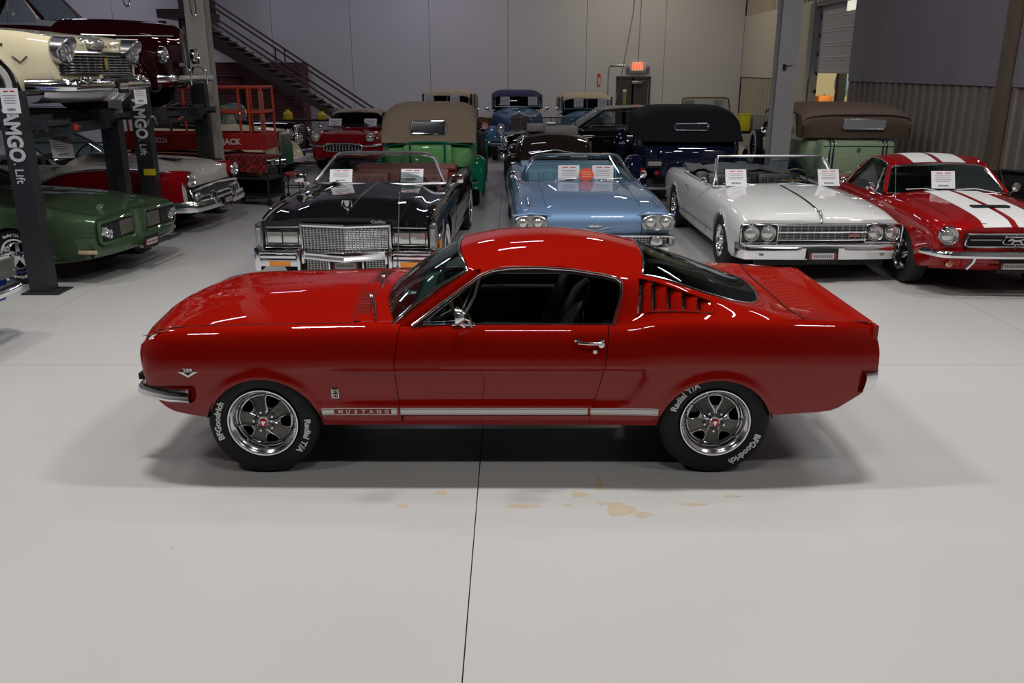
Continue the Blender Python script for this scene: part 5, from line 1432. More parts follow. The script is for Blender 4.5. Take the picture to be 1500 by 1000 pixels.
    plate(car, .10, .345, -.05, wd=.36, ht=.17)
    M().box((-.03, 0, .26), (.06, 1.5, .08)).build('lower_valance', DARK, car, smooth=False)
    screen(car, (-1.74, .895, .83), (-2.09, 1.27, .72), SATIN, GLASS_CL, .017, (.12, .06), sag=.008, exp=2.6)
    seat_row(car, -2.8, .46, .70, INTB, .50, 2); seat_row(car, -3.6, .46, .68, INTB, .46)
    M().bbox((-1.93, 0, .83), (.25, 1.45, .14), .05).build('dashboard', INTB, car); steering(car, (-2.22, .36, .92), .20, mat=nm('tan_rim', (.35, .24, .12), .4))
    P = []   # crumpled boot of the folded top
    random.seed(3)
    for x in lin(-4.25, -3.55, 12):
        P.append([(x+random.uniform(-.02, .02), y, .90+.05*math.sin(y*7+x*9)+random.uniform(-.02, .02)+.05*math.cos((x+3.9)*4)) for y in lin(-.74, .74, 18)])
    M().shell(P, .03, lambda p: Vector((p.x, p.y, 0))).build('folded_top', noisy('grey_vinyl', (.12, .12, .14), (.2, .2, .22), 8, .6, .1), car)
    M().bbox((-2.08, .12, 1.205), (.03, .25, .055), .012).build('inner_mirror', SATIN, car)
    for y0 in (-.72, .02): wiper(car, [(-1.73, y0+.55, .905), (-1.80, y0+.25, .94), (-1.83, y0+.02, .93)])
    wheels(car, -.93, -3.85, .85, .335, .2, 'wire')
    return car
OLDS = build_white_car()
sheets('white convertible', [('on the left of', 2.99, 11.47, .915, 0), ('on the right of', 4.23, 11.48, .915, 0)], .28, .23, -.45)

def build_striped_coupe():
    car = front_root('red 1960s hardtop coupe with wide white racing stripes, at the right edge', 5.41, 9.08, 1.5)
    zcf = C([(-4.55, .86), (-3.8, .92), (-3.3, .95), (-1.5, .96), (-1.0, .935), (-.4, .88), (-.12, .83), (-.04, .78)])
    SW = lambda x, y, z, t: 3 if (t == 't' and (.045 < abs(y) < .32)) else 0
    d = dict(x=(-4.55, -.02), w=C([(-4.55, .76), (-4.2, .83), (-3.3, .87), (-1.2, .868), (-.4, .86), (-.1, .83), (-.02, .78)]),
             zt=C([(-4.55, .82), (-4.0, .88), (-3.2, .885), (-1.6, .885), (-.8, .865), (-.3, .83), (-.08, .77), (-.02, .70)]), zc=zcf,
             zb=C([(-4.5, .36), (-4.0, .26), (-.6, .25), (-.02, .36)]), arches=[(-.78, .335, .33), (-3.5, .335, .33)],
             cock=(-3.2, -1.66, .45, .09), crown=lambda x, u: (1-(1-u)**2.4) if x < -1.6 else sm(0, .4, u)*.75+.25*u)
    car_shell(car, d, [RED2, DARK, INTB])
    # stripes as thin skins lying on hood, roof and deck
    def skin(x0, x1, y0, y1, zf, n=16):
        P = [[(x, y, zf(x, y)+.004) for y in lin(y0, y1, 5)] for x in lin(x0, x1, n)]
        return M().shell(P, .003, lambda p: Vector((p.x, p.y, 0)))
    bz = lambda x, y: body_z(d, x, y)
    for s_ in (-1, 1):
        skin(-1.60, -.03, s_*.035, s_*.33, bz).build('white_stripe', WHITE, car)
        skin(-4.5, -3.45, s_*.035, s_*.33, bz).build('white_stripe', WHITE, car)
    A = dict(wb=(-1.58, .915, .745), wt=(-1.98, 1.265, .60), rt=(-2.95, 1.255, .585), rb=(-3.42, .94, .66), crown=.045, arch=.075, belt=(.895, .80), cp=(-2.72, -2.95))
    roof_shell(car, A, RED2, GLASS, CHROME, bow=(.13, .08))
    def rz_(x, y):
        q = (x-(-1.98))/(-2.95+1.98); a = abs(y)/lerp(.60, .585, q); return lerp(1.265, 1.255, q)+.075*math.sin(PI*max(0, min(1, q)))-.045*a**2.6
    for s_ in (-1, 1): skin(-2.0, -2.93, s_*.035, s_*.33, rz_).build('white_stripe', WHITE, car)
    # hood scoop slot
    M().bbox((-.62, 0, bz(-.62, 0)+.012), (.10, .42, .02), .01).build('hood_scoop', DARK, car)
    for s_ in (-1, 1): 
        headlight(car, -.03, s_*.70, .685, .088, .035, ring=.014)
        M().lathe([(.115, -.12), (.118, -.02), (.105, .0)], 24, 'x', (-.04, s_*.70, .685)).build('headlight_bucket', RED2, car)
        M().lathe([(.036, 0), (.034, .012), (.026, .014)], 20, 'x', (.0, s_*.66, .385)).build('lamp_ring', CHROME, car); M().lathe([(.027, .006), (.0, .02)], 20, 'x', (.0, s_*.66, .385)).build('parking_lamp', AMBER, car)
        M().tube([(.10, s_*.44, .475), (.09, s_*.45, .42), (.05, s_*.49, .34)], .017, 8).build('bumper_guard', CHROME, car)
        seam(car, [(x, s_*.60, bz(x, .60)+.003) for x in lin(-1.5, -.05, 8)], .003)
        seam(car, [(-1.66, s_*(body_y(d, -1.66, z)+.001), z) for z in lin(.28, .86, 6)]); seam(car, [(-2.9, s_*(body_y(d, -2.9, z)+.001), z) for z in lin(.28, .86, 6)])
        M().tube([(-2.78, s_*.875, .80), (-2.66, s_*.885, .80)], .010).build('door_handle', CHROME, car)
        M().tube([(x, s_*.795, .893) for x in (-1.7, -2.3, -2.95)], .007).build('belt_trim', CHROME, car)
        mirror_pod(car, -1.78, s_*.82, .89, s_, .055)
        M().tube([(-1.98, s_*.77, .895), (-2.06, s_*.66, 1.19)], .009).build('vent_post', CHROME, car)
    # grille: rounded mouth with corral emblem and side bars
    M().box((-.015, 0, .64), (.03, 1.06, .15)).build('grille_back', DARK, car, smooth=False)
    lp = [(.03, y, z) for y, z in ((-.50, .575), (.50, .575), (.535, .60), (.52, .70), (.50, .715), (-.50, .715), (-.52, .70), (-.535, .60))]
    M().tube(lp, .010, 6, True).build('grille_surround', CHROME, car)
    m = M().box((.02, .30, .65), (.01, .36, .008)).box((.02, -.30, .65), (.01, .36, .008)).box((.02, 0, .585), (.01, .01, .05)).box((.02, 0, .71), (.01, .01, .03)); m.build('grille_bar', CHROME, car, smooth=False)
    co = M().tube([(.035, y, z) for y, z in ((-.12, .605), (.12, .605), (.14, .63), (.12, .685), (-.12, .685), (-.14, .63))], .008, 6, True).build('corral_frame', CHROME, car)
    M().prism([(-.09, .005), (-.055, .028), (-.03, .012), (.03, .012), (.09, .026), (.075, .010), (.045, .002), (.07, -.03), (.055, -.03), (.025, -.008), (-.02, -.010), (-.045, -.032), (-.06, -.03), (-.035, -.004), (-.06, .004), (-.085, -.008)], (.035, 0, .645), (0, 1, 0), (0, 0, 1), (.01, 0, 0)).build('running_horse', CHROME, co, smooth=False)
    P = []  # front valance, rolled under
    for z, xx in ((.56, .0), (.50, .015), (.44, .01), (.38, -.03), (.30, -.09), (.285, -.14)):
        P.append([(xx-.10*abs(t)**3, .83*t*(1 if z > .4 else .95), z) for t in lin(-1, 1, 15)])
    M().shell(P, .01, lambda p: Vector((-1, p.y, p.z))).build('front_valance', RED2, car)
    bumper(car, .12, .50, .90, [(-.042, -.03), (-.036, .005), (-.01, .018), (.02, .010), (.034, -.01), (.034, -.035)], .06, back=.26, start=.82)
    plate(car, .07, .375, .1, wd=.33, ht=.16)
    seat_row(car, -2.45, .45, .62, INTB, .5, 2); seat_row(car, -3.0, .45, .60, INTB, .4, depth=.3)
    M().bbox((-1.80, 0, .82), (.22, 1.35, .14), .05).build('dashboard', INTB, car); steering(car, (-2.05, .35, .90), .19)
    for y0 in (-.32, .30): wiper(car, [(-1.50, y0+.25, .945), (-1.60, y0, .985), (-1.62, y0-.22, .97)], .007)
    M().tube([(-1.42, -.74, .89), (-1.56, -.74, 1.35)], .0035).lathe([(.014, 0), (.01, .03), (0, .05)], 10, 'z', (-1.42, -.74, .87)).build('antenna', CHROME, car)
    wheels(car, -.78, -3.5, .76, .33, .215, 'rally', lettering=False)
    return car
MUS2 = build_striped_coupe()
card(cl % ('low in', 'striped red coupe'), (5.36, 10.68, .985), .29, .22, -.35, -.02)
# ================================================================== LEFT SIDE: lifts and the cars on and under them (these cars face +x)
def build_green_coupe():
    car = front_root('dark green 1960s coupe with hidden-lamp nose parked under the nearest lift', -4.57, 10.46, 0, rz=-8)
    d = dict(x=(-5.1, -.05), w=C([(-5.1, .80), (-4.5, .92), (-2, .945), (-.8, .93), (-.3, .90), (-.05, .86)]),
             zt=C([(-5.1, .80), (-4.2, .90), (-3.2, .905), (-1.8, .90), (-1.0, .88), (-.4, .82), (-.05, .775)]),
             zc=C([(-5.1, .84), (-4.0, .95), (-1.8, .985), (-1.0, .95), (-.4, .86), (-.05, .80)]),
             zb=C([(-5.1, .40), (-4.5, .26), (-.75, .24), (-.4, .27), (-.05, .34)]), arches=[(-1.05, .345, .33), (-3.9, .34, .33)], cock=(-3.4, -2.0, .5, .1))
    car_shell(car, d, [GREEN, DARK, INTB])
    for s_ in (-1, 1):
        o = M().tube([(-.02, s_*a, b) for a, b in ((.12, .50), (.12, .70), (.16, .735), (.80, .72), (.82, .69), (.82, .51), (.78, .485), (.16, .475))], .022, 6, True).build('grille_surround', GREEN, car)
        M().box((-.03, s_*.47, .605), (.03, .68, .22)).build('grille_back', DARK, car, smooth=False)
        M().bbox((-.015, s_*.30, .605), (.03, .28, .17), .01).build('lamp_door', nm('pewter', (.16, .15, .13), .4, .5), car)
        m = M()
        for k in range(8): m.box((0, s_*(.46+k*.022), .605), (.02, .006, .17))
        m.build('grille', SATIN, car, smooth=False)
        for q in (.68, .76): headlight(car, -.02, s_*(q), .58 if q < .7 else .62, .055, .03, ring=.008)
        M().bbox((-.16, s_*.885, .40), (.22, .03, .045), .01, (0, 0, s_*-.12)).build('side_marker', nm('clear_amber', (.42, .33, .2), .3), car)
        seam(car, [(x, s_*.70, body_z(d, x, .70)+.003) for x in lin(-1.9, -.10, 10)], .004)
        mirror_pod(car, -2.0, s_*.86, .90, s_, .05)
    P = []
    for t in lin(-1, 1, 41):
        a = abs(t); y = t*.88; bk = .08*(1-sm(0, .16, a)) ; x0 = -.02-.10*a**3
        P.append([(x0-.04, y, .49-.0*a), (x0+.04+bk, y, .475), (x0+.06+bk, y, .40), (x0+.03+bk, y, .335), (x0-.05, y, .315)])
    M().shell(P, .01, lambda p: Vector((-1, p.y, p.z))).build('front_bumper', GREEN, car)
    P = [[(-.06+(.10*(1-abs(t)**2)), t*.12, z) for t in lin(-1, 1, 9)] for z in (.42, .55, .70, .78)]
    M().shell(P, .01, lambda p: Vector((-1, p.y, p.z))).build('nose_prow', GREEN, car)
    M().tube([(.075, y, .325) for y in (-.1, .25, .75)], .025, 8).build('valance_bar', GRAPH, car)
    plate(car, .12, .38, .1, y=-.02)
    A = dict(wb=(-1.95, .97, .80), wt=(-2.55, 1.30, .62), rt=(-3.4, 1.29, .60), rb=(-4.2, .98, .70), crown=.04, arch=.05, belt=(.92, .84), cp=(-3.1, -3.5))
    roof_shell(car, A, GREEN, GLASS)
    seat_row(car, -2.9, .42, .65, INTB, .5, 2)
    wheels(car, -1.05, -3.9, .80, .335, .22, 'rally', lettering=True)
    return car
GTO = build_green_coupe()
SPEAR = curve([(-4.8, .62), (-2.75, .72), (-2.45, .70), (-1.9, .86), (-1.3, .92), (-.3, .90)])
def build_red_cream():
    car = front_root('red and ivory 1950s car with peaked headlamps and chrome bumper, under the second lift', -4.66, 13.58, 0, rz=-6)
    def tone(x, y, z, t):
        if t == 't': return 3
        lim = SPEAR(x)+.06
        return 0 if z < lim-.0 else 3
    d = dict(tone=tone, fine=True, capm=3, xadd=lin(-2.6, -.12, 110), x=(-5.0, -.10), w=C([(-5.0, .82), (-4.5, .92), (-2, .955), (-.8, .95), (-.3, .94), (-.10, .92)]),
             zt=C([(-5.0, .92), (-4.2, 1.0), (-2.3, 1.02), (-1.4, 1.03), (-.6, .985), (-.10, .90)]),
             zc=C([(-5.0, .90), (-4.0, 1.0), (-1.9, 1.15), (-1.2, 1.09), (-.6, 1.0), (-.25, .90), (-.10, .82)]),
             zb=C([(-5.0, .40), (-4.5, .28), (-.5, .28), (-.10, .36)]), arches=[(-1.0, .35, .34), (-3.95, .34, .34)], cock=(-3.9, -1.95, .55, .1),
             crown=lambda x, u: (1-(1-u)**2.4) if x < -1.9 else ((-.35*math.sin(PI*u/.3)+0) if u < .3 else sm(.3, .8, u)))
    car_shell(car, d, [RED3, DARK, INTB, IVORY])
    for s_ in (-1, 1):
        M().lathe([(.125, -.30), (.13, -.05), (.118, .03)], 28, 'x', (-.07, s_*.77, .83)).build('headlight_bucket', RED3, car)
        h = headlight(car, -.05, s_*.77, .83, .098, .04, ring=.02)
        M().tube([(-.06, s_*.77+.125*math.cos(a), .83+.125*math.sin(a)) for a in lin(.1, PI-.1, 10)], .012).build('headlight_brow', CHROME, h)
        M().tube([(x, s_*(.96 if x < -.9 else .955), SPEAR(x)+.06) for x in lin(-4.7, -.3, 40)], .014).build('side_spear', CHROME, car)
        o = M().sphere((-.02, s_*.66, .57), .085, 14, (.7, 1, .8)).build('parking_lamp', SATIN, car)
        M().tube([(-.06, s_*.80, .68), (.0, s_*.82, .55), (.0, s_*.80, .47)], .014).build('grille_end', CHROME, car)
        M().prism([(-.03, .02), (0, -.03), (.03, .02), (0, .008)], (-.55, s_*.965, .70), (1, 0, 0), (0, 0, 1), (0, s_*.01, 0)).build('fender_badge', CHROME, car)
        mirror_pod(car, -2.0, s_*.88, 1.0, s_, .05)
        M().bbox((.10, s_*.36, .50), (.09, .09, .26), .03).build('bumper_guard', CHROME, car)
    M().box((-.08, 0, .60), (.04, 1.6, .22)).build('grille_back', DARK, car, smooth=False)
    m = M().tube([(-.02-.0*abs(y), y, .70-.06*abs(y)**2) for y in lin(-.78, .78, 15)], .022).tube([(.0, y, .545) for y in lin(-.6, .6, 9)], .015); m.build('grille_bar', CHROME, car)
    m = M()
    for k in range(30): m.tube([(-.03, -.6+k*.041, .55), (-.03, -.6+k*.041, .68)], .004, 4)
    for k in range(4): m.box((-.03, 0, .57+k*.03), (.01, 1.25, .005))
    m.build('grille', SATIN, car, smooth=False)
    bumper(car, .12, .44, .98, [(-.09, -.03), (-.08, .015), (-.03, .035), (.03, .025), (.075, .0), (.08, -.04)], .08, back=.40)
    m = M().prism([(-.5, .0), (-.1, .045), (.08, .03), (.18, .0), (.08, -.01), (-.1, -.01)], (-.72, 0, 1.03), (1, 0, 0), (0, 0, 1), (0, .02, 0)).tube([(-.6, -.12, 1.04), (-.52, 0, 1.06), (-.6, .12, 1.04)], .012).build('hood_ornament', nm('ornament_dark', (.05, .05, .06), .2, .8), car)
    M().prism([(-.05, .05), (.05, .05), (.04, -.03), (0, -.07), (-.04, -.03)], (-.20, 0, .87), (0, 1, 0), (-.35, 0, 1), (.01, 0, 0)).build('hood_badge', CHROME, car)
    plate(car, .17, .44, 0)
    screen(car, (-1.90, 1.10, .82), (-2.45, 1.45, .66), CHROME, GLASS, .016, (.30, .24), exp=2.6, corner=.06)
    seat_row(car, -3.0, .56, .70, nm('dark_brown_vinyl', (.03, .02, .018), .5), .52); seat_row(car, -3.75, .56, .68, nm('teal_vinyl', (.10, .22, .26), .5), .5)
    M().bbox((-2.05, 0, .98), (.2, 1.5, .16), .05).build('dashboard', INTB, car); steering(car, (-2.4, .38, 1.05), .21)
    wheels(car, -1.0, -3.95, .80, .345, .19, 'disc', .07)
    return car
FORD = build_red_cream()
c_ = card('white price sheet inside the red and ivory car, under the lift crossbeam', (-6.75, 13.1, 1.12), .30, .36, -.5, .6)

def build_cream_sedan():
    car = front_root('cream 1950s car with hooded headlamps and slatted grille, raised on the nearest lift', -4.80, 10.60, 0, z=1.872, rz=-4)
    d = dict(x=(-5.2, -.12), w=C([(-5.2, .82), (-4.5, .94), (-2, .985), (-.8, .975), (-.3, .96), (-.12, .93)]),
             zt=C([(-5.2, 1.15), (-4.2, 1.0), (-2.3, .95), (-1.0, .945), (-.5, .92), (-.12, .86)]),
             zc=C([(-5.2, .90), (-4.0, .97), (-1.9, 1.0), (-1.2, .99), (-.6, .93), (-.25, .87), (-.12, .80)]),
             zb=C([(-5.2, .38), (-4.5, .26), (-.6, .24), (-.12, .40)]), arches=[(-.86, .37, .33), (-3.95, .35, .33)], cock=(-3.9, -1.95, .5, .1),
             crown=lambda x, u: (1-(1-u)**2.4) if x < -1.9 else sm(0, .6, u)*.8+.2*u)
    car_shell(car, d, [CREAM, DARK, INTB])
    for s_ in (-1, 1):
        # hooded lamp housing
        P = []
        for k in range(25):
            a = 2*PI*k/24; y = s_*.745+.165*math.cos(a); z = .715+.15*math.sin(a); br = .10*max(0, math.sin(a))**.7
            P.append([(-.13, s_*.745+.165*math.cos(a), .72+.15*math.sin(a)), (-.04+br, y, z), (-.03+br, s_*.745+.15*math.cos(a), .715+.135*math.sin(a)), (-.09, s_*.745+.125*math.cos(a), .70+.11*math.sin(a)), (-.10, s_*.745, .70)])
        M().grid(P).build('headlight_housing', SATIN, car)
        headlight(car, -.08, s_*.745, .695, .095, .05, ring=.008)
        M().tube([(x, s_*(body_y(d, x, .78)+.006), .78) for x in lin(-4.6, -.60, 12)], .013).build('side_trim', nm('bronze_strip', (.10, .07, .05), .35, .5), car)
        M().tube([(-.50, s_*.978, .66), (-.42, s_*.975, .595), (-.34, s_*.970, .66)], .007).build('fender_badge', nm('bronze_strip', (.1, .07, .05), .35, .5), car)
        for a in ((-.86, .375),): M().tube([(a[0]+a[1]*math.cos(t), s_*(.99), .33+a[1]*math.sin(t)) for t in lin(.05*PI, .95*PI, 16)], .006).build('arch_trim', CHROME, car)
        M().bbox((.08, s_*.62, .40), (.11, .16, .12), .04).build('bumper_guard', CHROME, car)
    M().box((-.10, 0, .57), (.04, 1.55, .20)).build('grille_back', DARK, car, smooth=False)
    for k in range(6): M().tube([(-.045+.0*abs(t)-(.18*max(0, (abs(t)-.72)/.28)**1.5), t*(.90-.02*k*0), .485+k*.031) for t in lin(-1+.02*k, 1-.02*k, 25)], .0065, 6).build('grille_bar', SATIN, car)
    m = M()
    for k in range(9): m.box((-.05, -.60+k*.15, .57), (.012, .006, .18))
    m.build('grille_divider', SATIN, car, smooth=False)
    M().bbox((-.025, .06, .585), (.02, .05, .13), .02).build('grille_badge', nm('gold_badge', (.55, .40, .10), .35, .6), car)
    m = M().tube([(-.06+.04*(1-abs(y)), y, .70) for y in lin(-.58, .58, 9)], .024, 8, sq=(1, 1)); m.build('grille_header', CHROME, car)
    for i, ch in enumerate('PLYMOUTH'): put_text(ch, .040, (-.055-.0*i, -.36+i*.103, .775), (0, 1, 0), (-.35, 0, 1), CHROME, car, .003, .001, name='letter')
    M().sphere((-.16, 0, .80), .17, 16, (.9, 1.1, .62)).build('hood_medallion', nm('pale_chrome', (.62, .60, .55), .18, .8), car)
    bumper(car, .13, .36, 1.0, [(-.075, -.02), (-.06, .01), (-.02, .03), (.03, .02), (.06, -.01), (.065, -.06)], .07, back=.45, start=.84)
    M().tube([(.12, y, .445) for y in (-.36, 0, .36)], .026, 8).build('bumper_bridge', CHROME, car)
    P = []  # gravel pan below
    for z, xx in ((.30, .06), (.24, .03), (.19, -.03), (.165, -.12)):
        P.append([(xx-.28*abs(t)**3, .93*t, z) for t in lin(-1, 1, 21)])
    M().shell(P, .01, lambda p: Vector((-1, p.y, p.z+.3))).build('gravel_pan', SATIN, car)
    m = M()
    for k in range(9):
        y = -.22+k*.055; m.tube([(.13, y, .43), (.14, y-.01*(k-4)*.3, .33), (.08, y-.02*(k-4)*.5, .22), (.0, y-.02*(k-4)*.5, .17)], .006, 5)
    m.build('pan_slats', CHROME, car)['kind'] = 'stuff'
    plate(car, .17, .335, .1, y=.02, wd=.24, ht=.16)
    A = dict(wb=(-1.95, 1.0, .82), wt=(-2.6, 1.40, .66), rt=(-3.5, 1.40, .64), rb=(-4.1, 1.02, .74), crown=.04, arch=.05, belt=(.97, .88), cp=(-3.2, -3.6))
    roof_shell(car, A, CREAM, GLASS)
    wheels(car, -.86, -3.95, .86, .35, .19, 'disc', .085)
    return car
PLY = build_cream_sedan()

def build_maroon():
    car = front_root('deep maroon 1940s car with pointed hood, raised on the farther lift', -5.05, 13.95, 0, z=1.80, rz=-2)
    d = dict(x=(-4.6, -.04), w=C([(-4.6, .60), (-4.0, .72), (-2.5, .74), (-1.6, .62), (-.8, .44), (-.25, .27), (-.04, .13)]),
             zt=C([(-4.6, .95), (-3.8, 1.18), (-2.3, 1.22), (-1.2, 1.16), (-.4, 1.10), (-.04, .98)]),
             zc=C([(-4.6, .98), (-3.8, 1.24), (-1.8, 1.335), (-1.2, 1.33), (-.5, 1.29), (-.15, 1.24), (-.04, 1.17)]),
             zb=C([(-4.5, .36), (-4.0, .30), (-.3, .32), (-.04, .45)]), arches=[], cock=(-3.7, -1.75, .6, .08), sh=.8,
             kk=C([(0, .95), (.3, 1.0), (.7, 1.0), (.9, .96), (1, .90)]))
    car_shell(car, d, [MAROON, DARK, INTB])
    for s_ in (-1, 1):
        fender(car, s_, -.88, .80, .36, MAROON, y=.66, w=.27, name='front_fender', front=.55, rear=.95, top=.50, low=.30)
        fender(car, s_, -3.75, .80, .36, MAROON, y=.70, w=.24, name='rear_fender', front=.55, rear=.6, top=.46, low=.34)
        M().tube([(x, s_*(body_y(d, x, 1.06)+.012), 1.08+.03*x/3) for x in lin(-3.9, -.1, 14)], .010).build('belt_trim', SATIN, car)
        h = headlight(car, -.12, s_*.60, .80, .105, .05, ring=.02)
        M().tube([(-.16, s_*.60+.12*math.cos(a), .80+.17*math.sin(a)) for a in [2*PI*k/20 for k in range(20)]], .010, 6, True).build('headlight_surround', CHROME, h)
        M().bbox((.155, s_*.32, .475), (.05, .04, .24), .015).tube([(.16, s_*.32, .50), (.16, s_*.18, .62)], .018).build('bumper_guard', CHROME, car)
    M().tube([(.0, 0, 1.22), (.02, 0, 1.10), (.02, 0, .80), (-.0, 0, .50)], .016).build('nose_strip', CHROME, car)
    m = M()
    for s_ in (-1, 1):
        for k in range(16): m.tube([(.0-.012*k, s_*(.02+.016*k), .50), (-.02-.014*k, s_*(.02+.019*k), .98-.022*k)], .005, 4)
    m.build('grille', SATIN, car)['kind'] = 'stuff'
    bumper(car, .16, .46, .86, [(-.055, -.02), (-.045, .01), (0, .022), (.045, .01), (.055, -.02)], .06, back=.22, start=.82)
    M().tube([(.16, -.18, .62), (.17, 0, .63), (.16, .18, .62)], .016).build('bumper_loop', CHROME, car)
    plate(car, .0, .66, 0, y=-.22, wd=.22, ht=.10)
    A = dict(wb=(-1.78, 1.30, .60), wt=(-2.10, 1.70, .56), rt=(-3.4, 1.70, .56), rb=(-4.1, 1.2, .6), crown=.04, arch=.06, belt=(1.25, .70), cp=(-3.0, -3.4))
    roof_shell(car, A, MAROON, GLASS_CL, bow=(.05, .04), trim=SATIN)
    M().tube([(-2.35, -.64, 1.26), (-2.32, -.60, 1.62)], .008).lathe([(0, -.03), (.04, -.02), (.055, 0), (0, .004)], 16, 'x', (-2.38, -.80, 1.52)).tube([(-2.4, -.66, 1.4), (-2.38, -.78, 1.5)], .008).build('door_mirror', CHROME, car)
    M().tube([(-2.35, -.70, .98), (-2.25, -.74, .98)], .012).build('door_handle', CHROME, car)
    wheels(car, -.88, -3.75, .66, .36, .18, 'disc', .05)
    return car
def fender(car, s_, xw, _, rw, mat, y=.70, w=.24, name='front_fender', front=.5, rear=.9, top=.48, low=.34, sk=1.0):
    """separate crowned fender sweeping over a wheel at xw"""
    zc = rw
    keys = [(xw+front, low), (xw+front*.98, zc+.10), (xw+front*.72, zc+top*.72), (xw+front*.30, zc+top*.98), (xw-.05, zc+top), (xw-rear*.35, zc+top*.86), (xw-rear*.65, zc+top*.45), (xw-rear*.88, zc+.02), (xw-rear, low-.04)]
    n = 30; pts = []
    fx = curve([(i, k[0]) for i, k in enumerate(keys)]) if False else None
    for q in lin(0, len(keys)-1.0001, n):
        i = int(q); t = q-i
        p0 = keys[max(0, i-1)]; p1 = keys[i]; p2 = keys[i+1]; p3 = keys[min(len(keys)-1, i+2)]
        f = lambda a, b, c, e: .5*((2*b)+(-a+c)*t+(2*a-5*b+4*c-e)*t*t+(-a+3*b-3*c+e)*t**3)
        pts.append((f(p0[0], p1[0], p2[0], p3[0]), f(p0[1], p1[1], p2[1], p3[1])))
    P = []
    for i, (x, z) in enumerate(pts):
        a = pts[max(0, i-1)]; b = pts[min(n-1, i+1)]; tx, tz = b[0]-a[0], b[1]-a[1]; L = math.hypot(tx, tz) or 1
        nx, nz = -tz/L, tx/L
        if nx*(x-xw)+nz*(z-zc) < 0: nx, nz = -nx, -nz
        row = []
        ww = w*(.70+.30*math.sin(PI*min(1, max(0, i/(n-1)))))
        for t in lin(-1, 1, 13):
            dep = -.13*abs(t)**3.0
            row.append((x+nx*dep, s_*(y+t*ww), z+nz*dep))
        P.append(row)
    return M().shell(P, .012, lambda p: Vector((xw, p.y, zc-.1))).build(name, mat, car, angle=50)
MAR = build_maroon()

# ---- lifts
LIFTM = GRAPH
def lift(y0, y1, zt_, label, tagx, zp):
    t = root('car_lift', label, 'car lift', (0, 0, 0))
    X = -5.29
    for (px, py, front) in ((X, y0, True), (X, y1, False), (-10.3, y0, False), (-10.3, y1, False)):
        p = M().box((px, py-.085, zt_/2), (.23, .012, zt_)).box((px+.11, py, zt_/2), (.012, .17, zt_)).box((px-.11, py, zt_/2), (.012, .17, zt_)).build('post', LIFTM, t, smooth=False)
        if not front:
            m = M()
            for k in range(14): m.box((px, py-.10, .45+k*.11), (.03, .02, .035))
            m.build('latch_slots', DARK, p, smooth=False)['kind'] = 'stuff'
        M().box((px+.03, py, .008), (.42, .34, .016)).build('base_plate', LIFTM, p, smooth=False)
    for px in (X, -10.3):
        b = M().box((px, (y0+y1)/2, zp-.135), (.14, y1-y0-.18, .125)).build('crossbeam', LIFTM, t, smooth=False)
        for py in (y0+.22, y0+.45, (y0+y1)/2+.1, y1-.3): M().lathe([(.014, .07), (.014, .09), (0, .09)], 8, 'x', (px, py, zp-.13)).build('bolt', SATIN, b)
        M().box((px+.075, (y0+y1)/2, zp-.13), (.006, .10, .07)).build('sticker', REDINK, b, smooth=False)
    c = (y0+y1)/2
    for s_ in (-1, 1):
        r = M().box(((X-10.3)/2, c+s_*.80, zp-.035), (5.6, .50, .05)).box(((X-10.3)/2, c+s_*.80-.25, zp-.05), (5.6, .03, .10)).box(((X-10.3)/2, c+s_*.80+.25, zp-.05), (5.6, .03, .10)).build('runway', LIFTM, t, smooth=False)
        M().box((X+.10, c+s_*.80, zp+.01), (.03, .46, .08)).build('wheel_stop', LIFTM, t, smooth=False)
    put_text('AMGO', .225, (X-.0, y0-.094, zt_-.46), (0, 0, -1), (1, 0, 0), nm('lift_lettering', (.52, .52, .54), .5), t, .002, .009, .80)
    m = M().lathe([(.0, -.001), (.028, -.001)], 20, 'y', (X+.005, y0-.098, zt_-.775)); 
    put_text('. Lift', .13, (X-.005, y0-.094, zt_-.85), (0, 0, -1), (1, 0, 0), MATS['lift_lettering'], t, .002, .001, .95)
    return t
lift(9.38, 11.62, 2.18, 'nearest dark grey four-post lift holding the cream car', 0, 1.87)
l2 = lift(12.60, 15.05, 2.18, 'farther dark grey four-post lift holding the maroon car', 0, 1.80)
M().box((-5.24, 12.503, .98), (.17, .006, .09)).build('warning_label', nm('label_yellow', (.65, .52, .02), .5), l2, smooth=False)
def hang_card(label, loc, w_, h_, yaw=0): return card(label, loc, w_, h_, 0.0, yaw)
hang_card('white price sheet taped to the top of the nearest lift post', (-5.255, 9.280, 1.955), .19, .255)
hang_card('white price sheet taped to the top of the farther lift post', (-5.235, 12.500, 1.93), .17, .27)
hang_card('white price sheet hung below the cream car\'s bumper beside the dark post', (-5.16, 11.50, 1.86), .17, .24, .1)

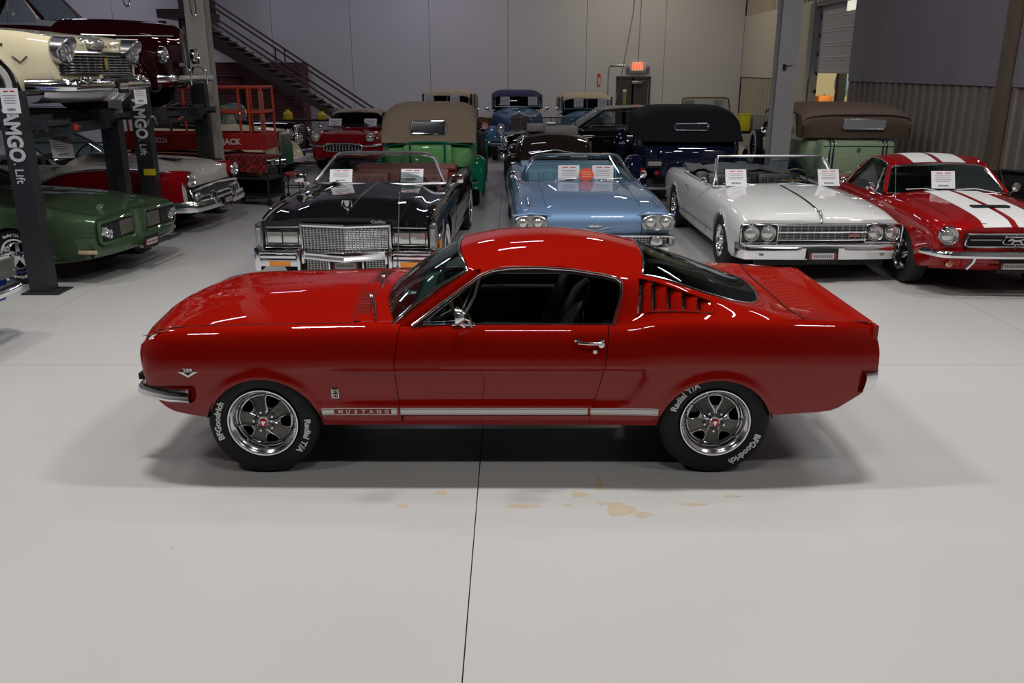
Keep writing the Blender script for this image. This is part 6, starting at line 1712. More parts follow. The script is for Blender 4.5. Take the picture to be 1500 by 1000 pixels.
# ---- orange scissor lift
ORG = nm('scissor_orange', (0.42, 0.035, 0.012), 0.45)
RDP = nm('scissor_red', (0.36, 0.012, 0.010), 0.45)
t = root('scissor_lift', 'orange-red scissor lift with a railed basket behind the pale column', 'lift', (-6.15, 17.0, 0))
M().bbox((0, 0, .38), (2.9, .78, .36), .03).build('chassis', DARK, t)
for sx in (-1.1, 1.1):
    for sy in (-.36, .36): M().lathe([(0, -.06), (.17, -.06), (.19, -.04), (.19, .04), (.17, .06), (0, .06)], 24, 'y', (sx, sy, .19)).build('wheel', RUBBER, t)
for k in range(4):
    for s_ in (-1, 1): M().box((0, .30*s_, .62+k*.07), (2.5, .05, .05), (0, .03*(1 if k % 2 else -1), 0)).build('scissor_arm', RDP, t, smooth=False)
dk_ = M().box((0, -.40, 1.08), (2.95, .03, .30)).box((0, .40, 1.08), (2.95, .03, .30)).box((1.47, 0, 1.08), (.03, .8, .30)).box((-1.47, 0, 1.08), (.03, .8, .30)).box((0, 0, .95), (2.95, .8, .03)).build('deck', RDP, t, smooth=False)
put_text('SKYJACK', .15, (.70, -.422, 1.08), (1, 0, 0), (0, 0, 1), nm('lift_white', (.7, .66, .62), .5), t, .002, .004, 1.0)
put_text('SJIII 3226', .13, (-.60, -.422, 1.11), (1, 0, 0), (0, 0, 1), MATS['lift_white'], t, .002, .002, .9)
for y in (-.39, .39):
    for z in (1.62, 2.07): M().tube([(-1.45, y, z), (1.45, y, z)], .026).build('rail', ORG, t)
    for x in (-1.45, -.3, 1.02, 1.20, 1.45): M().tube([(x, y, 1.2), (x, y, 2.07)], .024).build('rail_post', ORG, t)
for x in (-1.45, 1.45):
    for z in (1.62, 2.07): M().tube([(x, -.39, z), (x, .39, z)], .026).build('rail', ORG, t)
M().bbox((1.42, -.30, 1.80), (.05, .16, .42), .01).bbox((1.42, -.30, 1.40), (.05, .16, .36), .01).build('gate_panel', nm('gate_grey', (.25, .24, .22), .5), t)
M().bbox((-.9, -.30, 1.65), (.30, .18, .24), .02).build('control_box', DARK, t)
# ---- work cart with plaid cloth
def plaid():
    m = nm('plaid_cloth', (.28, .012, .010), .9); nt = m.node_tree; b = nt.nodes['Principled BSDF']
    tc = nt.nodes.new('ShaderNodeTexCoord'); ck = nt.nodes.new('ShaderNodeTexChecker'); ck.inputs['Scale'].default_value = 16
    ck.inputs['Color1'].default_value = (.30, .012, .010, 1); ck.inputs['Color2'].default_value = (.05, .008, .008, 1)
    nt.links.new(tc.outputs['Object'], ck.inputs['Vector']); nt.links.new(ck.outputs['Color'], b.inputs['Base Color']); return m
t = root('work_cart', 'steel work cart beside the aisle, left of the black convertible', 'cart', (-4.78, 16.0, 0), -.25)
for sx in (-.42, .42):
    for sy in (-.25, .25):
        M().tube([(sx, sy, .12), (sx, sy, .86)], .022).build('leg', DARK, t); M().lathe([(0, -.02), (.06, -.02), (.06, .02), (0, .02)], 16, 'y', (sx, sy, .06)).build('caster', RUBBER, t)
for z in (.16, .50, .86): M().box((0, 0, z), (.92, .56, .035)).build('shelf', GRAPH, t, smooth=False)
M().box((0, .27, .33), (.9, .02, .34)).box((-.44, 0, .33), (.02, .5, .34)).build('side_panel', DARK, t, smooth=False)
P = []
for s_ in [(-.50, .62), (-.49, .80), (-.48, .90)] + [(x, .90) for x in lin(-.4, .4, 8)] + [(.47, .88)]:
    P.append([(s_[0], y, s_[1] - (.0 if abs(y) < .29 else .02)) for y in lin(-.30, .30, 7)])
cl_ = M().shell(P, .008, lambda p: Vector((0, 0, .3))); P = []
for k, z in enumerate((.90, .82, .72, .62)):
    P.append([(x, -.30-.012*math.sin(x*22)*k/2-.01*k, z) for x in lin(-.49, .47, 24)])
cl_.shell(P, .008, lambda p: Vector((p.x, 1, p.z)))
cc = cl_.build('cloth', plaid(), None); cc.location = (-4.78, 16.0, 0); cc.rotation_euler = (0, 0, -.25)
cc['label'] = 'red and black plaid cloth draped over the work cart'; cc['category'] = 'cloth'
tt = root('power_tool', 'yellow power tool on the cart below the plaid cloth', 'tool', (-4.78, 15.93, .518), -.25)
M().bbox((0, 0, .085), (.22, .12, .14), .02).bbox((.12, 0, .05), (.08, .08, .08), .01).build('body', nm('tool_yellow', (.60, .40, .02), .5), tt); M().tube([(-.06, 0, .15), (-.02, 0, .20), (.06, 0, .15)], .014).build('handle', DARK, tt)
t = root('creeper_stool', 'low round stool with a red seat and black tube legs beside the cart', 'stool', (-4.25, 16.75, 0))
M().lathe([(0, .42), (.16, .42), (.18, .44), (.18, .47), (.15, .49), (0, .49)], 24, 'z').build('seat', nm('seat_red', (.30, .02, .02), .5), t)
for k in range(4):
    a = PI/4+k*PI/2; M().tube([(math.cos(a)*.10, math.sin(a)*.10, .42), (math.cos(a)*.20, math.sin(a)*.20, .30), (math.cos(a)*.22, math.sin(a)*.22, .08)], .012).sphere((math.cos(a)*.22, math.sin(a)*.22, .04), .04, 10).build('leg', DARK, t)
M().tube([(.2*math.cos(a), .2*math.sin(a), .22) for a in [2*PI*k/20 for k in range(20)]], .010, 6, True).build('ring', DARK, t)
# ---- cream car and black sedan beyond the scissor lift
def vintage_nose(label, loc, rz, mat, top=None, scale=1.0, green=False):
    car = root('car', label, 'car', loc, R(rz))
    d = dict(x=(-4.4, -.06), w=C([(-4.4, .55), (-3.8, .70), (-2.5, .72), (-1.6, .62), (-.8, .46), (-.06, .30)]), zt=C([(-4.4, .85), (-3.6, 1.10), (-1.6, 1.10), (-.06, .98)]),
             zc=C([(-4.4, .88), (-3.6, 1.14), (-1.6, 1.20), (-.5, 1.16), (-.06, 1.12)]), zb=C([(-4.4, .34), (-.06, .38)]), arches=[], cock=(-3.4, -1.7, .55, .08))
    car_shell(car, d, [mat, DARK, INTB])
    for s_ in (-1, 1):
        fender(car, s_, -.62, .8, .36, mat, y=.66, w=.24, front=.60, rear=1.0, top=.50)
        fender(car, s_, -3.5, .8, .36, mat, y=.68, w=.22, name='rear_fender', front=.6, rear=.55, top=.46)
        headlight(car, .0, s_*.52, .88, .10, .05, ring=.018)
        M().box((-2.1, s_*.74, .36), (1.7, .26, .04)).build('running_board', TRIMB, car, smooth=False)
    M().bbox((-.02, 0, .76), (.10, .46, .66), .05).build('radiator_shell', CHROME if not green else mat, car)
    m = M()
    for k in range(16): m.box((.035, -.18+k*.024, .74), (.02, .006, .56))
    m.build('grille', SATIN, car, smooth=False)
    bumper(car, .26, .46, .84, [(-.05, -.02), (-.03, .01), (.03, .01), (.05, -.02)], .03, back=.15)
    if top:
        A = dict(wb=(-1.75, 1.15, .58), wt=(-1.85, 1.58, .56), rt=(-3.3, 1.56, .54), rb=(-3.6, 1.1, .6), crown=.06, arch=.06, belt=(1.12, .66), cp=(-2.7, -2.9))
        roof_shell(car, A, top, GLASS, bow=(.03, .02), side_glass=True)
    else: screen(car, (-1.7, 1.15, .56), (-1.8, 1.48, .54), CHROME, GLASS_CL, .014, (.02, .02))
    wheels(car, -.62, -3.5, .68, .36, .16, 'disc', .05)
    return car
v1 = vintage_nose('cream vintage car with a dark green nose stripe beyond the scissor lift', (-5.1, 19.6, 0), -22, CREAM)
M().bbox((.32, -.30, .62), (.03, .26, .44), .01).build('nose_stripe', nm('stripe_green', (.02, .10, .05), .5), v1)
v2 = vintage_nose('glossy black vintage car with a tall grey radiator, before the brick wall', (-5.30, 21.9, 0), -14, BLACKP, BCANVAS)
for i, (dx, hgt) in enumerate(((0, .22), (.6, .18))):
    b = root('shop_bottle', ['yellow capped container on a stand before the brick wall, left one', 'yellow capped container on a stand before the brick wall, right one'][i], 'container', (-6.0+dx*1.5, 23.6, 1.12), 0, None)
    M().lathe([(0, 0), (.12, 0), (.13, .03), (.12, hgt*.7), (.05, hgt), (.05, hgt+.04), (0, hgt+.04)], 16, 'z').build('bottle', MATS['label_yellow'], b); M().lathe([(0, hgt+.04), (.055, hgt+.04), (.055, hgt+.08), (0, hgt+.08)], 12, 'z').build('cap', DARK, b)
t = root('shop_shelf', 'low dark shelf unit standing in front of the brick wall', 'shelf', (-5.9, 23.6, 0))
for z in (.3, .7, 1.10): M().box((0, 0, z), (2.4, .5, .04)).build('shelf', DARK, t, smooth=False)
for sx in (-1.17, 1.17):
    for sy in (-.22, .22): M().box((sx, sy, .56), (.05, .05, 1.12)).build('post', DARK, t, smooth=False)
# ---- corner of a blue car at the left edge
car = front_root('front corner of a bright blue car cut off by the left edge', -4.72, 6.90, 0, rz=-6)
d = dict(x=(-4.4, -.06), w=C([(-4.4, .78), (-3, .88), (-.8, .88), (-.06, .84)]), zt=C([(-4.4, .78), (-2, .90), (-.5, .88), (-.06, .86)]), zc=C([(-4.4, .8), (-2, .98), (-.06, .90)]), zb=C([(-4.4, .3), (-.06, .36)]), arches=[(-.85, .34, .33), (-3.5, .34, .33)], cock=(-3.2, -1.7, .5, .1))
car_shell(car, d, [COBALT, DARK, INTB])
for s_ in (-1, 1):
    lp = M().bbox((-.02, s_*.68, .67), (.10, .34, .20), .04).build('headlight', nm('pale_mesh', (.45, .44, .40), .35, .4), car)
    m = M()
    for k in range(9): m.box((.035, s_*.68, .59+k*.02), (.012, .31, .004))
    for k in range(14): m.box((.035, s_*.68-.15+k*.023, .67), (.012, .004, .18))
    m.build('mesh_guard', SATIN, lp, smooth=False)
M().bbox((.0, 0, .60), (.06, .9, .24), .02).build('grille', DARK, car)
M().tube([(-.02, y, .785) for y in (-.86, -.5, 0, .5, .86)], .014).build('lamp_trim', CHROME, car)
bumper(car, .14, .50, .90, [(-.06, -.03), (-.04, .01), (.0, .03), (.03, .01), (.05, -.03)], .05, back=.22)
screen(car, (-1.6, .92, .72), (-2.0, 1.25, .6), CHROME, GLASS_CL)
wheels(car, -.85, -3.5, .76, .33, .2, 'disc')
# ================================================================== CENTRE AND RIGHT BACK ROWS
def canvas_top(car, path, hw, zbelt, mat, drop=.16, xside=None, name='convertible_top', flare=0.0):
    """path: (x, z) up the back and over the top; rows are rounded bows with side curtains to the belt"""
    P = []
    for i, (x, z) in enumerate(path):
        low = zbelt if (xside is None or x <= xside) else z-drop-.03
        f = min(1, max(0, (z-zbelt)/.35)); dr = drop*f
        h = hw*(1+flare*(1-f))
        row = [(x, -h*1.0, min(low, z)), (x, -h*1.0, lerp(min(low, z), z-dr, .5)), (x, -h, z-dr)]
        for t in lin(-1, 1, 17)[1:-1]:
            row.append((x, h*math.copysign(min(1, abs(t)**.75*1.0), t), z-dr*abs(t)**4.5))
        row += [(x, h, z-dr), (x, h, lerp(min(low, z), z-dr, .5)), (x, h, min(low, z))]
        P.append(row)
    return M().shell(P, .02, lambda p: Vector((p.x, 0, 1.0))).build(name, mat, car, angle=50)
def smoothpath(keys, n=20):
    fx = curve([(i, 0) for i in range(len(keys))]); out = []
    for q in lin(0, len(keys)-1.0001, n):
        i = int(q); t = q-i; p0 = keys[max(0, i-1)]; p1 = keys[i]; p2 = keys[i+1]; p3 = keys[min(len(keys)-1, i+2)]
        f = lambda a, b, c, e: .5*((2*b)+(-a+c)*t+(2*a-5*b+4*c-e)*t*t+(-a+3*b-3*c+e)*t**3)
        out.append((f(p0[0], p1[0], p2[0], p3[0]), f(p0[1], p1[1], p2[1], p3[1])))
    return out
def back_light(car, x, z, w_, h_, tilt, gl=None):
    f = M().tube([(0, a, b) for a, b in ((-w_/2+.03, -h_/2), (w_/2-.03, -h_/2), (w_/2, -h_/2+.03), (w_/2, h_/2-.03), (w_/2-.03, h_/2), (-w_/2+.03, h_/2), (-w_/2, h_/2-.03), (-w_/2, -h_/2+.03))], .012, 6, True).build('rear_window', CHROME, car)
    f.location = (x, 0, z); f.rotation_euler = (0, tilt, 0)
    M().box((0, 0, 0), (.006, w_*.97, h_*.95)).build('pane', gl or nm('dark_pane', (.02, .025, .03), .05, 0, .5), f, smooth=False)
    return f
def tub(car, mat, x0, x1, hw, ztop, zbot, taper=None, name='body', cock=None, round_=.12, zend=None):
    """classic body tub from the tail x0 to the cowl x1 and hood taper given by w curve"""
    w = taper or C([(x0, hw*.86), (x0+.25, hw), (x1, hw)])
    d = dict(x=(x0, x1), w=w, zt=zend or C([(x0, ztop-.14), (x0+.25, ztop), (x1, ztop)]), zc=C([(x0, ztop-.08), (x0+.3, ztop+.05), (x1, ztop+.05)]) if zend is None else (lambda x: zend(x)+.05), zb=C([(x0, zbot+.15), (x0+.4, zbot)]), arches=[], cock=cock,
             kk=C([(0, .80), (.25, .93), (.6, 1.0), (.9, .985), (1, .95)]), crown=lambda x, u: sm(0, 1, u))
    return car_shell(car, d, [mat, DARK, INTB], name), d
# ---- green convertible sedan, seen from behind
car = root('car', 'two-tone green 1930s convertible with a tall tan top, seen from behind', 'car', (-1.47, 15.35, 0), R(91))
GR = car
w_ = C([(0, .55), (.12, .74), (.45, .84), (1.6, .84), (2.6, .70), (4.2, .36)])
b, d = tub(car, KELLY, 0, 4.3, .8, 1.17, .50, w_, zend=C([(0, .92), (.12, 1.08), (.40, 1.16), (2.6, 1.18), (4.2, 1.10)]))
for s_ in (-1, 1):
    fender(car, s_, .55, .8, .37, DKGREEN, y=.82, w=.20, name='rear_fender', front=1.0, rear=.62, top=.52, low=.40)
    fender(car, s_, 3.75, .8, .37, DKGREEN, y=.78, w=.22, name='front_fender', front=.62, rear=1.0, top=.52)
    M().box((2.1, s_*.86, .38), (2.0, .30, .04)).build('running_board', TRIMB, car, smooth=False)
    # spare in the front fender well with a bright cover
    M().lathe(tyre_prof(.36, .22, .17), 32).build('spare_wheel', RUBBER, car).location = (2.85, s_*.90, .80)
    M().lathe([(.37, -.02), (.375, 0), (.37, .02)], 32, 'y', (2.85, s_*.99, .80)).build('spare_cover', DKGREEN, car)
    M().lathe([(.0, .10), (.05, .10), (.06, .07), (.06, .0), (0, .0)], 20, 'x', (-.09, s_*.72, .66)).build('tail_lamp', CHROME, car); M().lathe([(.045, -.005), (0, -.01)], 20, 'x', (-.09, s_*.72, .66)).build('tail_lens', TAIL, car)
    M().tube([(2.45, s_*.80, 1.18), (2.5, s_*.92, 1.26)], .010).lathe([(0, 0), (.07, 0), (.07, .012), (0, .012)], 20, 'x', (2.5, s_*.96, 1.30)).build('side_mirror', CHROME, car)
M().bbox((-.10, 0, .93), (.34, .86, .42), .06).build('trunk', KELLY, car)
for y in (-.30, .30): M().tube([(.08, y, 1.15), (-.28, y, 1.14), (-.285, y, .72)], .012, 6, sq=(1.6, .6)).build('trunk_strap', DKGREEN, car)
P = []
for t in lin(-1, 1, 21): P.append([(-.02+.12*abs(t)**2, .80*t, 1.19-.07*t*t), (-.035+.12*abs(t)**2, .81*t, 1.16-.08*t*t)])
M().shell(P, .015, lambda p: Vector((2, p.y, p.z))).build('beltline_moulding', DKGREEN, car)
pth = smoothpath([(.0, 1.17), (.10, 1.36), (.22, 1.58), (.36, 1.72), (.62, 1.79), (1.4, 1.82), (2.2, 1.76), (2.35, 1.70)], 28)
canvas_top(car, pth, .83, 1.17, TAN, .17, 1.5)
back_light(car, .075, 1.42, .60, .22, .28)
screen(car, (2.45, 1.2, .72), (2.38, 1.66, .70), CHROME, GLASS_CL, .014, (.02, .02))
for y in (-.55, .55): M().bbox((-.12, y, .50), (.04, .06, .20), .015).build('bumper_bracket', CHROME, car)
bumper(car, .22, .50, .86, [(-.035, -.02), (0, .012), (.035, -.02)], .03, back=.1, name='rear_bumper', face=-1)
wheels(car, 3.75, .55, .80, .37, .17, 'wire', .06)
# ---- navy convertible sedan, rear view
car = root('car', 'near-black navy 1930s convertible with a closed black top, seen from the rear', 'car', (3.20, 15.55, 0), R(88))
w_ = C([(0, .60), (.15, .80), (.5, .90), (1.8, .88), (2.7, .70), (4.3, .36)])
b, d = tub(car, NAVY, 0, 4.4, .9, 1.16, .45, w_, zend=C([(0, .90), (.15, 1.07), (.45, 1.17), (2.6, 1.18), (4.3, 1.12)]))
for s_ in (-1, 1):
    fender(car, s_, .50, .8, .38, NAVY, y=.93, w=.22, name='rear_fender', front=1.0, rear=.60, top=.50, low=.40)
    fender(car, s_, 3.75, .8, .38, NAVY, y=.84, w=.24, name='front_fender', front=.62, rear=1.1, top=.58)
    M().lathe(tyre_prof(.36, .24, .18), 32).build('spare_wheel', RUBBER, car).location = (2.75, s_*1.0, .85)
    sc_ = M().lathe([(0, .02), (.20, .03), (.34, .02), (.375, -.05), (.375, -.12)], 32).build('spare_cover', NAVY, car); sc_.location = (2.75, s_*1.08, .85); sc_.rotation_euler = (0, 0, 0 if s_ > 0 else PI)
    M().box((2.1, s_*.95, .36), (2.0, .30, .04)).build('running_board', TRIMB, car, smooth=False)
    M().tube([(-.10, s_*.86, .66), (0, s_*.86, .66)], .05, 12).build('tail_lamp', TAIL, car)
M().bbox((-.02, 0, .80), (.26, 1.2, .5), .08).build('trunk', NAVY, car)
M().tube([(-.14, -.25, 1.06), (-.145, .25, 1.06)], .008).build('trunk_handle', CHROME, car)
pth = smoothpath([(.02, 1.17), (.12, 1.36), (.22, 1.55), (.38, 1.68), (.7, 1.745), (1.5, 1.76), (2.3, 1.70), (2.45, 1.64)], 28)
canvas_top(car, pth, .90, 1.17, BCANVAS, .20, None, flare=.02)
back_light(car, .105, 1.42, .60, .12, .32)
plate(car, -.17, .80, 0, face=-1, y=.66, wd=.30, ht=.16)
M().lathe([(0, 0), (.04, 0), (.04, .03), (0, .03)], 16, 'x', (-.20, .62, .64)).build('plate_lamp', TAIL, car)
bumper(car, .30, .40, .92, [(-.045, -.02), (0, .015), (.045, -.02)], .03, back=.12, name='rear_bumper', face=-1)
wheels(car, 3.75, .50, .86, .37, .18, 'wire', .06)
# ---- black sedan seen from the side, nose to the left
car = root('car', 'black 1940s sedan seen side-on, nose to the left, before the exit door', 'car', (-.22, 20.85, 0), R(184))
d = dict(x=(-5.0, -.05), w=C([(-5.0, .80), (-4, .92), (-1, .93), (-.3, .90), (-.05, .84)]), zt=C([(-5, .85), (-4, 1.05), (-2, 1.06), (-1.2, 1.02), (-.3, .98), (-.05, .92)]),
         zc=C([(-5, .88), (-4, 1.10), (-1.6, 1.14), (-.6, 1.05), (-.05, .97)]), zb=C([(-5, .4), (-4.4, .28), (-.05, .34)]), arches=[(-.95, .35, .34), (-3.9, .35, .34)], cock=(-4.1, -1.8, .5, .1))
car_shell(car, d, [BLACKP, DARK, INTB])
A = dict(wb=(-1.60, 1.12, .76), wt=(-2.25, 1.53, .66), rt=(-4.0, 1.55, .64), rb=(-4.7, 1.12, .70), crown=.045, arch=.05, belt=(1.09, .84), cp=(-3.75, -3.85))
roof_shell(car, A, BLACKP, GLASS_CL, CHROME)
for s_ in (-1, 1):
    M().tube([(-1.95, s_*.80, 1.10), (-3.85, s_*.80, 1.10), (-3.75, s_*.70, 1.46), (-2.35, s_*.69, 1.47)], .014, 6, True).build('window_frame', SATIN, car)
    M().box((-3.05, s_*.76, 1.28), (.08, .03, .38)).build('door_pillar', BLACKP, car, smooth=False)
    headlight(car, -.02, s_*.70, .80, .09, .04)
    M().tube([(x, s_*.925, .92) for x in (-4.4, -2, -.5)], .008).build('side_trim', CHROME, car)
M().tube([(-.0, y, .985) for y in (-.8, 0, .8)], .014).build('hood_lip_trim', CHROME, car)
m = M()
for k in range(5): m.tube([(.0, -.55, .58+k*.06), (.03, 0, .58+k*.06), (.0, .55, .58+k*.06)], .007)
m.build('grille', SATIN, car)
bumper(car, .12, .48, .92, [(-.06, -.02), (0, .02), (.06, -.02)], .06, back=.3)
seat_row(car, -2.9, .6, .66, INTB, .5); seat_row(car, -3.8, .6, .66, INTB, .5)
wheels(car, -.95, -3.9, .80, .34, .19, 'disc', .07)
# ---- dark brown roadster tail between the light blue car and the black sedan
car = root('car', 'dark brown open roadster with folded tail just behind the light blue car', 'car', (.78, 16.1, 0), R(90))
w_ = C([(-.35, .38), (-.2, .62), (.1, .72), (1.4, .70), (2.2, .55), (3.2, .32)])
d = dict(x=(-.35, 3.2), w=w_, zt=C([(-.35, .62), (-.2, .88), (.1, 1.08), (.6, 1.16), (1.4, 1.12), (3.2, 1.0)]), zc=C([(-.35, .70), (-.2, .96), (.1, 1.16), (.6, 1.245), (1.3, 1.20), (3.2, 1.06)]), zb=C([(-.35, .5), (.1, .42)]), arches=[], cock=(.72, 1.40, .6, .07))
car_shell(car, d, [BROWNP, DARK, INTB])
for s_ in (-1, 1):
    fender(car, s_, .40, .8, .36, BROWNP, y=.76, w=.18, name='rear_fender', front=.9, rear=.60, top=.50)
    fender(car, s_, 2.75, .8, .36, BROWNP, y=.70, w=.20, name='front_fender', front=.6, rear=.95, top=.50)
    M().tube([(.0, s_*.60, 1.06), (.5, s_*.56, 1.20)], .008).build('deck_trim', CHROME, car)
M().tube([(-.26, -.45, .93), (-.24, 0, 1.0), (-.26, .45, .93)], .008).build('tail_moulding', CHROME, car)
M().bbox((.95, 0, 1.22), (.16, 1.02, .26), .06).build('seat_back', nm('warm_grey_leather', (.20, .18, .175), .55), car)
M().bbox((.78, .33, 1.33), (.10, .34, .16), .03).build('head_cushion', MATS['warm_grey_leather'], car)
m = M().tube([(1.45, -.50, 1.14), (1.42, -.49, 1.48), (1.42, .49, 1.48), (1.45, .50, 1.14)], .014).tube([(1.42, 0, 1.16), (1.42, 0, 1.48)], .006); m.build('windshield_frame', TRIMB, car)
M().box((1.43, 0, 1.32), (.006, .96, .30)).build('windshield', GLASS_CL, car, smooth=False)
steering(car, (1.2, .25, 1.20), .18, (.9, 0, -.4)); M().bbox((1.38, 0, 1.36), (.02, .18, .06), .01).build('inner_mirror', SATIN, car)
wheels(car, 2.75, .40, .72, .35, .15, 'wire')
M().tube([(-.2, -.66, .8), (-.2, -.66, 1.15)], .004).build('antenna', CHROME, car)
# ---- front-view classics along the back wall
def front_classic(label, x, y, deg, mat, top, hw=.72, zroof=1.80, wsz=(1.38, 1.62), style=0):
    car = root('car', label, 'car', (x, y, 0), R(-90-deg))
    w = C([(-4.6, .55), (-3.9, .76), (-2.0, .76), (-1.4, .60), (-.7, .40), (-.10, .23)])
    zz = 1.22 if style == 0 else 1.12
    d = dict(x=(-4.6, -.10), w=w, zt=C([(-4.6, .95), (-3.6, zz-.04), (-1.9, zz-.02), (-1.0, zz-.10), (-.10, .98)]), zc=C([(-4.6, 1.0), (-3.6, zz+.06), (-1.9, zz+.14), (-1.0, zz+.10), (-.10, 1.20)]), zb=C([(-4.6, .40), (-.10, .42)]), arches=[], cock=(-3.6, -1.85, .6, .07))
    car_shell(car, d, [mat, DARK, INTB])
    for s_ in (-1, 1):
        fender(car, s_, -.55, .8, .37, mat, y=.66, w=.25, front=.58, rear=1.15, top=.54, low=.40)
        fender(car, s_, -3.7, .8, .37, mat, y=.74, w=.20, name='rear_fender', front=.8, rear=.6, top=.48)
        M().box((-2.2, s_*.80, .38), (1.9, .28, .04)).build('running_board', TRIMB, car, smooth=False)
        h = headlight(car, .05, s_*.50, .88, .11, .05, ring=.018); M().lathe([(.12, 0), (.10, -.12), (.03, -.22), (0, -.23)], 20, 'x').build('lamp_shell', CHROME if style == 0 else mat, h)
        M().tube([(-.05, s_*.45, .70), (.0, s_*.50, .80)], .02).build('lamp_stand', CHROME, car)
        mirror_pod(car, -1.9, s_*.78, 1.22, s_, .05)
    sh_ = M().prism([(-.25, .48), (.25, .48), (.27, 1.10), (.20, 1.20), (0, 1.25), (-.20, 1.20), (-.27, 1.10)], (-.14, 0, 0), (0, 1, 0), (0, 0, 1), (.12, 0, 0)).build('radiator_shell', CHROME, car, smooth=False)
    M().box((-.01, 0, .83), (.02, .43, .64)).build('radiator_core', DARK, sh_, smooth=False)
    m = M()
    for k in range(15): m.box((.01, -.20+k*.0286, .83), (.02, .008, .63))
    m.build('shutters', nm('rose_steel', (.40, .30, .30), .35, .6), sh_, smooth=False)
    M().sphere((-.08, 0, 1.28), .035, 10).tube([(-.08, 0, 1.25), (-.14, 0, 1.36)], .012).build('radiator_mascot', CHROME, car)
    bumper(car, .32, .52, .88, [(-.04, -.02), (0, .012), (.04, -.02)], .03, back=.12)
    M().box((.02, 0, .44), (.10, .9, .05)).tube([(.05, -.3, .5), (.3, -.3, .52)], .02).tube([(.05, .3, .5), (.3, .3, .52)], .02).build('front_apron', mat, car)
    z0, z1 = wsz
    screen(car, (-1.92, z0-.02, hw-.08), (-2.02, z1+.03, hw-.10), SATIN, GLASS, .016, (.02, .02), sag=.01)
    if style: M().tube([(-1.90, 0, z0-.02), (-2.0, 0, z1+.03)], .014).build('windshield_divider', SATIN, car)
    pth = smoothpath([(-3.95, 1.20), (-3.88, 1.45), (-3.7, zroof-.08), (-3.3, zroof), (-2.6, zroof+.01), (-2.15, zroof-.03), (-1.98, zroof-.13)], 24)
    canvas_top(car, pth, hw, 1.22, top, .12, -3.0)
    for s_ in (-1, 1):
        M().box((-2.5, s_*(hw-.02), z0+.10), (.95, .008, .38)).build('side_window', GLASS, car, smooth=False)
        M().box((-2.0, s_*(hw-.02), (z0+z1)/2), (.05, .05, z1-z0+.16)).build('windshield_post', mat, car, smooth=False)
    M().bbox((-3.2, 0, 1.2), (.14, 1.2, .4), .06).build('seat_back', INTB, car)
    wheels(car, -.55, -3.7, .66, .36, .16, 'wire', .05)
    return car
front_classic('dusk blue 1930s car with a navy top and upright grille against the back wall', .20, 23.65, -1.5, DUSK, NCANVAS, .73, 1.80)
front_classic('dark car with a beige top peeking above the green convertible', -1.92, 22.9, 3, BROWNP, BEIGE, .70, 1.83, (1.44, 1.66), 1)
front_classic('slate blue car with a cream top beside the brown exit door', 2.24, 23.7, -2, DUSK, BEIGE, .74, 1.72, (1.32, 1.56), 1)
for (x, y, z, lab) in ((-.20, 25.55, 1.40, 'left white price sheet in the dusk blue car with the navy top'), (.60, 25.55, 1.40, 'right white price sheet in the dusk blue car with the navy top'),
                       (-2.33, 24.82, 1.46, 'left white price sheet in the beige-topped car above the green one'), (-1.60, 24.82, 1.46, 'right white price sheet in the beige-topped car above the green one'),
                       (1.93, 25.62, 1.34, 'left white price sheet in the cream-topped car by the exit door'), (2.62, 25.62, 1.34, 'right white price sheet in the cream-topped car by the exit door')):
    card(lab, (x, y, z), .27, .24, -.05, 0, head=False)
# ---- red 1950s sports car
car = root('car', 'red 1950s sports car with an oval toothed grille and tan top, near the stairs', 'car', (-4.07, 21.0, 0), R(-92))
d = dict(x=(-4.2, -.04), w=C([(-4.2, .66), (-3.5, .86), (-2, .86), (-.8, .88), (-.3, .84), (-.04, .74)]), zt=C([(-4.2, .72), (-3.2, .92), (-2.2, .90), (-1.0, .93), (-.4, .90), (-.04, .72)]),
         zc=C([(-4.2, .74), (-3.2, .94), (-1.5, .99), (-.8, .96), (-.3, .86), (-.04, .74)]), zb=C([(-4.2, .36), (-.3, .26), (-.04, .36)]), arches=[(-.85, .35, .33), (-3.4, .34, .33)], cock=(-2.9, -1.7, .5, .1),
         crown=lambda x, u: (1-(1-u)**2.4) if x < -1.6 else (-.5*math.sin(PI*min(1, u/.5))*.5+sm(.3, .8, u)))
car_shell(car, d, [RED3, DARK, INTB])
for s_ in (-1, 1):
    M().lathe([(.12, -.30), (.125, -.02), (.11, .03)], 24, 'x', (-.08, s_*.66, .83)).build('headlight_bucket', RED3, car)
    headlight(car, -.05, s_*.66, .83, .09, .04, ring=.018)
    M().tube([(.02, s_*.46, .63), (.04, s_*.62, .64), (-.02, s_*.80, .65), (-.25, s_*.87, .65)], .028, 8).build('bumper_end', CHROME, car)
    mirror_pod(car, -1.5, s_*.82, .93, s_, .06)
pts = [(.03, .47*math.copysign(abs(math.cos(a))**.6, math.cos(a)), .60+.095*math.copysign(abs(math.sin(a))**.7, math.sin(a))) for a in [2*PI*k/40 for k in range(40)]]
M().tube(pts, .018, 8, True).build('grille_surround', CHROME, car); M().box((-.0, 0, .60), (.02, .90, .17)).build('grille_back', DARK, car, smooth=False)
for k in range(11): M().bbox((.025, -.38+k*.076, .60), (.03, .022, .14), .008).build('grille_tooth', CHROME, car)
M().prism([(-.05, .01), (0, .03), (.05, .01), (0, -.03)], (.0, 0, .78), (0, 1, 0), (0, 0, 1), (.01, 0, 0)).build('hood_badge', CHROME, car)
screen(car, (-1.35, .99, .72), (-1.80, 1.36, .62), CHROME, GLASS, .014, (.22, .16), exp=2.4)
canvas_top(car, smoothpath([(-3.1, .95), (-2.9, 1.22), (-2.6, 1.38), (-2.2, 1.42), (-1.9, 1.40), (-1.78, 1.35)], 18), .64, .95, BEIGE, .08, -2.4)
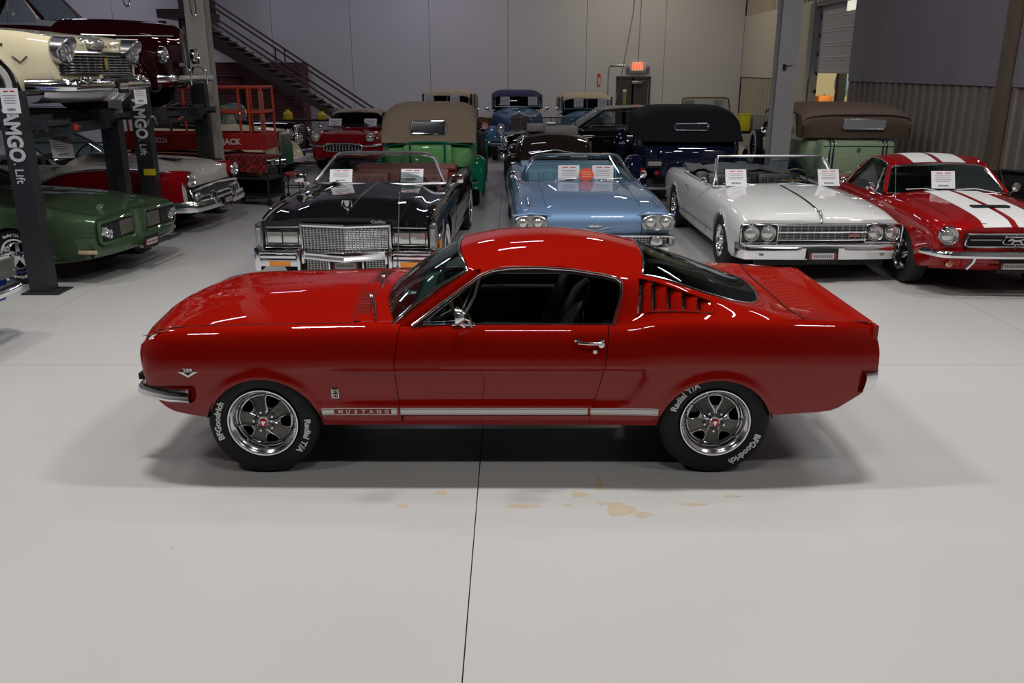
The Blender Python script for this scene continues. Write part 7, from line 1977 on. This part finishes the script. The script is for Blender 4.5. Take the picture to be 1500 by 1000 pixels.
seat_row(car, -2.5, .4, .6, INTB, .45)
wheels(car, -.85, -3.4, .74, .33, .18, 'disc', .05)
card('left white price sheet in the red sports car near the stairs', (-4.52, 22.42, 1.02), .32, .22, -.7, 0, head=False); card('right white price sheet in the red sports car near the stairs', (-3.62, 22.42, 1.02), .32, .22, -.7, 0, head=False)
# ---- sage green phaeton at the right wall, rear view
car = root('car', 'sage green 1920s touring car with a brown top and rear trunk by the right wall', 'car', (5.90, 15.15, 0), R(88))
w_ = C([(0, .60), (.12, .74), (.4, .80), (2.0, .80), (2.8, .62), (4.2, .34)])
b, d = tub(car, SAGE, 0, 4.3, .8, 1.24, .50, w_, zend=C([(0, 1.02), (.15, 1.20), (.4, 1.25), (2.6, 1.24), (4.2, 1.15)]))
for s_ in (-1, 1):
    fender(car, s_, .55, .8, .38, NAVY, y=.80, w=.18, name='rear_fender', front=.95, rear=.62, top=.46)
    fender(car, s_, 3.75, .8, .38, NAVY, y=.76, w=.2, name='front_fender', front=.6, rear=1.0, top=.48)
    sp = M().lathe(tyre_prof(.36, .25, .15), 36).build('spare_wheel', RUBBER, car); sp.location = (3.0, s_*.93, .86); sp.rotation_euler = (0, 0, (0 if s_ > 0 else PI))
    M().lathe([(.255, .06), (.26, .078), (.33, .080), (.332, .07)], 36).build('whitewall', WWALL, sp); M().lathe([(.25, .03), (.05, .05), (0, .07)], 24).build('wheel_disc', NAVY, sp)
    M().tube([(2.35, s_*.80, 1.25), (2.05, s_*.88, 1.30), (2.1, s_*.88, 1.60), (2.4, s_*.80, 1.64)], .012, 6, True).build('wind_wing', TRIMB, car)
    M().sphere((4.3, s_*.45, 1.05), .13, 14).build('headlight', CHROME, car)
    M().tube([(1.2, s_*.78, 1.27), (1.05, s_*.80, 1.55), (1.5, s_*.80, 1.66)], .014).tube([(1.2, s_*.78, 1.27), (1.9, s_*.80, 1.62)], .012).build('top_irons', DARK, car)
    M().box((2.1, s_*.84, .38), (2.0, .3, .04)).build('running_board', TRIMB, car, smooth=False)
tr = M().bbox((-.28, .05, .985), (.42, 1.22, .52), .06).build('trunk', SAGE, car)
for y in (-.38, .50):
    for dy in (-.03, .03): M().tube([(-.06, y+dy, 1.252), (-.46, y+dy, 1.25), (-.50, y+dy, 1.20), (-.505, y+dy, .80)], .010, 6, sq=(1.4, .7)).build('trunk_strap', NAVY, tr)
M().lathe([(0, 0), (.035, 0), (.035, .02), (0, .02)], 16, 'x', (-.505, .05, 1.10)).build('trunk_latch', DULL, tr)
M().tube([(-.495, -.54, 1.16), (-.50, .05, 1.165), (-.495, .64, 1.16)], .006).build('trunk_seam', DKGREEN, tr)
pth = smoothpath([(.05, 1.27), (-.02, 1.40), (-.12, 1.60), (-.10, 1.70), (.1, 1.78), (.9, 1.83), (2.2, 1.79), (2.5, 1.72)], 28)
canvas_top(car, pth, .92, 1.27, MAUVE, .13, .25)
M().tube([(-.125, -.90, 1.56)]+[(-.16+.03*abs(t), .90*t, 1.655-.07*abs(t)**4) for t in lin(-.95, .95, 15)]+[(-.125, .90, 1.56)], .012).build('top_binding', TRIMB, car)
bl = back_light(car, -.10, 1.50, .72, .17, -.22, nm('celluloid_pane', (.30, .30, .33), .2)); bl.location.y = -.14
M().box((2.42, 0, 1.50), (.02, 1.5, .40)).build('windshield', GLASS_CL, car, smooth=False); M().tube([(2.42, -.76, 1.25), (2.42, -.76, 1.70), (2.42, .76, 1.70), (2.42, .76, 1.25)], .014).build('windshield_frame', CHROME, car)
bumper(car, .55, .48, .80, [(-.03, -.02), (0, .012), (.03, -.02)], .03, back=.1, name='rear_bumper', face=-1)
wheels(car, 3.75, .55, .80, .38, .15, 'wire')
# ---- car whose wood-rimmed windshield shows by the back wall
car = root('car', 'car showing only its wood-rimmed windshield above the navy convertible', 'car', (5.25, 22.6, 0), R(-90))
d = dict(x=(-4.2, -.1), w=C([(-4.2, .55), (-3.4, .72), (-.1, .5)]), zt=C([(-4.2, .85), (-3.2, 1.08), (-.1, 1.0)]), zc=C([(-4.2, .9), (-3.2, 1.12), (-.1, 1.08)]), zb=C([(-4.2, .3)]), arches=[(-.8, .35, .33), (-3.4, .35, .33)], cock=(-3, -1.4, .5, .08))
car_shell(car, d, [BROWNP, DARK, INTB])
screen(car, (-1.2, 1.15, .66), (-1.40, 1.66, .62), WOOD, GLASS_CL, .022, (.04, .03), corner=.04)
seat_row(car, -2.4, .6, .6, INTB, .5)
wheels(car, -.8, -3.4, .68, .34, .16, 'disc')
card('white price sheet behind the wood-rimmed windshield, left one', (4.86, 24.25, 1.34), .28, .24, 0, 0, head=False); card('white price sheet behind the wood-rimmed windshield, right one', (5.66, 24.25, 1.34), .28, .24, 0, 0, head=False)
# ---- bench with shop items near the right corner
t = root('tool_bench', 'low dark bench left of the right column, behind the sage touring car', 'bench', (5.95, 21.55, 0))
M().box((0, 0, .93), (1.7, .6, .05)).build('bench_top', DARK, t, smooth=False)
for sx in (-.8, .8):
    for sy in (-.26, .26): M().box((sx, sy, .455), (.06, .06, .91)).build('leg', DARK, t, smooth=False)
t = root('yellow_drum', 'bright yellow box standing left of the right column', 'box', (5.66, 21.5, .957))
M().bbox((0, 0, .19), (.27, .25, .38), .02).build('box', nm('signal_yellow', (.80, .68, .02), .5), t); M().box((0, 0, .395), (.29, .27, .03)).build('lid', nm('signal_yellow', (.8, .7, .02), .5), t, smooth=False)
t = root('grey_case', 'grey case with a round dark gauge, right of the yellow box', 'case', (6.10, 21.5, .957))
M().bbox((0, 0, .20), (.5, .3, .4), .02).build('case', nm('case_grey', (.33, .31, .27), .6), t); M().sphere((.1, -.16, .14), .10, 14, (1, .5, 1)).build('gauge', DARK, t)
t = root('red_can', 'small red can with a wire top on the bench behind the navy convertible', 'can', (5.36, 21.5, .957))
M().lathe([(0, 0), (.14, 0), (.15, .03), (.12, .20), (.04, .28), (0, .28)], 20, 'z').build('can', nm('can_red', (.45, .04, .03), .5), t); M().tube([(.06*math.cos(a), .0, .36+.08*math.sin(a)) for a in [2*PI*k/16 for k in range(16)]], .008, 6, True).build('wire_top', DULL, t)
# ---- black open car at the right edge
car = root('car', 'black open vintage car half hidden beyond the striped coupe, at the right edge', 'car', (7.02, 11.2, 0), R(-90))
d = dict(x=(-3.2, -.1), w=C([(-3.2, .45), (-2.6, .55), (-.1, .40)]), zt=C([(-3.2, .70), (-2.0, .86), (-.1, .80)]), zc=C([(-3.2, .75), (-2.0, .92), (-.1, .86)]), zb=C([(-3.2, .3)]), arches=[], cock=(-2.4, -.7, .4, .06))
car_shell(car, d, [BLACKP, DARK, INTB])
M().box((-.55, 0, .95), (.05, 1.0, .28)).build('dash_hoop', DARK, car, smooth=False)
M().tube([(-.3, -.42, .82), (-.5, -.42, 1.10), (-.5, .42, 1.02), (-.3, .42, .82)], .02).build('windshield_frame', TRIMB, car)
seat_row(car, -1.5, .45, .4, nm('grey_seat', (.08, .08, .08), .6), .45, 2); steering(car, (-.9, .25, .90), .17)
wheels(car, -.5, -2.6, .52, .32, .14, 'wire')
# ---- cardboard by the wall behind the green car
t = root('cardboard_box', 'brown cardboard box right of the green convertible\'s top', 'box', (-.86, 26.6, 0))
M().box((0, 0, .50), (.5, .4, 1.0)).build('carton', noisy('cardboard', (.28, .18, .10), (.32, .21, .12), 5, .9, .02), t, smooth=False); M().box((-.13, 0, 1.01), (.24, .4, .01)).build('flap', MATS['cardboard'], t, smooth=False)
